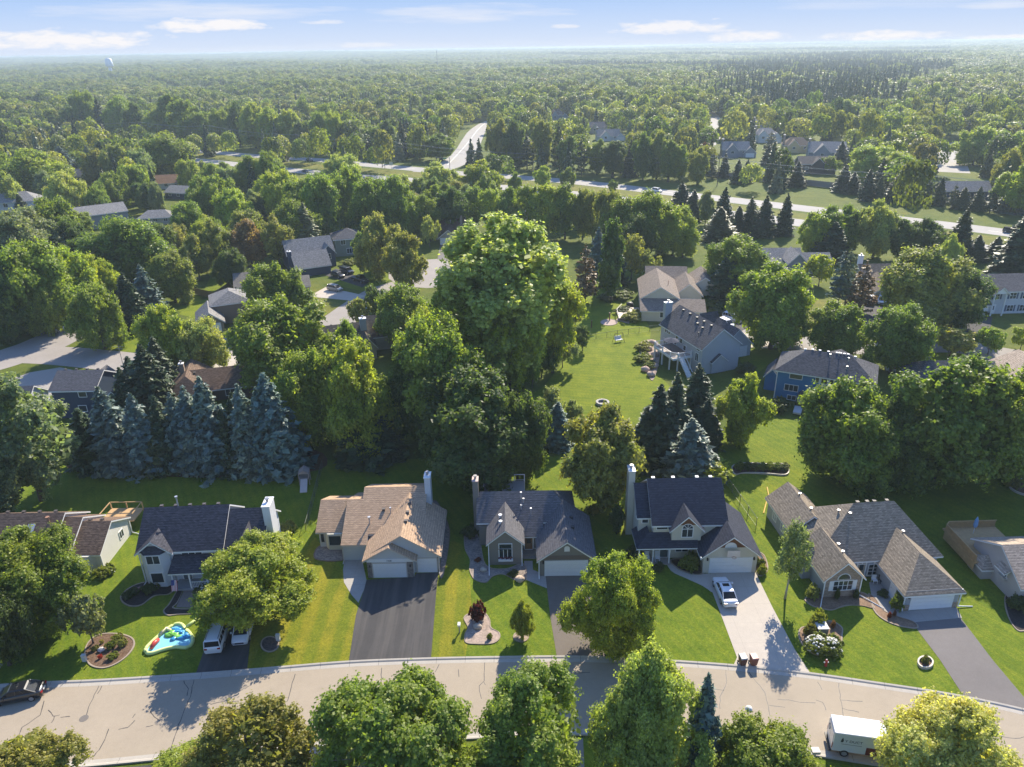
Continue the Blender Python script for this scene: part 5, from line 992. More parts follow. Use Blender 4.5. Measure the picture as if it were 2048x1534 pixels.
bed('paver_pad', 'brown paver pad beside the lone blue spruce', [(1096, 880), (1128, 850), (1146, 845), (1140, 880), (1120, 895)], pave('pad', (.2, .13, .1), .1, .5))
bed('mulch_ring', 'red mulch ring under the brown pine by the white vans', [(1708 + 14*math.cos(a), 612 + 7*math.sin(a)) for a in np.arange(0, 6.2, .6)], gravel('red_mulch', (.25, .09, .05), (.14, .06, .04), 8))
# ------------------------------------------------------------------ vehicles
TYRE = plain('tyre_rubber', (.015, .015, .016), .85); RIM = plain('alloy', (.45, .45, .46), .35, .7); CARGL = plain('car_glass', (.012, .015, .018), .16, 0, .3); LAMP = plain('lamp_clear', (.65, .66, .68), .15); TAIL = plain('lamp_red', (.30, .01, .01), .2); BLK = plain('black_plastic', (.02, .02, .02), .5)
KIND = {  # length, half width, height, (nose..tail stations: x fraction, belt height), cabin base x0,x1, roof x0,x1
 'sedan': (4.85, .92, 1.45, [(0, .62), (.04, .72), (.27, .94), (.72, 1.0), (.96, .98), (1, .82)], (.25, .90), (.40, .72), .70),
 'suv': (4.9, .97, 1.78, [(0, .75), (.03, .92), (.22, 1.06), (.75, 1.1), (.98, 1.12), (1, .95)], (.20, .985), (.34, .95), .78),
 'hatch': (4.6, .92, 1.62, [(0, .68), (.04, .82), (.22, 1.0), (.75, 1.04), (.97, 1.05), (1, .9)], (.17, .98), (.36, .9), .74),
 'pickup': (5.7, .99, 1.88, [(0, .85), (.03, 1.05), (.25, 1.15), (.75, 1.15), (.99, 1.15), (1, 1.0)], (.24, .62), (.34, .58), .8),
 'minivan': (5.1, .99, 1.78, [(0, .7), (.03, .84), (.16, 1.02), (.75, 1.08), (.98, 1.1), (1, .9)], (.13, .985), (.32, .95), .78)}
CARS = {}
def car(kind, label, px, py, ang, colname, col, group=None, cat='car', name='parked_car', z=.03, rack=False):
    L, w, Hh, st, cb, cr, rw = KIND[kind]; p = spot(px, py)
    o = thing(name, label, cat, (p.x, p.y, z), R(ang), group); PT = paint('paint_' + colname, col)
    X = lambda f: L/2 - f*L
    m = MB(); rings = []
    for f, zt in st:
        ww = w * (.80 if f in (0, 1) else .93 if f < .05 or f > .95 else 1.0); x = X(f); zl = .30 if f in (0, 1) else .2
        rings.append([(x, -ww*.9, zl), (x, -ww, zl+.22), (x, -ww, zt-.22), (x, -ww*.93, zt-.05), (x, -ww*.75, zt), (x, ww*.75, zt), (x, ww*.93, zt-.05), (x, ww, zt-.22), (x, ww, zl+.22), (x, ww*.9, zl)])
    n = 10; vs = [q for r in rings for q in r]; fs = []
    for i in range(len(rings)-1):
        for k in range(n): fs.append((i*n+k, (i+1)*n+k, (i+1)*n+(k+1) % n, i*n+(k+1) % n))
    fs += [tuple(range(n)), tuple((len(rings)-1)*n + k for k in reversed(range(n)))]; m.solid(vs, [tuple(reversed(f)) for f in fs])
    body = m.build('body', PT, o, uv=False, smooth=True); bv = body.modifiers.new('round', 'BEVEL'); bv.width = .06; bv.segments = 2; bv.limit_method = 'ANGLE'; bv.angle_limit = R(30)
    zb = st[3][1] - .06; zr = Hh - .05
    gx0, gx1, rx0, rx1 = X(cb[0]), X(cb[1]), X(cr[0]), X(cr[1]); bw = w*.90; r2 = w*rw
    m = MB(); m.solid([(gx0, -bw*.93, zb), (gx0, bw*.93, zb), (gx1, bw*.93, zb), (gx1, -bw*.93, zb), (rx0, -r2, zr), (rx0, r2, zr), (rx1, r2, zr), (rx1, -r2, zr)], [(0, 3, 2, 1), (4, 5, 6, 7), (0, 1, 5, 4), (1, 2, 6, 5), (2, 3, 7, 6), (3, 0, 4, 7)]); m.build('windows', CARGL, o, uv=False)
    m = MB(); m.solid([(rx0+.05, -r2-.02, zr-.02), (rx0+.05, r2+.02, zr-.02), (rx1-.05, r2+.02, zr-.02), (rx1-.05, -r2-.02, zr-.02), (rx0-.1, -r2*.9, zr+.06), (rx0-.1, r2*.9, zr+.06), (rx1+.1, r2*.9, zr+.06), (rx1+.1, -r2*.9, zr+.06)], [(0, 3, 2, 1), (4, 5, 6, 7), (0, 1, 5, 4), (1, 2, 6, 5), (2, 3, 7, 6), (3, 0, 4, 7)])
    ps = [(gx0, rx0), (gx1, rx1)]; mx = [.42, .68] if kind in ('sedan', 'pickup') else [.40, .62, .82]
    for a, b in ps:
        for s in (-1, 1): m.tube([(a, s*bw*.93, zb-.02), (b, s*(r2+.005), zr+.01)], .05, 5)
    for t in mx:
        a = gx0 + (gx1-gx0)*t; b = rx0 + (rx1-rx0)*t
        for s in (-1, 1): m.tube([(a, s*bw*.935, zb-.02), (b, s*(r2+.005), zr)], .035, 4)
    m.build('roof', PT, o, uv=False)
    if kind == 'sedan': m = MB(); m.box(-.25, .25, -.38, .38, zr+.062, zr+.07); m.build('sunroof', CARGL, o)
    if rack:
        for s in (-1, 1): m = MB(); m.tube([(rx0-.2, s*r2*.85, zr+.12), (rx1+.2, s*r2*.85, zr+.12)], .03, 5); m.build('roof_rail', BLK, o)
    wr = .33 if kind in ('sedan', 'hatch', 'minivan') else .38
    for fx in (.18, .80):
        for s in (-1, 1):
            x = X(fx); t_ = MB(); t_.tube([(x, s*(w-.2), wr), (x, s*(w+.015), wr)], wr, 14); wo = t_.build('wheel', TYRE, o, uv=False); r_ = MB(); r_.tube([(x, s*(w), wr), (x, s*(w+.03), wr)], wr*.66, 12); r_.build('rim', RIM, wo, uv=False)
    for s in (-1, 1):
        m = MB(); m.box(X(.035)-.06, X(.012)+.0, s*w*.62-.17, s*w*.62+.17, st[1][1]-.2, st[1][1]-.06); m.build('headlight', LAMP, o)
        m = MB(); m.box(X(1)-.02, X(.975), s*w*.68-.15, s*w*.68+.15, st[-1][1]-.16, st[-1][1]+.02); m.build('tail_light', TAIL, o)
        m = MB(); m.box(gx0-.45, gx0-.28, s*(w+.1)-.09, s*(w+.1)+.09, zb-.02, zb+.14); m.build('mirror', PT, o)
    m = MB(); m.box(X(0)-.01, X(0)+.03, -w*.5, w*.5, .42, .6); m.build('grille', BLK, o)
    m = MB(); m.box(X(1)-.03, X(1)+.01, -.26, .26, st[-1][1]-.22, st[-1][1]-.1); m.build('number_plate', WHITE, o)
    if kind == 'pickup': m = MB(); m.box(X(.985), X(.65), -w*.78, w*.78, st[3][1]-.02, st[3][1]+.012); m.build('bed_cover', BLK, o)
    return o
WH = ('white', (.72, .73, .74)); BK = ('black', (.012, .013, .016)); SV = ('silver', (.34, .33, .30)); GR = ('slate', (.09, .11, .13))
def head(a, b): p, q = spot(*a), spot(*b); return math.degrees(math.atan2(q.y-p.y, q.x-p.x))
car('sedan', 'white sedan with sunroof on the cream house driveway', 1449, 1190, head((1458, 1212), (1436, 1160)), *WH)
car('suv', 'white sport utility car with roof rails, left on the shaded driveway', 438, 1278, head((430, 1300), (448, 1245)), *WH, rack=True)
car('hatch', 'white hatchback under the maple, right on the shaded driveway', 489, 1264, head((500, 1222), (480, 1290)), *WH)
car('sedan', 'black sedan parked at the kerb at the left edge', 38, 1395, head((80, 1385), (0, 1400)), *BK)
car('hatch', 'silver hatchback on the pale drive before the beige garage', 670, 581, head((650, 577), (690, 585)), *SV)
car('hatch', 'black car nearest the slate blue house garage', 676, 554, head((660, 551), (694, 560)), *BK, group='black cars by the slate blue house'); car('pickup', 'black pickup truck on the slate blue house drive', 720, 563, head((700, 558), (742, 570)), *BK, cat='truck', name='pickup_truck'); car('suv', 'black sport utility car behind the other black cars', 694, 546, head((680, 542), (712, 551)), *BK, group='black cars by the slate blue house')
car('sedan', 'white sedan parked at the corner street in the left middle', 121, 661, head((140, 653), (104, 669)), *WH)
car('pickup', 'dark pickup with pale tailgate on the drive behind the brown hip roof', 487, 734, head((482, 745), (495, 715)), *GR, cat='truck', name='pickup_truck')
car('suv', 'white sport utility car beside the grey two storey house', 1466, 641, head((1445, 636), (1485, 646)), *WH); car('hatch', 'white car glinting behind the grey two storey house', 1452, 652, head((1440, 646), (1470, 660)), *WH)
car('suv', 'white sport utility car, left of the pair under the oak', 1740, 607, head((1742, 595), (1738, 618)), *WH); car('minivan', 'white minivan, right of the pair under the oak', 1763, 605, head((1763, 618), (1762, 592)) + 180, *WH, cat='van', name='parked_van')
car('suv', 'white car half hidden beside the tall maple at right', 1779, 735, head((1782, 750), (1776, 718)), *WH)
car('suv', 'white sport utility car driving on the highway', 1314, 384, head((1300, 382), (1328, 387)), *WH, name='moving_car', z=.03); car('sedan', 'dark car on the far highway lanes at left', 619, 322, head((605, 320), (632, 324)), *GR, name='moving_car'); car('sedan', 'dark car on the near highway lanes at left', 611, 345, head((600, 343), (625, 347)), *BK, name='moving_car'); car('suv', 'dark car on the highway at the right edge', 2022, 466, head((2010, 464), (2040, 468)), *BK, name='moving_car')
car('hatch', 'white car beside the grey box house at left', 252, 447, head((250, 440), (255, 455)), *WH); car('hatch', 'slate car near the low grey house at left', 268, 446, head((258, 446), (280, 444)), *GR); car('suv', 'dark car in the street at far left behind oaks', 312, 397, head((300, 394), (322, 400)), *BK); car('suv', 'dark parked car in the far right cul de sac', 1917, 327, head((1910, 335), (1920, 318)), *BK)
car('sedan', 'dark car roof at the bottom edge below the street', 620, 1548, 92, *BK)
# delivery van, box body
p = spot(1724, 1500); van = thing('delivery_van', 'white box delivery van at the kerb beside the yellow tree', 'van', (p.x, p.y, .03), R(head((1680, 1496), (1780, 1510)))); PW = paint('paint_white', (.72, .73, .74))
m = MB(); m.column([(-2.9, -1.02), (1.3, -1.02), (1.3, 1.02), (-2.9, 1.02)], .55, 2.75); b = m.build('cargo_body', PW, van); bv = b.modifiers.new('round', 'BEVEL'); bv.width = .08; bv.segments = 2
m = MB(); m.prism([(1.25, .45), (3.1, .45), (3.15, 1.05), (2.85, 1.25), (2.2, 2.2), (1.25, 2.5)], -1.0, 1.0, 'y'); b = m.build('cab', PW, van); 
m = MB(); m.solid([(2.87, -.88, 1.27), (2.87, .88, 1.27), (2.23, .82, 2.17), (2.23, -.82, 2.17)], [(0, 1, 2, 3)]); 
for s in (-1, 1): m.solid([(1.75, s*1.012, 1.3), (2.75, s*1.012, 1.3), (2.25, s*1.012, 2.05), (1.75, s*1.012, 2.1)], [(0, 1, 2, 3)])
m.build('windows', CARGL, van)
m = MB(); m.box(-2.94, -2.91, -.9, -.03, .7, 2.5); m.build('rear_door', PW, van); m = MB(); m.box(-2.94, -2.91, .03, .9, .7, 2.5); m.build('rear_door', PW, van)
m = MB(); m.box(-.1, 1.25, -1.045, -1.025, .6, 1.45); m.build('red_panel', plain('van_red', (.16, .03, .02)), van); m = MB(); m.box(-3.1, -2.9, -.95, .95, .4, .58); m.build('bumper', BLK, van)
for s in (-1, 1): m = MB(); m.box(-2.94, -2.91, s*.96-.05, s*.96+.05, .9, 1.5); m.build('tail_light', TAIL, van)
for x in (-1.8, 2.2):
    for s in (-1, 1): t_ = MB(); t_.tube([(x, s*.72, .38), (x, s*1.03, .38)], .38, 14); wo = t_.build('wheel', TYRE, van, uv=False); r_ = MB(); r_.tube([(x, s*1.0, .38), (x, s*1.045, .38)], .24, 12); r_.build('rim', RIM, wo, uv=False)
def lettering(txt, size, loc, rot, mat, parent, name='lettering'):
    cu = bpy.data.curves.new('t', 'FONT'); cu.body = txt; cu.size = size; cu.extrude = .004; t_ = bpy.data.objects.new('t', cu); me = bpy.data.meshes.new_from_object(t_); bpy.data.objects.remove(t_); me.materials.append(mat); o = link(name, me, parent, loc); o.rotation_euler = rot; return o
lettering('Y DUCT', .4, (-1.95, -1.035, 1.78), (R(90), 0, 0), plain('van_ink', (.03, .04, .05)), van)
m = MB(); m.solid([(-2.3, -1.03, 1.72), (-2.1, -1.03, 1.72), (-2.05, -1.03, 1.95), (-2.17, -1.03, 2.3), (-2.27, -1.03, 2.0)], [(0, 1, 2, 3, 4)]); m.build('emblem', plain('van_ink', (.03, .04, .05)), van)
m = MB(); m.box(-2.2, -.5, -1.03, -1.022, 1.5, 1.53); m.build('stripe', plain('van_ink', (.03, .04, .05)), van)
m = MB(); m.tube([(-2.946, .45 + .22*math.cos(a*.524), 1.9 + .3*math.sin(a*.524)) for a in range(13)], .03, 5); m.build('rear_emblem', plain('van_ink2', (.15, .18, .2)), van)
# ------------------------------------------------------------------ small things in the yards
def at(px, py): q = spot(px, py); return (q.x, q.y, 0)
for px, lab, c in ((1484, 'dark brown wheeled bin with a pale lid at the kerb, left one', (.09, .035, .025)), (1506, 'reddish wheeled bin with a red lid at the kerb, right one', (.16, .05, .03))):
    o = thing('wheeled_bin', lab, 'bin', (spot(px, 1329).x, spot(px, 1329).y, .04), R(8), 'wheeled bins by the cream driveway'); m = MB(); m.solid([(-.26, -.3, .08), (.26, -.3, .08), (.26, .3, .08), (-.26, .3, .08), (-.34, -.4, 1.02), (.34, -.4, 1.02), (.34, .4, 1.02), (-.34, .4, 1.02)], [(0, 3, 2, 1), (4, 5, 6, 7), (0, 1, 5, 4), (1, 2, 6, 5), (2, 3, 7, 6), (3, 0, 4, 7)]); m.build('body', plain('bin%d' % px, c), o)
    m = MB(); m.solid([(-.36, -.44, 1.03), (.36, -.44, 1.03), (.36, .42, 1.06), (-.36, .42, 1.06), (-.3, -.36, 1.12), (.3, -.36, 1.12), (.3, .34, 1.16), (-.3, .34, 1.16)], [(0, 3, 2, 1), (4, 5, 6, 7), (0, 1, 5, 4), (1, 2, 6, 5), (2, 3, 7, 6), (3, 0, 4, 7)]); m.build('lid', plain('lid%d' % px, (.42, .4, .38) if px == 1484 else (.5, .2, .16), .4), o)
    m = MB(); m.tube([(-.3, .46, 1.0), (.3, .46, 1.0)], .03, 6); m.build('handle', BLK, o)
    for s in (-1, 1): m = MB(); m.tube([(s*.27, .36, .12), (s*.33, .36, .12)], .12, 10); m.build('wheel', TYRE, o)
o = thing('mailbox', 'white mailbox on a post beside the dry lawn strip', 'mailbox', at(919, 1265)); m = MB(); m.box(-.06, .06, -.06, .06, -.1, 1.0); m.build('post', plain('grey_post', (.3, .3, .29)), o); m = MB(); m.box(-.14, .14, -.25, .25, 1.0, 1.25); m.build('box', WHITE, o)
for i, (px, py, lab) in enumerate(((170, 1322, 'white utility box at the flower island edge'), (557, 1281, 'white box beside the shaded stone bed'), (1598, 1560, 'pale box'))):
    if i > 1: continue
    o = thing('utility_box', lab, 'utility box', at(px, py)); m = MB(); m.box(-.2, .2, -.15, .15, 0, .8); m.build('cabinet', plain('utility_pale', (.55, .55, .5)), o); m = MB(); m.box(-.22, .22, -.17, .17, .8, .86); m.build('lid', plain('utility_pale', (.55, .55, .5)), o)
o = thing('mailbox', 'double mailbox on the kerb at the bottom beside the round green tree', 'mailbox', at(1627, 1520)); m = MB(); m.box(-.08, .08, -.08, .08, 0, 1.0); m.build('post', plain('grey_post', (.3, .3, .29)), o); m = MB(); m.box(-.35, .35, -.28, .28, 1.0, 1.3); m.build('box', plain('pale_box', (.5, .46, .42)), o)
o = thing('utility_cabinet', 'grey metal transformer box among the island bed shrubs', 'utility box', at(1641, 1266)); m = MB(); m.box(-.55, .55, -.5, .5, 0, 1.0); m.build('cabinet', plain('transformer', (.2, .22, .2)), o); m = MB(); m.box(-.6, .6, -.55, .6, 1.0, 1.06); m.build('lid', plain('transformer_lid', (.6, .6, .58)), o)
o = thing('fire_hydrant', 'red fire hydrant in front of the white hydrangeas', 'hydrant', at(1651, 1332)); m = MB(); m.cyl(0, 0, 0, .7, .14, 10); m.ball((0, 0, .72), .15, .15, .12, 10, 5); m.build('barrel', plain('hydrant_red', (.35, .03, .03), .4), o); m = MB(); m.tube([(-.25, 0, .5), (.25, 0, .5)], .07, 8); m.cyl(0, 0, .82, .9, .05, 6); m.build('cap', plain('hydrant_white', (.7, .68, .66)), o)
# globe lamp at the kerb (top seen over the round tree)
q = spot(1489, 1472); o = thing('street_lamp', 'white globe lamp on a dark post above the round green tree', 'street lamp', (q.x, q.y, 0)); m = MB(); m.cyl(0, 0, 0, 3.1, .06, 8); m.build('post', DARKM, o); m = MB(); m.ball((0, 0, 3.4), .33, .33, .33, 12, 8); m.build('lamp_shade', plain('globe', (.75, .75, .73), .3), o, smooth=True)
o = thing('manhole_cover', 'pale painted manhole cover in the street', 'manhole cover', (*spot(1140, 1388).xy, .026)); m = MB(); m.cyl(0, 0, 0, .006, .36, 20); m.build('cover', plain('cover_paint', (.7, .68, .64)), o)
m = MB(); m.box(-.12, -.04, -.16, .16, .0065, .009); m.box(.04, .12, -.16, .16, .0065, .009); m.build('slot', plain('cover_mark', (.3, .28, .27)), o)
o = thing('manhole_cover', 'dark iron manhole cover near the bottom left tree', 'manhole cover', (*spot(168, 1437).xy, .026)); m = MB(); m.cyl(0, 0, 0, .006, .42, 20); m.build('cover', plain('iron', (.16, .14, .12)), o)
# inflatable water slide lying half deflated
o = thing('inflatable_slide', 'half deflated inflatable water slide in lime, sky blue and red on the lawn', 'inflatable', (*spot(340, 1282).xy, 0)); c0 = spot(340, 1282)
def loc(px, py): q = spot(px, py); return (q.x - c0.x, q.y - c0.y)
ring = smooth([loc(*p) for p in ((292, 1300), (300, 1290), (322, 1270), (345, 1253), (362, 1250), (378, 1266), (386, 1278), (384, 1290), (372, 1297), (352, 1296), (330, 1300), (305, 1308), (294, 1307))], 4)
m = MB(); m.column(ring, .01, .08); fl = m.build('floor', plain('pool_cyan', (.22, .55, .68), .35, var=.25), o)
m = MB(); m.tube([(x, y, .13) for x, y in ring + ring[:1]], .2, 8); m.build('tube_wall', plain('lime_vinyl', (.62, .72, .26), .35), o, smooth=True)
m = MB(); m.tube([(*loc(303, 1300), .2), (*loc(310, 1290), .3), (*loc(318, 1282), .25)], [.2, .26, .2], 8); m.build('red_pad', plain('red_vinyl', (.5, .06, .05), .35), o, smooth=True)
rng = random.Random(4); m = MB()
for i in range(9): x, y = loc(360 + rng.uniform(-12, 16), 1268 + rng.uniform(-9, 12)); m.ball((x, y, .15), rng.uniform(.3, .7), rng.uniform(.2, .5), rng.uniform(.1, .22), 9, 5, 0, .5, rng)
m.build('slide_cover', plain('blue_vinyl', (.04, .27, .55), .35, var=.4), o, smooth=True)
m = MB()
for i in range(5): x, y = loc(346 + rng.uniform(-12, 14), 1276 + rng.uniform(-8, 8)); m.ball((x, y, .16), rng.uniform(.25, .55), rng.uniform(.2, .4), rng.uniform(.1, .2), 9, 5, 0, .5, rng)
m.build('slide_ramp', plain('green_vinyl', (.18, .48, .08), .35, var=.4), o, smooth=True)
m = MB(); m.tube([(*loc(322, 1272), .35), (*loc(334, 1262), .3), (*loc(342, 1264), .2)], [.2, .25, .2], 8); m.build('cream_pad', plain('cream_vinyl', (.7, .66, .4), .35), o, smooth=True)
m = MB(); m.tube([(*loc(372, 1256), .1), (*loc(400, 1236), .1)], .2, 8); m.build('air_tube', plain('lime_vinyl', (.62, .72, .26), .35), o, smooth=True)
# rocks, pots, balls
ROCKM = plain('boulder_stone', (.45, .38, .3), .9, var=.3)
def rock(px, py, r, lab, col=None): q = spot(px, py); m = MB(); m.ball((0, 0, r*.35), r, r*.8, r*.65, 9, 6, 0, .35, random.Random(int(px))); oo = m.build('boulder', plain('boulder%d' % px, col, .9, var=.3) if col else ROCKM, None, (q.x, q.y, .05), smooth=True, uv=False); tag(oo, lab, 'boulder')
rock(956, 1256, .5, 'pale boulder in the middle of the rock island'); rock(967, 1142, .45, 'tan boulder in the rock bed left of the grey house'); rock(280, 1181, .4, 'round pinkish stone in the shade bed', (.35, .2, .16)); rock(203, 1302, .4, 'white stone in the flower island', (.5, .47, .44)); rock(1040, 1162, .6, 'flat sandy slab at the rock bed corner', (.55, .42, .3)); rock(112, 1190, .5, 'tan boulder near the leaning tree')
for i, (px, py) in enumerate(((1305, 688), (1296, 700), (1310, 712), (1290, 742), (1302, 752), (1308, 735))): rock(px, py, .9, ['top boulder beside the grey wall', 'left boulder of the slope bed', 'boulder nearest the grey wall corner', 'lowest left boulder of the slope', 'lowest boulder of the slope bed', 'boulder below the deck umbrella'][i], (.48, .36, .29))
# fire ring on the bright lawn, garden swing, posts
q = spot(1205, 808); o = thing('fire_ring', 'round stone fire ring alone on the bright lawn', 'fire ring', (q.x, q.y, 0)); m = MB(); n = 16
for i in range(n): a = 6.283*i/n; m.tube([(1.0*math.cos(a), 1.0*math.sin(a), .0), (1.0*math.cos(a), 1.0*math.sin(a), .5)], .24, 6)
m.build('stone_ring', plain('ring_stone', (.42, .4, .37), .9, var=.3), o); m = MB(); m.cyl(0, 0, .0, .12, .85, 14); m.build('ash_bed', DARKM, o)
q = spot(1237, 684); o = thing('garden_swing', 'white garden swing seat on a dark frame by the fence', 'garden swing', (q.x, q.y, 0), R(20)); m = MB()
for s in (-1, 1): m.tube([(s*1.1, -.7, 0), (s*.95, 0, 2.0), (s*1.1, .7, 0)], .05, 6)
m.tube([(-.95, 0, 2.0), (.95, 0, 2.0)], .05, 6); m.build('frame', DARKM, o); m = MB(); m.box(-.8, .8, -.35, .3, .5, .62); m.build('seat', plain('swing_white', (.66, .66, .64)), o); m = MB(); m.solid([(-.8, .28, .6), (.8, .28, .6), (.8, .5, 1.25), (-.8, .5, 1.25), (-.8, .34, .6), (.8, .34, .6), (.8, .56, 1.25), (-.8, .56, 1.25)], [(0, 1, 2, 3), (7, 6, 5, 4), (3, 2, 6, 7), (0, 3, 7, 4), (1, 5, 6, 2)]); m.build('backrest', plain('swing_white', (.66, .66, .64)), o)
for px, py, h_, nm, lab in ((1183, 655, 1.6, 'wooden_post', 'short wooden post left of the gravel patio'), (1219, 641, 1.8, 'wooden_post', 'dark post in the middle of the round gravel patio')):
    o = thing(nm, lab, 'post', at(px, py)); m = MB(); m.box(-.12, .12, -.12, .12, 0, h_); m.build('post', plain('post_wood', (.16, .08, .04)), o); m = MB(); m.box(-.17, .17, -.17, .17, h_, h_+.08); m.build('cap', plain('post_wood', (.16, .08, .04)), o)
# children's play set behind the tan house, paver slab
q = spot(611, 965); o = thing('playhouse', 'small weathered playhouse with slide behind the tan roofed house', 'playhouse', (q.x, q.y, 0), R(8)); pw = plain('weathered_wood', (.3, .25, .21), .9); m = MB(); m.prism([(-.8, 1.9), (.8, 1.9), (0, 2.5)], -.8, .8, 'y'); m.build('roof', pw, o); m = MB()
for x in (-.7, .7):
    for y in (-.7, .7): m.box(x-.06, x+.06, y-.06, y+.06, 0, 1.9)
m.box(-.75, .75, -.75, .75, 1.0, 1.1); m.build('frame', pw, o); m = MB(); m.solid([(-.5, -.8, 1.1), (.5, -.8, 1.1), (.5, -2.8, .1), (-.5, -2.8, .1), (-.5, -.8, 1.0), (.5, -.8, 1.0), (.5, -2.8, .0), (-.5, -2.8, .0)], [(0, 3, 2, 1), (4, 5, 6, 7), (0, 1, 5, 4), (1, 2, 6, 5), (2, 3, 7, 6), (3, 0, 4, 7)]); m.build('slide', plain('slide_pale', (.45, .4, .36), .4), o)
flat('path', [(458, 957), (466, 948), (493, 948), (489, 957)], pave('slab', (.3, .24, .2), .1), .03)
# chain fences
def fence(name, label, pts, h_, wire, step=2.5, solid=False):
    q = [Vector(spot(*p).xy) for p in pts]; c = q[0]; o = thing(name, label, 'fence', (c.x, c.y, 0)); m = MB(); r_ = MB()
    for a, b in zip(q, q[1:]):
        n = max(1, int((b-a).length/step)); d = (b-a).normalized(); nn = Vector((-d.y, d.x))
        for i in range(n+1): p = a.lerp(b, i/n) - c; m.cyl(p.x, p.y, 0, h_ + .05, .045 if not solid else .08, 6)
        A = a-c; B = b-c
        if solid: k = nn*.02; r_.solid([(*(A-k), .05), (*(B-k), .05), (*(B-k), h_), (*(A-k), h_), (*(A+k), .05), (*(B+k), .05), (*(B+k), h_), (*(A+k), h_)], [(0, 1, 2, 3), (7, 6, 5, 4), (3, 2, 6, 7), (0, 4, 5, 1)])
        else:
            r_.tube([(*A, h_), (*B, h_)], .035, 5); r_.tube([(*A, .08), (*B, .08)], .012, 4)
            L = (B-A).length
            for i in range(int(L/.35)):
                p = A.lerp(B, i*.35/L); p2 = A.lerp(B, min(1, (i*.35+h_)/L)); r_.tube([(*p, .05), (*p2, h_)], .006, 3); r_.tube([(*p, h_), (*p2, .05)], .006, 3)
    m.build('fence_post', wire, o); r_.build('panel' if solid else 'wire_mesh', wire, o, uv=solid); return o
CHAIN = plain('chain_steel', (.12, .13, .11), .5, .5)
fence('chain_fence', 'chain link fence running back from the cream garage', [(1450, 965), (1512, 1052)], 1.3, CHAIN); fence('chain_fence', 'low chain link fence along the left of the tan roofed house', [(612, 1062), (645, 935)], 1.2, CHAIN); fence('chain_fence', 'chain link fence crossing the long lawn behind the swing', [(1170, 682), (1235, 672), (1320, 660)], 1.3, CHAIN); fence('chain_fence', 'dark chain link fence at the near edge of the bright lawn', [(1040, 830), (1085, 842), (1150, 850), (1200, 862)], 1.2, CHAIN)
fence('board_fence', 'weathered board fence round the sloping lawn at left', [(375, 585), (430, 598), (470, 570)], 1.8, W_('fence_boards', (.22, .17, .11), lap=.2, vertical=True), solid=True); fence('board_fence', 'grey board fence under the leaning trees', [(400, 545), (445, 528), (515, 545)], 1.8, W_('fence_boards_grey', (.16, .14, .12), lap=.2, vertical=True), solid=True); fence('white_fence', 'white vinyl fence panel beside the dark spruces', [(1245, 528), (1257, 512)], 2.2, WHITE, solid=True)
fence('sound_wall', 'long tan sound wall on the far side of the highway', [(1380, 349), (1490, 360), (1620, 372), (1700, 381), (1800, 394), (1900, 410), (2048, 428), (2200, 450)], 2.6, plain('wall_tan', (.30, .26, .22), .9), 8, solid=True)
# mailbox cluster by the right street
q = spot(1928, 705); o = thing('mailbox_cluster', 'row of dark mailboxes on three posts by the street at right', 'mailbox', (q.x, q.y, 0)); m = MB()
for x in (-.9, 0, .9): m.box(x-.07, x+.07, -.07, .07, 0, 1.3)
m.build('post', plain('post_wood', (.16, .08, .04)), o)
for i in range(4): m = MB(); m.box(-1.25+i*.65, -.72+i*.65, -.3, .3, 1.3, 1.75); m.build('box', BLK, o)
# poles and wires of the highway
POLE = plain('pole_wood', (.17, .14, .11), .9)
def pole(px, ptop, pbase, label, arms=1, name='utility_pole', box=False):
    q = spot(px, pbase); h_ = height_at(q.x, q.y, ptop); o = thing(name, label, 'utility pole', (q.x, q.y, 0)); m = MB(); m.tube([(0, 0, 0), (0, 0, h_)], [.2, .13], 8); m.build('post', POLE, o)
    for i in range(arms): m = MB(); m.box(-1.3, 1.3, -.08, .08, h_-.6-i*1.2, h_-.45-i*1.2); m.build('crossarm', POLE, o)
    if box: m = MB(); m.cyl(.3, -.25, h_-4.2, h_-3, .35, 10); m.build('transformer', plain('transformer_can', (.5, .55, .55)), o)
    return Vector((q.x, q.y, h_))
P1 = pole(1845, 348, 405, 'wooden pole with transformer beside the sound wall', 1, box=True); P2 = pole(1434, 312, 372, 'wooden pole in front of the porch house', 1); P3 = pole(1066, 306, 340, 'thin wooden pole before the dark hedge row', 1); P4 = pole(765, 278, 335, 'tall pole with crossarms at the highway junction', 2, box=True); P5 = pole(597, 268, 310, 'wooden pole by the highway left of the junction', 1); P6 = pole(427, 250, 300, 'wooden pole by the highway left of the road gap', 1); P7 = pole(290, 243, 290, 'leftmost wooden pole showing against the woods', 1)
ends = [spot(2400, 470) + Vector((0, 0, 14)), P1, P2, P3, P4, P5, P6, P7, spot(60, 280) + Vector((0, 0, 13))]
for dz, off, lab in ((-.4, -1.1, 'upper near power wire along the highway poles'), (-.4, 1.1, 'upper far power wire along the highway poles'), (-2.4, 0, 'lower cable along the highway poles')):
    m = MB()
    for a, b in zip(ends, ends[1:]):
        pts = []
        for i in range(9): t = i/8; p = a.lerp(b, t) + Vector((0, off, dz)); p.z -= 4*1.3*t*(1-t); pts.append(p)
        m.tube(pts, .05, 4)
    o = m.build('power_wire', plain('wire_pale', (.35, .35, .33), .4, .5), uv=False); tag(o, lab, 'power line', 'wires along the highway')
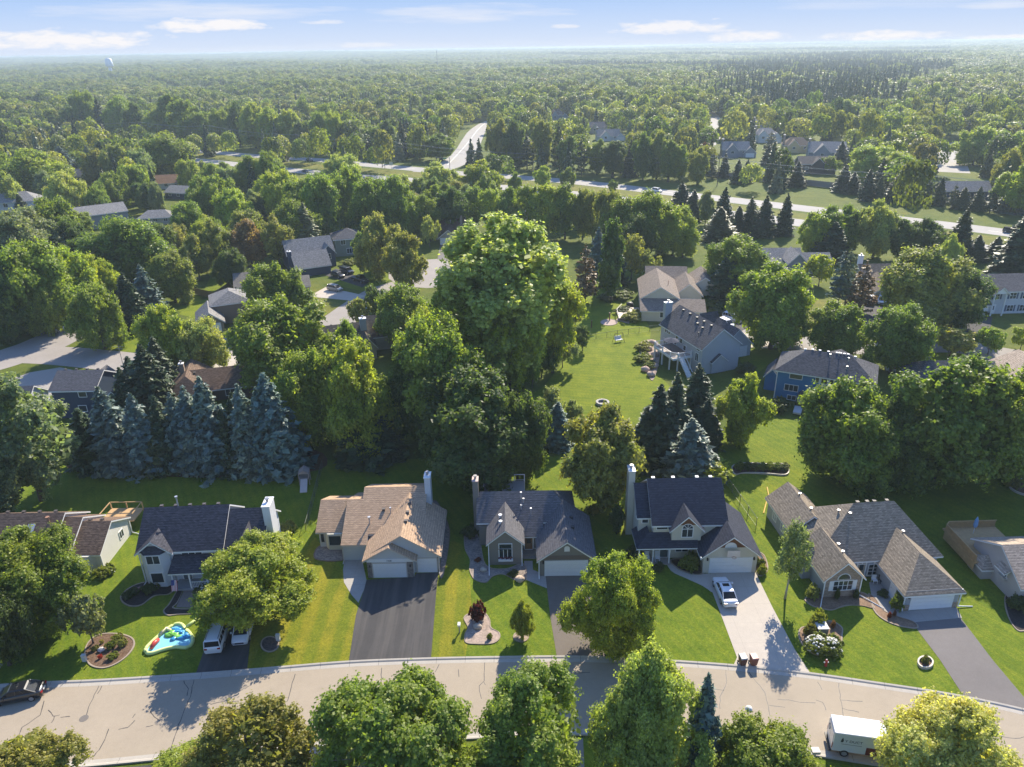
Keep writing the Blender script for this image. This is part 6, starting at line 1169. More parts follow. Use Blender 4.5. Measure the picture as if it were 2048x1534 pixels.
# traffic signal masts
for (px, pt, pb, dx, lab) in ((770, 305, 338, -9, 'traffic signal mast arm at the left of the junction'), (900, 318, 342, -7, 'traffic signal mast arm at the right of the junction')):
    q = spot(px, pb); h_ = 7; o = thing('traffic_signal', lab, 'traffic signal', (q.x, q.y, 0)); m = MB(); m.cyl(0, 0, 0, h_, .14, 8); m.build('post', METAL, o); m = MB(); m.tube([(0, 0, h_-.5), (dx, 0, h_)], .09, 6); m.build('mast_arm', METAL, o)
    for k in (.6, .95): m = MB(); m.box(dx*k-.18, dx*k+.18, -.2, .1, h_-1.2, h_-.1); m.build('signal_head', BLK, o)
    m = MB(); m.box(dx*.35-1, dx*.35+1, -.06, .0, h_-.9, h_-.35); m.build('street_sign', plain('sign_green', (.02, .2, .1)), o)
o = thing('road_sign', 'white road sign on a post at the highway junction', 'sign', at(783, 340)); m = MB(); m.cyl(0, 0, 0, 3.5, .07, 6); m.build('post', METAL, o); m = MB(); m.box(-.9, .9, -.05, .0, 2.4, 4.2); m.build('sign_panel', plain('sign_white', (.6, .62, .6)), o)
o = thing('street_sign', 'green street name sign at the left corner', 'sign', at(84, 672)); m = MB(); m.cyl(0, 0, 0, 3, .05, 6); m.build('post', METAL, o); m = MB(); m.box(-.7, .7, -.02, .02, 2.9, 3.2); m.build('sign_panel', plain('sign_green', (.02, .2, .1)), o)
for px, py, h_, lab in ((297, 744, 6, 'tall antenna mast beside the navy house roof'),): 
    q = spot(250, 745); o = thing('antenna_mast', lab, 'antenna', (q.x, q.y, 0)); m = MB(); m.cyl(0, 0, 0, h_, .05, 6); m.build('mast', METAL, o); m = MB(); m.tube([(-1, 0, h_-.4), (1, 0, h_-.4)], .03, 5); m.tube([(-.7, 0, h_-.9), (.7, 0, h_-.9)], .03, 5); m.build('aerial', METAL, o)
# garden hose and downspout runs
m = MB(); m.tube([(*spot(1534, 975).xy, .05), (*spot(1537, 990).xy, .05), (*spot(1530, 1015).xy, .05), (*spot(1527, 1027).xy, .05)], .09, 6); tag(m.build('garden_hose', plain('hose_yellow', (.55, .36, .06)), uv=False), 'yellow garden hose on the lawn left of the taupe house', 'hose')
# chairs on the taupe patio
for px, py, lab in ((1748, 1166, 'pale patio chair by the taupe house door'), (1762, 1166, 'dark patio chair by the taupe house windows')):
    o = thing('patio_chair', lab, 'chair', (*spot(px, py).xy, .04), R(180)); cm = WHITE if px == 1748 else DARKM; m = MB(); m.box(-.28, .28, -.28, .28, .4, .45); m.build('seat', cm, o); m = MB(); m.box(-.28, .28, -.3, -.26, .45, .95); m.build('backrest', cm, o)
    for x in (-.24, .24):
        for y in (-.24, .24): m = MB(); m.box(x-.025, x+.025, y-.025, y+.025, 0, .4); m.build('leg', cm, o)
# water tower and mast on the skyline
q = spot(219, 131); d = Vector((q.x, q.y)).normalized() * 2300; hz = height_at(d.x, d.y, 116); o = thing('water_tower', 'white water tower far off on the left skyline', 'water tower', (d.x, d.y, 0)); m = MB(); m.tube([(0, 0, hz-21), (0, 0, hz-18), (0, 0, hz-2), (0, 0, hz)], [7, 9.5, 7.5, 3.5], 16); m.build('tank', plain('tank_white', (.75, .77, .78)), o, smooth=True); m = MB(); m.cyl(0, 0, 0, hz-18, 4, 12); m.build('pedestal', plain('tank_white', (.75, .77, .78)), o)
q = spot(874, 118); d = Vector((q.x, q.y)).normalized() * 2100; hz = height_at(d.x, d.y, 97); o = thing('radio_mast', 'thin radio mast on the skyline right of centre clouds', 'mast', (d.x, d.y, 0)); m = MB(); m.tube([(0, 0, 0), (0, 0, hz)], [1.2, .4], 6); m.build('mast', plain('mast_grey', (.18, .2, .22)), o); m = MB(); m.box(-1, 1, -1, 1, hz-8, hz-6); m.build('antenna', plain('mast_grey', (.18, .2, .22)), o)
for px, py, w_, lab in ((1415, 103, 60, 'long pale warehouse far off on the skyline'), (1690, 100, 40, 'white flat building far off on the right skyline'), (1160, 112, 45, 'white roofed building far off at the centre'), (672, 134, 40, 'white roofed building far off at left')):
    q = spot(px, py + 8); o = thing('far_warehouse', lab, 'building', (q.x, q.y, 0)); m = MB(); m.box(-w_, w_, -20, 20, 0, 17); m.build('wall', plain('warehouse', (.6, .6, .58)), o); m = MB(); m.box(-w_-1, w_+1, -21, 21, 17, 18); m.build('roof', plain('warehouse_roof', (.7, .7, .7)), o)
# ------------------------------------------------------------------ planting
YG = (.23, .248, .042); MG = (.152, .186, .037); DG = (.085, .114, .032); OL = (.185, .182, .055); YL = (.34, .31, .125); GY = (.165, .185, .105); BL = (.14, .19, .19); SPR = (.058, .085, .042); PIN = (.10, .115, .045); BRN = (.20, .13, .065); LG = (.255, .265, .09)
TW = {YG: 'bright green', MG: 'mid green', DG: 'dark green', OL: 'olive green', YL: 'golden yellow', GY: 'grey green', BL: 'silvery blue', SPR: 'deep green', PIN: 'dull green', BRN: 'browning', LG: 'pale green'}
KW = {'near_maple': 'broad crowned tree', 'near_ash': 'airy tree', 'near_linden': 'oval crowned tree', 'maple': 'broad crowned tree', 'ash': 'airy tree', 'cottonwood': 'towering tree', 'linden': 'oval crowned tree', 'small': 'little tree', 'birch': 'slender tree', 'spruce': 'spruce', 'pine': 'ragged pine', 'column': 'narrow evergreen', 'shrub': 'shrub'}
LANDS = [(h[4].replace('_', ' '), h[0], h[1]) for h in HOUSES if not h[4].startswith('far_')]
for n, px, py in (('delivery van', 1716, 1500), ('wheeled bins', 1495, 1330), ('inflatable slide', 340, 1282), ('black kerb sedan', 38, 1395), ('highway junction', 850, 340), ('sound wall pole', 1845, 405), ('fire ring', 1205, 808), ('garden swing', 1237, 684), ('corner sedan', 121, 661), ('road bend', 960, 255), ('left highway gap', 440, 305), ('right cul de sac', 1900, 320), ('mailbox row', 1928, 705), ('white highway car', 1314, 384), ('needle litter strip', 400, 925)): q = spot(px, py); LANDS.append((n, q.x, q.y))
ORD = ['', 'second', 'third', 'fourth', 'fifth', 'sixth', 'seventh', 'eighth', 'ninth', 'tenth', 'eleventh', 'twelfth', 'thirteenth', 'fourteenth', 'fifteenth']
PEND = []
def tree(kind, x, y, w, h, col, label=None, **k):
    o = plant(kind, x, y, w, h, col, label, **k)
    if not label: PEND.append((o, kind, col, x, y))
    return o
def name_pending():
    rows = {}
    for o, kind, col, x, y in PEND:
        n, lx, ly = min(LANDS, key=lambda l: math.hypot(l[1]-x, l[2]-y)); dx, dy = x-lx, y-ly
        rel = ('right of' if dx > 0 else 'left of') if abs(dx) > abs(dy) else ('behind' if dy > 0 else 'in front of')
        rows.setdefault((TW.get(col, 'green') + ' ' + KW[kind], rel, n), []).append((math.hypot(dx, dy), o))
    for (d, rel, n), L in rows.items():
        L.sort(key=lambda a: a[0])
        for i, (_, o) in enumerate(L): o['label'] = f'{d} {rel} the {n}' + ('' if i == 0 else f', {ORD[min(i, 14)]} from it')
NEAR = {'maple': 'near_maple', 'ash': 'near_ash', 'linden': 'near_linden'}
def T(kind, cx, yt, yb, wpx, col, label=None, **k):
    q = spot(cx, yb); d = pix((q.x, q.y, 5))[2]; w = wpx / F0 * d * (1.2 if kind == 'spruce' else 1)
    prof = ((0, 1.), (.16, .55), (.08, .8)) if kind in ('spruce', 'pine') else ((0, 1.), (.3, .88), (.45, .62))
    lo, hi = .5, 40.
    for _ in range(30):
        h = (lo + hi) / 2
        if min(pix((q.x, q.y + w*r, h*f))[1] for r, f in prof) > yt: lo = h
        else: hi = h

    if yb > 1180: kind = NEAR.get(kind, kind)
    return tree(kind, q.x, q.y, w, h, col, label, **k)
# across the street, at the bottom of the frame
T('ash', 85, 1448, 1625, 215, OL, 'olive airy tree at the bottom left corner by the street'); T('linden', 385, 1482, 1660, 300, YG, 'bright green tree cut by the bottom edge, second from left'); T('ash', 525, 1396, 1610, 245, OL, 'olive tree over the street with a ragged top, third from left')
bt = T('maple', 812, 1345, 1640, 385, MG, 'large tree with bare twigs, middle of the bottom row'); T('ash', 1065, 1330, 1600, 255, MG, 'loose pointed tree over the street left of the manhole'); T('linden', 1283, 1285, 1585, 215, LG, 'tall dense yellow green tree between street and manhole'); T('spruce', 1392, 1352, 1585, 85, BL, 'narrow blue spruce beside the tall dense tree'); T('linden', 1512, 1425, 1650, 275, MG, 'round green tree under the globe lamp'); T('maple', 1862, 1388, 1640, 275, YL, 'golden yellow tree over the delivery van')
g = random.Random(8); m = MB(); wq = bt.children[0].scale
for i in range(46):
    a = g.uniform(3.4, 6.6); r0 = g.uniform(1.5, 3.6)*wq.x; z = g.uniform(5.5, 9.0)*wq.z; p0 = Vector((r0*math.cos(a)*.8, r0*math.sin(a)*.8, z)); d = Vector((math.cos(a), math.sin(a), g.uniform(.1, 1.0))).normalized(); L_ = g.uniform(1.0, 2.4)
    m.tube([p0, p0 + d*L_*.5 + Vector((g.uniform(-.1, .1), g.uniform(-.1, .1), 0)), p0 + d*L_], [.035, .02, .008], 4)
    for k in range(4): q = p0 + d*L_*g.uniform(.3, .8); e = (d + Vector((g.uniform(-.8, .8), g.uniform(-.8, .8), g.uniform(-.3, .6)))).normalized(); m.tube([q, q + e*g.uniform(.4, 1.0)], [.015, .006], 3)
bw = m.build('bare_twigs', plain('dry_twig', (.26, .2, .15), .9), bt, uv=False); bw.rotation_euler = (0, 0, -bt.rotation_euler.z)
# front yards
T('maple', 75, 1055, 1258, 255, MG, 'spreading tree before the brown roofed house at left'); T('maple', 20, 1150, 1330, 130, DG, 'dark shaded tree at the left edge below the spreading one'); T('small', 187, 1188, 1287, 92, GY, 'small grey green tree above the flower island'); T('small', 42, 1275, 1325, 50, MG, 'tiny sapling near the black sedan')
T('maple', 530, 1066, 1225, 262, YG, 'bright maple over the driveway of the white house'); T('linden', 1045, 1198, 1277, 56, YG, 'young round tree in the pink rock ring'); T('maple', 1220, 1108, 1300, 190, YG, 'bright maple between the grey and cream houses'); T('birch', 1570, 1042, 1197, 72, GY, 'slender birch left of the taupe house')
# behind the front row
T('pine', 12, 925, 1075, 75, PIN); T('ash', 85, 755, 1000, 195, GY, 'large grey green tree before the navy house at left'); T('ash', 30, 850, 1035, 130, GY)
for a in ((220, 830, 932, 70, SPR), (405, 770, 930, 78, BL), (535, 775, 935, 70, BL), (320, 830, 940, 60, PIN), (465, 820, 940, 60, SPR), (190, 815, 930, 80, SPR), (247, 772, 935, 88, BL), (300, 783, 938, 78, BL), (345, 792, 930, 75, SPR), (377, 786, 932, 72, BL), (438, 757, 938, 88, BL), (478, 790, 930, 70, SPR), (508, 768, 938, 80, BL), (566, 748, 938, 100, BL), (280, 715, 815, 72, SPR), (312, 690, 830, 92, SPR), (333, 675, 790, 60, SPR), (740, 790, 915, 110, SPR), (262, 735, 840, 60, SPR), (410, 800, 925, 70, SPR)): T('spruce', *a)
T('maple', 640, 705, 885, 150, MG); T('maple', 722, 690, 905, 160, YG); T('maple', 880, 640, 880, 200, MG); T('maple', 840, 690, 890, 120, DG); T('maple', 955, 752, 962, 245, DG, 'wide dark maple behind the tan and grey houses'); T('maple', 1035, 790, 960, 120, DG)
T('cottonwood', 930, 560, 790, 120, YG); T('ash', 1105, 510, 745, 120, YG); T('ash', 955, 500, 765, 130, YG); T('ash', 1065, 465, 735, 120, LG); T('ash', 1020, 580, 790, 150, YG)
T('cottonwood', 1010, 442, 770, 262, LG, 'towering bright cottonwood in the middle of the picture'); T('linden', 1203, 822, 1015, 178, OL, 'dense brownish green crown left of the cream house chimney'); T('spruce', 1111, 803, 890, 56, BL, 'lone squat blue spruce on the paver pad'); T('small', 1102, 776, 845, 70, GY); T('small', 1145, 800, 850, 45, GY)
for a in ((1308, 770, 925, 95, SPR), (1345, 745, 900, 70, SPR), (1392, 728, 860, 75, SPR), (1408, 798, 890, 60, SPR), (1285, 830, 930, 70, SPR)): T('spruce', *a)
T('spruce', 1378, 838, 958, 100, BL, 'fat blue spruce behind the cream house'); T('linden', 1477, 752, 890, 108, YG, 'round bright tree alone on the lawn behind the cream house'); T('small', 1425, 918, 968, 95, YG); T('maple', 1685, 772, 965, 205, MG, 'broad maple before the blue house'); T('maple', 1865, 725, 962, 265, MG, 'huge twin crowned maple behind the taupe house'); T('maple', 1965, 745, 965, 190, MG); T('maple', 2060, 720, 955, 140, MG); T('maple', 1780, 800, 965, 150, DG)
T('small', 1125, 665, 735, 62, GY); T('small', 1165, 652, 702, 48, DG); T('small', 1083, 685, 755, 70, DG); T('small', 1065, 720, 775, 50, MG); T('maple', 1100, 640, 700, 70, OL)
# the streets of the middle distance
T('maple', 1540, 533, 697, 165, MG, 'leaning dark maple beside the concrete drive of the grey house'); T('maple', 1663, 608, 715, 125, MG); T('maple', 1780, 613, 745, 140, MG); T('maple', 1830, 500, 660, 170, OL, 'spreading oak over the two parked white vans'); T('maple', 1900, 540, 655, 110, DG); T('linden', 1838, 560, 665, 75, MG); T('maple', 1468, 475, 590, 130, MG); T('spruce', 1447, 505, 600, 70, SPR); T('pine', 1690, 500, 610, 45, GY); T('pine', 1676, 505, 608, 40, BL); T('pine', 1718, 522, 625, 58, BRN, 'half dead brown pine in the red mulch ring'); T('small', 1637, 510, 572, 60, YG); T('small', 1900, 655, 712, 100, OL); T('small', 1975, 658, 710, 60, MG); T('small', 1895, 668, 712, 40, LG); T('small', 2040, 655, 700, 50, YG)
for a in ((1645, 415, 510, 90, MG), (1690, 412, 505, 75, MG), (1745, 402, 515, 80, LG), (1800, 440, 520, 70, DG), (1840, 440, 522, 80, DG), (1862, 455, 522, 50, DG), (1890, 470, 560, 45, LG), (1620, 430, 510, 60, YG)): T('linden', *a)
for a in ((1660, 445, 520, 62, SPR), (1910, 416, 515, 48, SPR), (1950, 470, 522, 34, SPR), (1985, 473, 522, 38, SPR), (2030, 430, 548, 85, SPR), (1525, 392, 472, 44, SPR), (1566, 388, 470, 34, SPR), (1476, 412, 462, 34, SPR), (1360, 365, 432, 52, SPR), (1440, 375, 470, 45, SPR), (1438, 415, 482, 60, PIN), (1385, 380, 440, 40, SPR), (1500, 395, 465, 34, SPR)): T('spruce', *a)
T('ash', 1410, 382, 450, 40, GY)
for a in ((1290, 386, 512, 110, MG), (1240, 395, 510, 90, MG), (1345, 415, 512, 90, YG), (1215, 382, 500, 60, OL), (1275, 430, 525, 80, DG), (1365, 450, 515, 50, YG)): T('maple', *a)
for a in ((1130, 369, 478, 80, MG), (1092, 371, 478, 70, YG), (1060, 370, 475, 65, MG), (1020, 376, 470, 65, MG), (985, 378, 465, 60, YG), (950, 374, 460, 60, MG), (1165, 378, 480, 50, OL), (1185, 384, 485, 45, OL)): T('ash', *a)
for a in ((960, 322, 402, 85, YG), (880, 325, 402, 75, LG), (1085, 332, 378, 38, YG), (1135, 335, 378, 38, MG), (1225, 360, 384, 22, MG), (905, 375, 470, 75, DG), (870, 372, 450, 60, MG), (1030, 345, 400, 30, MG)): T('linden', *a)
for a in ((800, 355, 482, 105, MG), (750, 360, 478, 95, MG), (705, 335, 465, 100, MG), (690, 310, 385, 85, LG), (655, 350, 480, 90, MG), (845, 390, 480, 70, MG), (610, 360, 470, 85, MG), (570, 342, 455, 90, YG), (540, 352, 440, 80, YG), (600, 400, 505, 100, MG), (510, 312, 400, 70, MG), (545, 305, 402, 55, MG), (433, 327, 400, 55, MG), (478, 380, 470, 90, YG), (448, 352, 445, 75, MG), (500, 420, 500, 80, OL)): T('maple', *a)
T('linden', 760, 430, 560, 95, OL, 'tall rounded tree left of the two cul de sac trees'); T('linden', 812, 466, 585, 88, OL, 'tall rounded tree beside the cul de sac pavement'); T('linden', 745, 440, 545, 60, MG); T('small', 860, 432, 495, 48, LG); T('spruce', 617, 407, 510, 60, GY, 'large grey spruce behind the slate blue house'); T('spruce', 585, 425, 505, 50, GY); T('ash', 560, 430, 530, 80, OL); T('ash', 505, 440, 535, 90, BRN); T('ash', 440, 440, 545, 90, OL); T('maple', 352, 505, 605, 95, OL); T('maple', 270, 437, 565, 165, MG, 'massive oak in front of the grey box house'); T('maple', 405, 380, 450, 75, MG); T('maple', 470, 500, 575, 70, DG); T('ash', 400, 470, 560, 70, OL)
for a in ((130, 398, 530, 110, MG), (160, 440, 540, 80, DG), (60, 425, 560, 150, GY), (85, 490, 665, 150, MG), (35, 530, 675, 140, DG), (150, 500, 640, 120, YG), (210, 570, 697, 105, MG), (10, 505, 620, 90, MG), (190, 510, 630, 80, YG), (230, 520, 620, 60, YG), (100, 560, 670, 90, MG)): T('maple', *a)
for a in ((262, 545, 655, 52, SPR), (283, 560, 660, 50, SPR), (307, 530, 640, 62, BL), (240, 580, 660, 45, SPR), (50, 388, 440, 30, SPR)): T('spruce', *a)
T('maple', 350, 615, 745, 110, YG); T('maple', 415, 640, 745, 110, LG); T('maple', 578, 600, 775, 205, MG, 'wide dense tree right of the concrete drive in the left middle'); T('maple', 560, 530, 645, 125, MG); T('ash', 600, 560, 640, 60, MG); T('maple', 820, 570, 705, 130, MG); T('small', 750, 570, 645, 62, DG); T('small', 722, 598, 660, 55, OL); T('maple', 870, 620, 760, 100, YG); T('small', 780, 600, 655, 70, OL); T('maple', 705, 640, 760, 60, MG)
T('column', 1222, 440, 605, 58, DG); T('spruce', 1227, 452, 575, 48, SPR); T('spruce', 1195, 455, 548, 38, BL); T('pine', 1170, 488, 605, 55, BRN); T('small', 1262, 470, 560, 80, OL); T('small', 1290, 500, 560, 60, OL); T('small', 1150, 610, 655, 50, OL)
T('column', 1233, 1010, 1068, 32, DG); T('small', 1245, 880, 960, 40, DG)
for a in ((85, 300, 395, 125, YG), (25, 345, 425, 65, LG), (140, 345, 440, 85, LG), (282, 330, 405, 70, MG), (240, 345, 420, 62, MG), (408, 352, 440, 60, MG), (382, 330, 375, 38, MG), (330, 272, 362, 110, MG), (250, 290, 372, 70, OL), (200, 300, 372, 55, OL), (290, 300, 380, 60, GY), (320, 365, 430, 30, GY)): T('maple', *a)
T('spruce', 135, 292, 352, 48, BL); T('spruce', 185, 292, 345, 30, BL); T('spruce', 110, 300, 352, 40, SPR)
T('maple', 1745, 292, 360, 90, YG); T('maple', 1790, 305, 372, 80, YG); T('maple', 1945, 255, 330, 80, YG); T('linden', 1475, 208, 265, 50, YG); T('maple', 1455, 232, 280, 55, DG); T('maple', 1680, 200, 258, 70, YG); T('maple', 1475, 218, 262, 52, YG); T('pine', 1540, 262, 305, 30, PIN); T('spruce', 1535, 290, 330, 26, SPR); T('spruce', 1680, 282, 330, 30, SPR); T('small', 1658, 312, 348, 45, MG); T('ash', 2030, 330, 430, 90, YG); T('spruce', 2020, 360, 425, 45, BL); T('maple', 2000, 300, 400, 60, OL); T('small', 1408, 285, 330, 40, (.07, .03, .035))
# the tall belt on the far side of the highway
for x in range(150, 905, 33):
    kd = random.choice(('maple', 'maple', 'cottonwood', 'spruce', 'ash')); b_ = 279 + (x-180)*.064 + random.uniform(-7, 0)
    T(kd, x + random.uniform(-8, 8), b_ - random.uniform(60, 95)*(.8 if 690 < x < 900 else 1), b_, random.uniform(45, 75) if kd != 'spruce' else random.uniform(24, 34), random.choice((MG, MG, DG, YG) if kd != 'spruce' else (SPR, PIN)))
for x in range(1000, 1400, 28):
    kd = random.choice(('linden', 'spruce', 'pine', 'cottonwood')); b_ = 338 + (x-1000)*.085 + random.uniform(-6, 0)
    T(kd, x + random.uniform(-7, 7), b_ - random.uniform(65, 100), b_, random.uniform(40, 58) if kd in ('linden', 'cottonwood') else random.uniform(26, 36), random.choice((MG, DG, OL) if kd in ('linden', 'cottonwood') else (SPR, PIN)))
# spruces planted along the sound wall
for i, x in enumerate(range(1395, 2040, 24)):
    if random.random() < .8: T('spruce' if random.random() < .75 else 'pine', x + random.uniform(-8, 8), 0.128*x + 122 + random.uniform(-8, 10), 0.128*x + 172 + random.uniform(-4, 8), random.uniform(20, 34), random.choice((SPR, SPR, PIN)))
# ---- woods: the nearest stand as single trees, the rest as one mass
FARH = [(h[0], h[1]) for h in HOUSES if h[1] > 500]
PROT = [(1437, 275, 1505, 308), (1512, 228, 1560, 280), (1570, 252, 1615, 296), (1597, 272, 1680, 332), (1100, 203, 1130, 234), (1182, 250, 1250, 282), (940, 228, 1003, 272), (1415, 217, 1436, 248), (1892, 300, 1922, 345), (410, 300, 520, 322), (580, 316, 670, 346), (735, 322, 935, 352), (1000, 345, 1270, 378), (1265, 374, 1420, 402), (1440, 395, 1640, 440), (1790, 436, 2048, 512), (870, 434, 925, 492), (590, 455, 760, 600), (860, 515, 890, 572), (395, 582, 505, 645), (0, 375, 128, 414), (188, 402, 248, 455), (288, 422, 342, 446), (342, 356, 392, 390), (326, 342, 354, 368), (148, 335, 200, 358), (255, 395, 345, 450), (0, 640, 280, 760), (1880, 345, 1935, 395), (485, 195, 512, 214), (560, 185, 590, 204), (378, 212, 396, 232), (830, 205, 850, 222), (895, 190, 915, 203), (1528, 495, 1640, 570), (1910, 545, 2048, 640), (1640, 268, 1680, 300)]
def ok(x, y, r, h, gap=.62):
    for tx, ty, tr in TREES:
        if abs(tx-x) < 14 and abs(ty-y) < 14 and math.hypot(tx-x, ty-y) < (tr + r)*gap: return False
    for hx, hy, hr, *_ in HOUSES:
        if math.hypot(hx-x, hy-y) < hr + r*.6: return False
    for hx, hy in FARH:
        if -4 < hy - y < 42 and abs(hx - x*(hy/max(1, y))) < 9 + r*.5 and h > 6 + (hy - y)*.10: return False
    for c, hw in ROADS:
        if np.min((c[:, 0]-x)**2 + (c[:, 1]-y)**2) < (hw + r*.55 + 1)**2: return False
    u, v, d = pix((x, y, 0)); u2, v2, d2 = pix((x, y, h)); w = r / d * F0
    for a, b, c_, e in PROT:
        if v > e - 4 and u + w*.8 > a and u - w*.8 < c_ and v2 < e - 2 and v > b: return False
    return True
def inside(px, py, poly):
    r = False
    for (x1, y1), (x2, y2) in zip(poly, poly[1:] + poly[:1]):
        if (y1 > py) != (y2 > py) and px < (x2-x1)*(py-y1)/(y2-y1)+x1: r = not r
    return r
rng = random.Random(21)
LEFTW = [(-60, 330), (60, 335), (300, 340), (410, 335), (560, 352), (640, 400), (620, 500), (560, 540), (500, 545), (430, 560), (300, 600), (240, 640), (100, 655), (-60, 660)]
MIDW = [(560, 352), (720, 362), (850, 372), (1000, 384), (1180, 398), (1200, 480), (1000, 476), (930, 440), (860, 440), (760, 450), (640, 480)]
cands = []
for poly, n in ((LEFTW, 420), (MIDW, 200)):
    xs = [p[0] for p in poly]; ys = [p[1] for p in poly]
    for _ in range(n):
        # even over the ground, not over the picture
        y_ = spot(500, max(ys)).y + (spot(500, min(ys)).y - spot(500, max(ys)).y)*rng.random(); v = pix((0, y_, 0))[1]; u = rng.uniform(min(xs), max(xs))
        if inside(u, v, poly): cands.append((u, v))
WOOD = []   # mass: x, y, w, h, kind, tint
LIMIT = 300
for u, v in cands:
    q = spot(u, v); w = rng.uniform(8, 13); h = rng.uniform(9, 14)
    if ok(q.x, q.y, w/2, h, .68): tree(rng.choice(('maple', 'maple', 'ash', 'linden')), q.x, q.y, w, h, rng.choice((MG, MG, YG, OL, DG, GY)))
# north of the highway
def north_y(x):   # far edge of the highway verge at map x
    c = ROADS[[i for i, r in enumerate(ROADS) if len(r[0]) > 90][0]][0]; i = int(np.argmin(abs(c[:, 0]-x))); return c[i, 1]
cands = []
for _ in range(9000):
    y = 235 + 470*math.sqrt(rng.random()); x = rng.uniform(-1, 1)*(y*.76 + 60)
    if y > north_y(max(-330, min(300, x))) + 13: cands.append((y - north_y(max(-330, min(300, x))), x, y))
cands.sort()
PLANT = [(1440, 150), (1500, 128), (1760, 118), (1850, 140), (1800, 175), (1760, 228), (1600, 240), (1480, 225), (1440, 190)]
for dd, x, y in cands:
    u, v, _ = pix((x, y, 0)); con = inside(u + rng.gauss(0, 25), v + rng.gauss(0, 5), PLANT); first = dd < 45
    if con: w, h, kind = rng.uniform(6, 8.5), rng.uniform(17, 24), 'spruce'
    elif (first and rng.random() < .55) or rng.random() < .18: w, h, kind = rng.uniform(5, 8), rng.uniform(12, 19), rng.choice(('spruce', 'spruce', 'pine'))
    else: w, h, kind = rng.uniform(12, 20), rng.uniform(13, 20), rng.choice(('maple', 'maple', 'linden', 'ash', 'cottonwood'))
    if first and dd < 14: h *= .75; w *= .8
    if kind == 'cottonwood': h *= 1.25
    if not ok(x, y, w/2, h, .66): continue
    col = rng.choice((SPR, SPR, PIN, GY)) if kind in ('spruce', 'pine') else rng.choice((MG, MG, YG, YG, OL, DG, LG))
    if N_TREE[0] < LIMIT: tree(kind, x, y, w, h, col)
    else: WOOD.append((x, y, w, h, 1 if kind in ('spruce', 'pine') else 0, vary(col, .2, rng, .95))); TREES.append((x, y, w/2))
name_pending()
# mass to the skyline
def grove(name, seed):
    g = np.random.default_rng(seed); P = []; N = []; S = []
    for q_ in range(1 + seed % 3):
        sp_ = (0, 2.6, 3.3)[seed % 3]; cx, cy = g.uniform(-sp_, sp_, 2); W = g.uniform(*((8.2, 9.6), (5.6, 7.6), (4.8, 6.8))[seed % 3]); Ht = g.uniform(7.2, 10); n = int(420*(W/6)**2)
        bo = g.normal(size=(20, 3)) + np.array([0, 0, .5]); bo /= np.linalg.norm(bo, axis=1, keepdims=True); i = g.integers(0, 20, n); d = bo[i] + g.normal(size=(n, 3))*.3; d /= np.linalg.norm(d, axis=1, keepdims=True); d[:, 2] = np.where(d[:, 2] < -.55, -d[:, 2], d[:, 2])
        r = .8 + .3*g.random((n, 1)); P.append(np.array([cx, cy, Ht*.55]) + d*r*np.array([W/2, W/2, Ht*.45])); N.append(d + g.normal(size=(n, 3))*.5); S.append(g.uniform(.35, .75, n))
    return leaf_mesh(name, np.concatenate(P), np.concatenate(N), np.concatenate(S), 1.5, LEAF_W, g)
y = 690.0
while y < 8600:
    s = 11.5 if y < 1100 else 13 if y < 1800 else 16 if y < 3000 else 22 if y < 5000 else 34
    x = -(y*.80 + 80)
    while x < y*.80 + 80:
        px_, py_ = x + rng.uniform(-.5, .5)*s, y + rng.uniform(-.5, .5)*s; u, v, _ = pix((px_, py_, 0))
        con = (inside(u + rng.gauss(0, 45), v + rng.gauss(0, 8), PLANT) and rng.random() < .74) or (y > 1300 and 1100 < u < 1900 and math.sin(px_*.004+py_*.003) > .75)
        k = math.sin(px_*.011+1)*math.sin(py_*.008+2) + .6*math.sin(px_*.03)*math.sin(py_*.023)
        hsc = 1 + .22*k
        hit = any(math.hypot(hx-px_, hy-py_) < hr + 5 for hx, hy, hr, *_ in HOUSES) or any(0 < hy-py_ < 45 and abs(hx-px_) < 12 for hx, hy in FARH) if y < 1500 else False
        if not hit and rng.random() > .04:
            if con: w, h, kd, col = s*.62, rng.uniform(18, 26), 1, rng.choice((SPR, PIN, PIN, (.085, .12, .06)))
            elif rng.random() < (.12 if y < 1500 else .04): w, h, kd, col = min(9, s*.55), rng.uniform(13, 20), 1, rng.choice((SPR, PIN, GY))
            else: w, h, kd, col = s*rng.uniform(1.2, 2.1)*(1 + .45*max(0, math.sin(px_*.006+2)*math.sin(py_*.0045))), rng.uniform(12, 21)*hsc, 0, (DG, MG, MG, YG, MG, YG, OL, LG)[int(max(0, min(7.9, 3.7 + 2.6*math.sin(px_*.017+.6*math.sin(py_*.02)) * math.cos(py_*.015) + rng.gauss(0, 1.4))))]
            WOOD.append((px_, py_, w, h, kd, vary(col, .12, rng, .88)))
        x += s
    y += s*.92
pcol = bpy.data.collections.new('woodland_kinds')
for i in range(7):
    me = grove('woodland_crown', 300+i); o = bpy.data.objects.new('a_crown_%d' % i, me); pcol.objects.link(o)
for i in range(3):
    me = conifer('woodland_spruce', 320+i, 10, 3.2, lv=24, nb=8, n_on=9, leaf=(.6, 1.0), mat=NEEDLE_W); o = bpy.data.objects.new('b_spruce_%d' % i, me); pcol.objects.link(o)
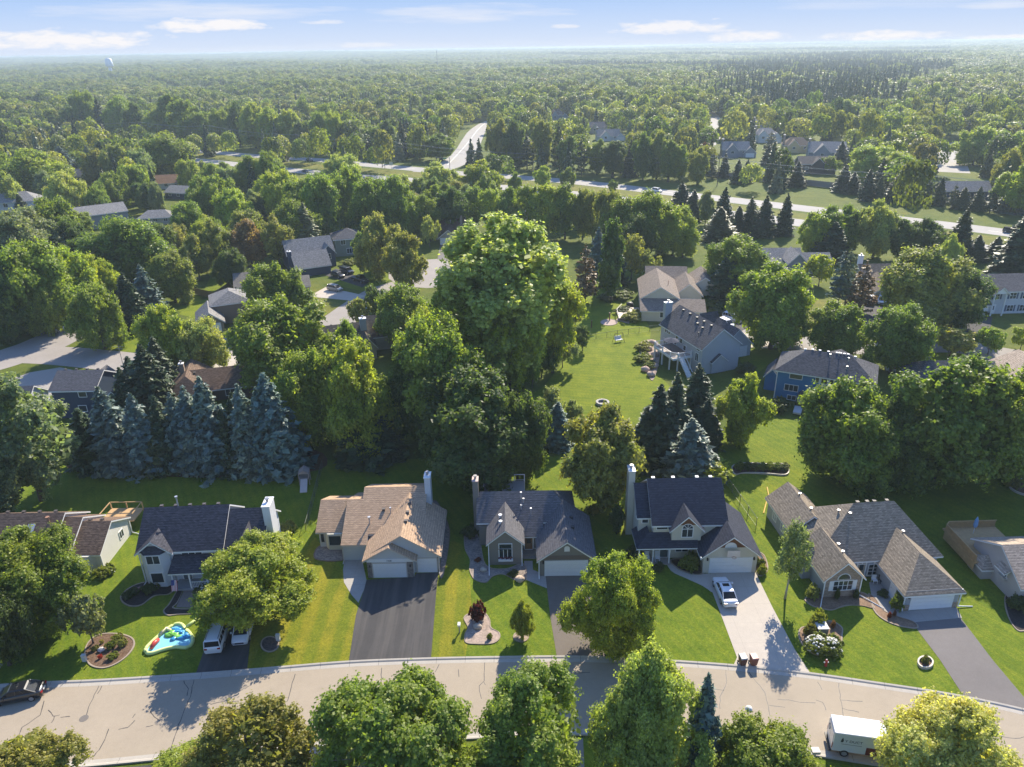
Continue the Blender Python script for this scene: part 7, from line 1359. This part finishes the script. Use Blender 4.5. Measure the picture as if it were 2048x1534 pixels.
def mass(name, label, rows):
    n = len(rows); me = bpy.data.meshes.new(name); me.vertices.add(n); A = np.array([(r[0], r[1], hill(r[0], r[1])) for r in rows], np.float32); me.vertices.foreach_set('co', A.ravel())
    for nm, typ, vals, key in (('tint', 'FLOAT_COLOR', [r[5] for r in rows], 'color'), ('scl', 'FLOAT_VECTOR', [(r[2]/(10.6 if not r[4] else 6.4), r[2]/(10.6 if not r[4] else 6.4), r[3]/10.2) for r in rows], 'vector'), ('spin', 'FLOAT_VECTOR', [(0, 0, rng.random()*6.28) for r in rows], 'vector'), ('idx', 'INT', [(rng.randrange(7) if not r[4] else 7+rng.randrange(3)) for r in rows], 'value')):
        a = me.attributes.new(nm, typ, 'POINT'); a.data.foreach_set(key, np.array(vals).astype(np.float32 if typ != 'INT' else np.int32).ravel())
    o = link(name, me); tag(o, label, 'woods', kind='stuff')
    g = bpy.data.node_groups.new(name, 'GeometryNodeTree'); g.interface.new_socket('Geometry', in_out='INPUT', socket_type='NodeSocketGeometry'); g.interface.new_socket('Geometry', in_out='OUTPUT', socket_type='NodeSocketGeometry'); N = g.nodes; L = g.links
    gi = N.new('NodeGroupInput'); go = N.new('NodeGroupOutput'); ip = N.new('GeometryNodeInstanceOnPoints'); ci = N.new('GeometryNodeCollectionInfo'); ci.inputs['Collection'].default_value = pcol; ci.inputs['Separate Children'].default_value = True; ci.inputs['Reset Children'].default_value = True
    def na(nm, typ): a = N.new('GeometryNodeInputNamedAttribute'); a.data_type = typ; a.inputs['Name'].default_value = nm; return a.outputs['Attribute']
    L.new(gi.outputs[0], ip.inputs['Points']); L.new(ci.outputs[0], ip.inputs['Instance']); ip.inputs['Pick Instance'].default_value = True; L.new(na('idx', 'INT'), ip.inputs['Instance Index']); L.new(na('scl', 'FLOAT_VECTOR'), ip.inputs['Scale'])
    er = N.new('FunctionNodeEulerToRotation'); L.new(na('spin', 'FLOAT_VECTOR'), er.inputs[0]); L.new(er.outputs[0], ip.inputs['Rotation']); L.new(ip.outputs[0], go.inputs[0])
    o.modifiers.new('stand', 'NODES').node_group = g; return o
mass('woods', 'wooded suburb running to the skyline beyond the highway', WOOD)
# ---- shrubs and flowers
def S(px, py, wpx, hm, col, label, kind='shrub', **k):
    q = spot(px, py); d = pix((q.x, q.y, .5))[2]; o = plant(kind, q.x, q.y, wpx/F0*d, hm, col, label, cat='shrub', name='shrub', **k); N_TREE[0] -= 1; return o
S(955, 1240, 34, 2.3, (.11, .022, .03), 'dark red maple shrub on the rock island'); S(979, 1278, 12, .7, MG, 'small green tuft at the foot of the rock island'); S(1378, 1136, 48, 1.8, MG, 'round green shrub in the black mulch bed'); S(1512, 1130, 16, 1.0, DG, 'dark shrub beside the cream garage, upper one'); S(1523, 1148, 22, 1.2, YG, 'bright shrub beside the cream garage, lowest one'); S(1522, 1134, 18, 1.1, DG, 'dark shrub beside the cream garage, middle one')
S(1623, 1195, 32, 1.6, LG, 'pale feathery shrub at the corner of the brick front'); S(1673, 1198, 12, 1.4, DG, 'slim dark shrub left under the arched window'); S(1711, 1196, 14, 1.1, DG, 'slim dark shrub right under the arched window'); S(1792, 1216, 34, 1.9, MG, 'round clipped shrub at the taupe garage corner'); S(1778, 1235, 10, .7, (.2, .05, .03), 'little red shrub in the walk bed, left one'); S(1788, 1232, 9, .7, (.24, .09, .06), 'little rosy shrub in the walk bed, right one'); S(1765, 1190, 26, .5, DG, 'low dark planting along the taupe house walk')
S(1634, 1252, 38, 1.9, YG, 'golden shrub at the top of the island bed'); S(1618, 1270, 30, 1.6, OL, 'olive shrub left of the transformer box'); S(1663, 1280, 13, .8, YL, 'small yellow shrub right of the transformer box'); S(1665, 1255, 12, .9, (.2, .11, .06), 'small rusty shrub at the top right of the island bed')
WB = plain('white_blossom', (.62, .6, .5), .8)
def blooms(o, n, r, zmax, mat, seed, zmin=.4):
    g = random.Random(seed); m = MB(); sx = o.scale.x; sz = o.scale.z
    for i in range(n): a = g.random()*6.28; rr = r*math.sqrt(g.random()); z = zmin + (zmax-zmin)*math.sqrt(max(0, 1-(rr/r)**2)); m.ball((rr*math.cos(a), rr*math.sin(a), z), .16, .16, .13, 6, 4)
    b = m.build('blossom', mat, o, uv=False, smooth=True); return b
for px, py, w, n, lab in ((1632, 1300, 60, 60, 'white hydrangea at the left of the island bed'), (1660, 1304, 56, 45, 'white hydrangea at the right of the island bed')): o = S(px, py, w, 1.5, MG, lab, group='white hydrangeas in the island bed'); blooms(o, n, 1.5, 2.35, WB, px, .5)
o = S(412, 1186, 44, 1.1, DG, 'dark shrub with white blooms by the brick walk'); blooms(o, 24, 1.4, 2.3, WB, 5)
S(262, 1192, 30, .8, DG, 'low dark shrub left in the shade bed'); S(300, 1182, 36, .9, DG, 'dark shrub right in the shade bed'); o = S(254, 1198, 16, .7, GY, 'silvery plant at the left tip of the shade bed')
for i, (px, py, w, h, c, lab) in enumerate(((245, 1292, 20, .9, LG, 'pale clump at the right of the flower island'), (222, 1296, 20, .8, MG, 'green clump in the middle of the flower island'), (235, 1278, 22, .6, YG, 'bright clump at the top of the flower island'), (226, 1316, 22, .6, YG, 'low clump at the foot of the flower island'), (204, 1287, 8, .5, YL, 'tiny yellow plant in the flower island'), (201, 1317, 9, .5, (.45, .06, .05), 'red flowers at the foot of the flower island'), (190, 1300, 16, .5, OL, 'olive clump at the left of the flower island'))): S(px, py, w, h, c, lab)
S(210, 1150, 40, 1.2, YG, 'yellow green juniper under the brown roofed house bay'); S(1849, 1326, 18, .9, OL, 'pale plant in the oval planter'); S(1240, 1150, 34, 1.3, MG, 'hidden shrub below the cream porch'); S(1262, 1112, 36, 1.2, DG, 'dark shrub left of the cream porch'); o = S(1276, 1122, 34, 1.1, MG, 'shrub with white flowers before the cream porch'); blooms(o, 18, 1.3, 2.2, WB, 9); S(1316, 1140, 26, .9, DG, 'dark low shrub right of the porch flowers')
S(1025, 1150, 24, .5, DG, 'low juniper in the rock bed by the walk'); S(955, 1122, 14, .4, (.2, .05, .03), 'red groundcover in the rock bed'); S(940, 1070, 40, 1.3, DG, 'dark shrub at the rear corner of the grey house'); S(572, 1066, 40, 1.5, LG, 'pale shrub beside the white chimney'); S(1690, 965, 30, 1.4, YL, 'yellow shrub between the dark maple trunks'); S(1185, 1025, 30, 1.0, YL, 'golden shrub right of the grey house'); S(548, 1218, 20, .5, (.4, .05, .03), 'red flowers at the foot of the front maple')
for i, px in enumerate(range(1478, 1572, 15)): S(px, 939, 24, .9 + .4*random.random(), (MG, DG, OL, LG, YG, MG, GY)[i % 7], ['leftmost shrub of the stone edged back bed', 'second shrub from left in the back bed', 'third shrub from left in the back bed', 'middle shrub of the back bed', 'third shrub from right in the back bed', 'second shrub from right in the back bed', 'rightmost shrub of the back bed'][i])
S(1286, 700, 40, 1.6, LG, 'upper pale shrub of the boulder slope'); S(1284, 722, 40, 1.4, YG, 'lower bright shrub of the boulder slope'); S(1300, 735, 30, 1.2, MG, 'green shrub beside the boulder slope foot'); S(1238, 596, 60, 1.9, MG, 'clipped shrub clump on the upper lawn, right half'); S(1212, 600, 40, 1.7, GY, 'shrub clump on the upper lawn, left half'); S(1266, 640, 50, 2.0, LG, 'white flowering shrub beside the cream rambler'); S(1245, 625, 40, 1.2, DG, 'dark low shrubs above the round patio'); S(1556, 820, 50, 2.0, DG, 'dark shrubs below the blue house windows'); S(1490, 745, 46, 1.6, DG, 'shrubs at the grey house right corner'); S(1408, 610, 60, 1.6, MG, 'shrub bank right of the cream rambler'); S(1440, 625, 50, 1.5, DG, 'dark shrubs above the white parked car'); S(2022, 972, 40, 1.4, OL, 'olive shrub in the corner bed'); S(2034, 1215, 50, 1.6, DG, 'dark shrub against the sandy roofed house'); S(700, 528, 40, 1.4, LG, 'pale garden shrubs before the slate blue house'); S(300, 640, 30, 1.0, YL, 'yellow flowers on the striped corner lawn'); S(1965, 628, 30, 1.3, DG, 'dark shrub at the colonial house entrance')

print('TREES', N_TREE[0])
# ------------------------------------------------------------------ light, sky, air, camera
SUN_EL, SUN_AZ = R(37), R(21.5)
sd = Vector((math.sin(SUN_AZ)*math.cos(SUN_EL), math.cos(SUN_AZ)*math.cos(SUN_EL), math.sin(SUN_EL)))
la = bpy.data.lights.new('sun', 'SUN'); la.energy = 5.0; la.angle = R(.53); la.color = (1.0, .90, .74)
so = bpy.data.objects.new('sun', la); COL.objects.link(so); so.rotation_euler = (-sd).to_track_quat('-Z', 'Y').to_euler(); so.location = (0, 0, 200)
w = bpy.data.worlds.new('World'); SC.world = w; w.use_nodes = True; t = NT(w.node_tree); bg = t.n['Background']
sky = t.add('ShaderNodeTexSky', sky_type='NISHITA', sun_disc=False, sun_elevation=SUN_EL, sun_rotation=SUN_AZ, altitude=300, air_density=1.0, dust_density=0.4, ozone_density=2.5)
dirv = t.add('ShaderNodeTexCoord').outputs['Generated']; sp = t.add('ShaderNodeSeparateXYZ'); t.set(sp, 0, dirv)
az = t.math('ARCTAN2', sp.outputs[0], sp.outputs[1]); el = t.math('ARCSINE', sp.outputs[2])
cv = t.add('ShaderNodeCombineXYZ'); t.set(cv, 0, t.math('MULTIPLY', az, 15.0)); t.set(cv, 1, t.math('MULTIPLY', el, 52.0))
n1 = t.noise(cv.outputs[0], 2.2, 7, .62); cv2 = t.add('ShaderNodeCombineXYZ'); t.set(cv2, 0, t.math('ADD', t.math('MULTIPLY', az, 5.0), t.math('MULTIPLY', el, 12.0))); t.set(cv2, 1, t.math('MULTIPLY', el, 55.0)); n2 = t.noise(cv2.outputs[0], 1.6, 6, .6)
tot = None
# azimuth, elevation, half widths (degrees), weight, wispy
for a, e, wa, we, k, wisp in ((-19.7, 1.55, 4.2, .62, 1.0, 0), (-28.5, .75, 6.5, .75, 1.0, 0), (-33, 1.0, 4, .5, .7, 0), (11.5, 1.0, 4.6, .62, .9, 0), (16.5, .35, 3.2, .42, .9, 0), (25.0, .25, 4.2, .45, 1.0, 0), (31.5, .0, 3.2, .28, .9, 0), (4.1, 1.25, 1.2, .22, .8, 0), (-12.5, 1.75, 1.8, .2, .6, 0), (-3.0, 2.2, 7.5, .75, .55, 1), (-21, 2.5, 11, .7, .5, 1), (24, 2.2, 7, .5, .25, 1), (31, 1.9, 2.5, .3, .5, 1), (-10, .3, 3, .25, .5, 0), (0, -.1, 60, .7, .15, 1)):
    x = t.math('DIVIDE', t.math('SUBTRACT', az, R(a)), R(wa)); y = t.math('DIVIDE', t.math('SUBTRACT', el, R(e)), R(we))
    if not wisp: y = t.math('MULTIPLY', y, t.math('SUBTRACT', 1.25, t.math('MULTIPLY', t.math('SIGN', y), .25)))
    r2 = t.math('ADD', t.math('MULTIPLY', x, x), t.math('MULTIPLY', y, y)); m = t.math('SUBTRACT', 1.0, r2, clamp=False)
    v = t.math('ADD', m, t.math('MULTIPLY', t.math('SUBTRACT', n2 if wisp else n1, .55), 3.4 if wisp else 3.0)); v = t.math('MULTIPLY', t.ramp(v, .0, 1.1 if wisp else .75), k)
    tot = v if tot is None else t.math('MAXIMUM', tot, v)
skyc = t.mix(1.0, sky.outputs[0], (.80, .95, 1.22), 'MULTIPLY')
low = t.mix(t.ramp(el, 0.0, R(4.2)), (2.95, 3.3, 3.95), (1.45, 2.35, 3.95))           # the pale band that hugs the skyline
skyc = t.mix(t.ramp(el, R(4), R(22)), low, skyc)
col = t.mix(tot, skyc, (3.9, 3.85, 3.95)); t.l.new(col, bg.inputs[0]); bg.inputs[1].default_value = .125
# the air: one even box round everything
mb = MB(); mb.box(-9200, 9200, -400, 9300, -1, 59.5); hz = mb.build('haze', [], uv=False); tag(hz, 'thin summer haze between the near houses and the skyline', 'haze', kind='stuff')
m = bpy.data.materials.new('haze_air'); m.use_nodes = True; t = NT(m.node_tree); t.n.clear(); out = t.add('ShaderNodeOutputMaterial'); v = t.add('ShaderNodeVolumePrincipled'); t.set(v, 'Color', (.60, .72, .77, 1)); t.set(v, 'Density', .00021); t.set(v, 'Anisotropy', .2); t.l.new(v.outputs[0], out.inputs['Volume']); hz.data.materials.append(m)
m.cycles.homogeneous_volume = True
cam = bpy.data.cameras.new('camera'); cam.sensor_width = 36; cam.sensor_fit = 'HORIZONTAL'; cam.lens = F0/2048*36; cam.clip_start = .5; cam.clip_end = 30000
co = bpy.data.objects.new('camera', cam); COL.objects.link(co); co.matrix_world = Matrix.Translation((0, 0, HC)) @ (Matrix.Rotation(math.pi/2 - PITCH, 4, 'X') @ Matrix.Rotation(-ROLL, 4, 'Z')); SC.camera = co
SC.view_settings.view_transform = 'Standard'; SC.view_settings.look = 'None'; SC.view_settings.exposure = 0.97; SC.view_settings.gamma = 1
SC.cycles.use_denoising = True; SC.cycles.max_bounces = 10; SC.cycles.diffuse_bounces = 5; SC.cycles.glossy_bounces = 2; SC.cycles.transmission_bounces = 6; SC.cycles.volume_bounces = 0; SC.cycles.transparent_max_bounces = 4; SC.cycles.sample_clamp_indirect = 4.0
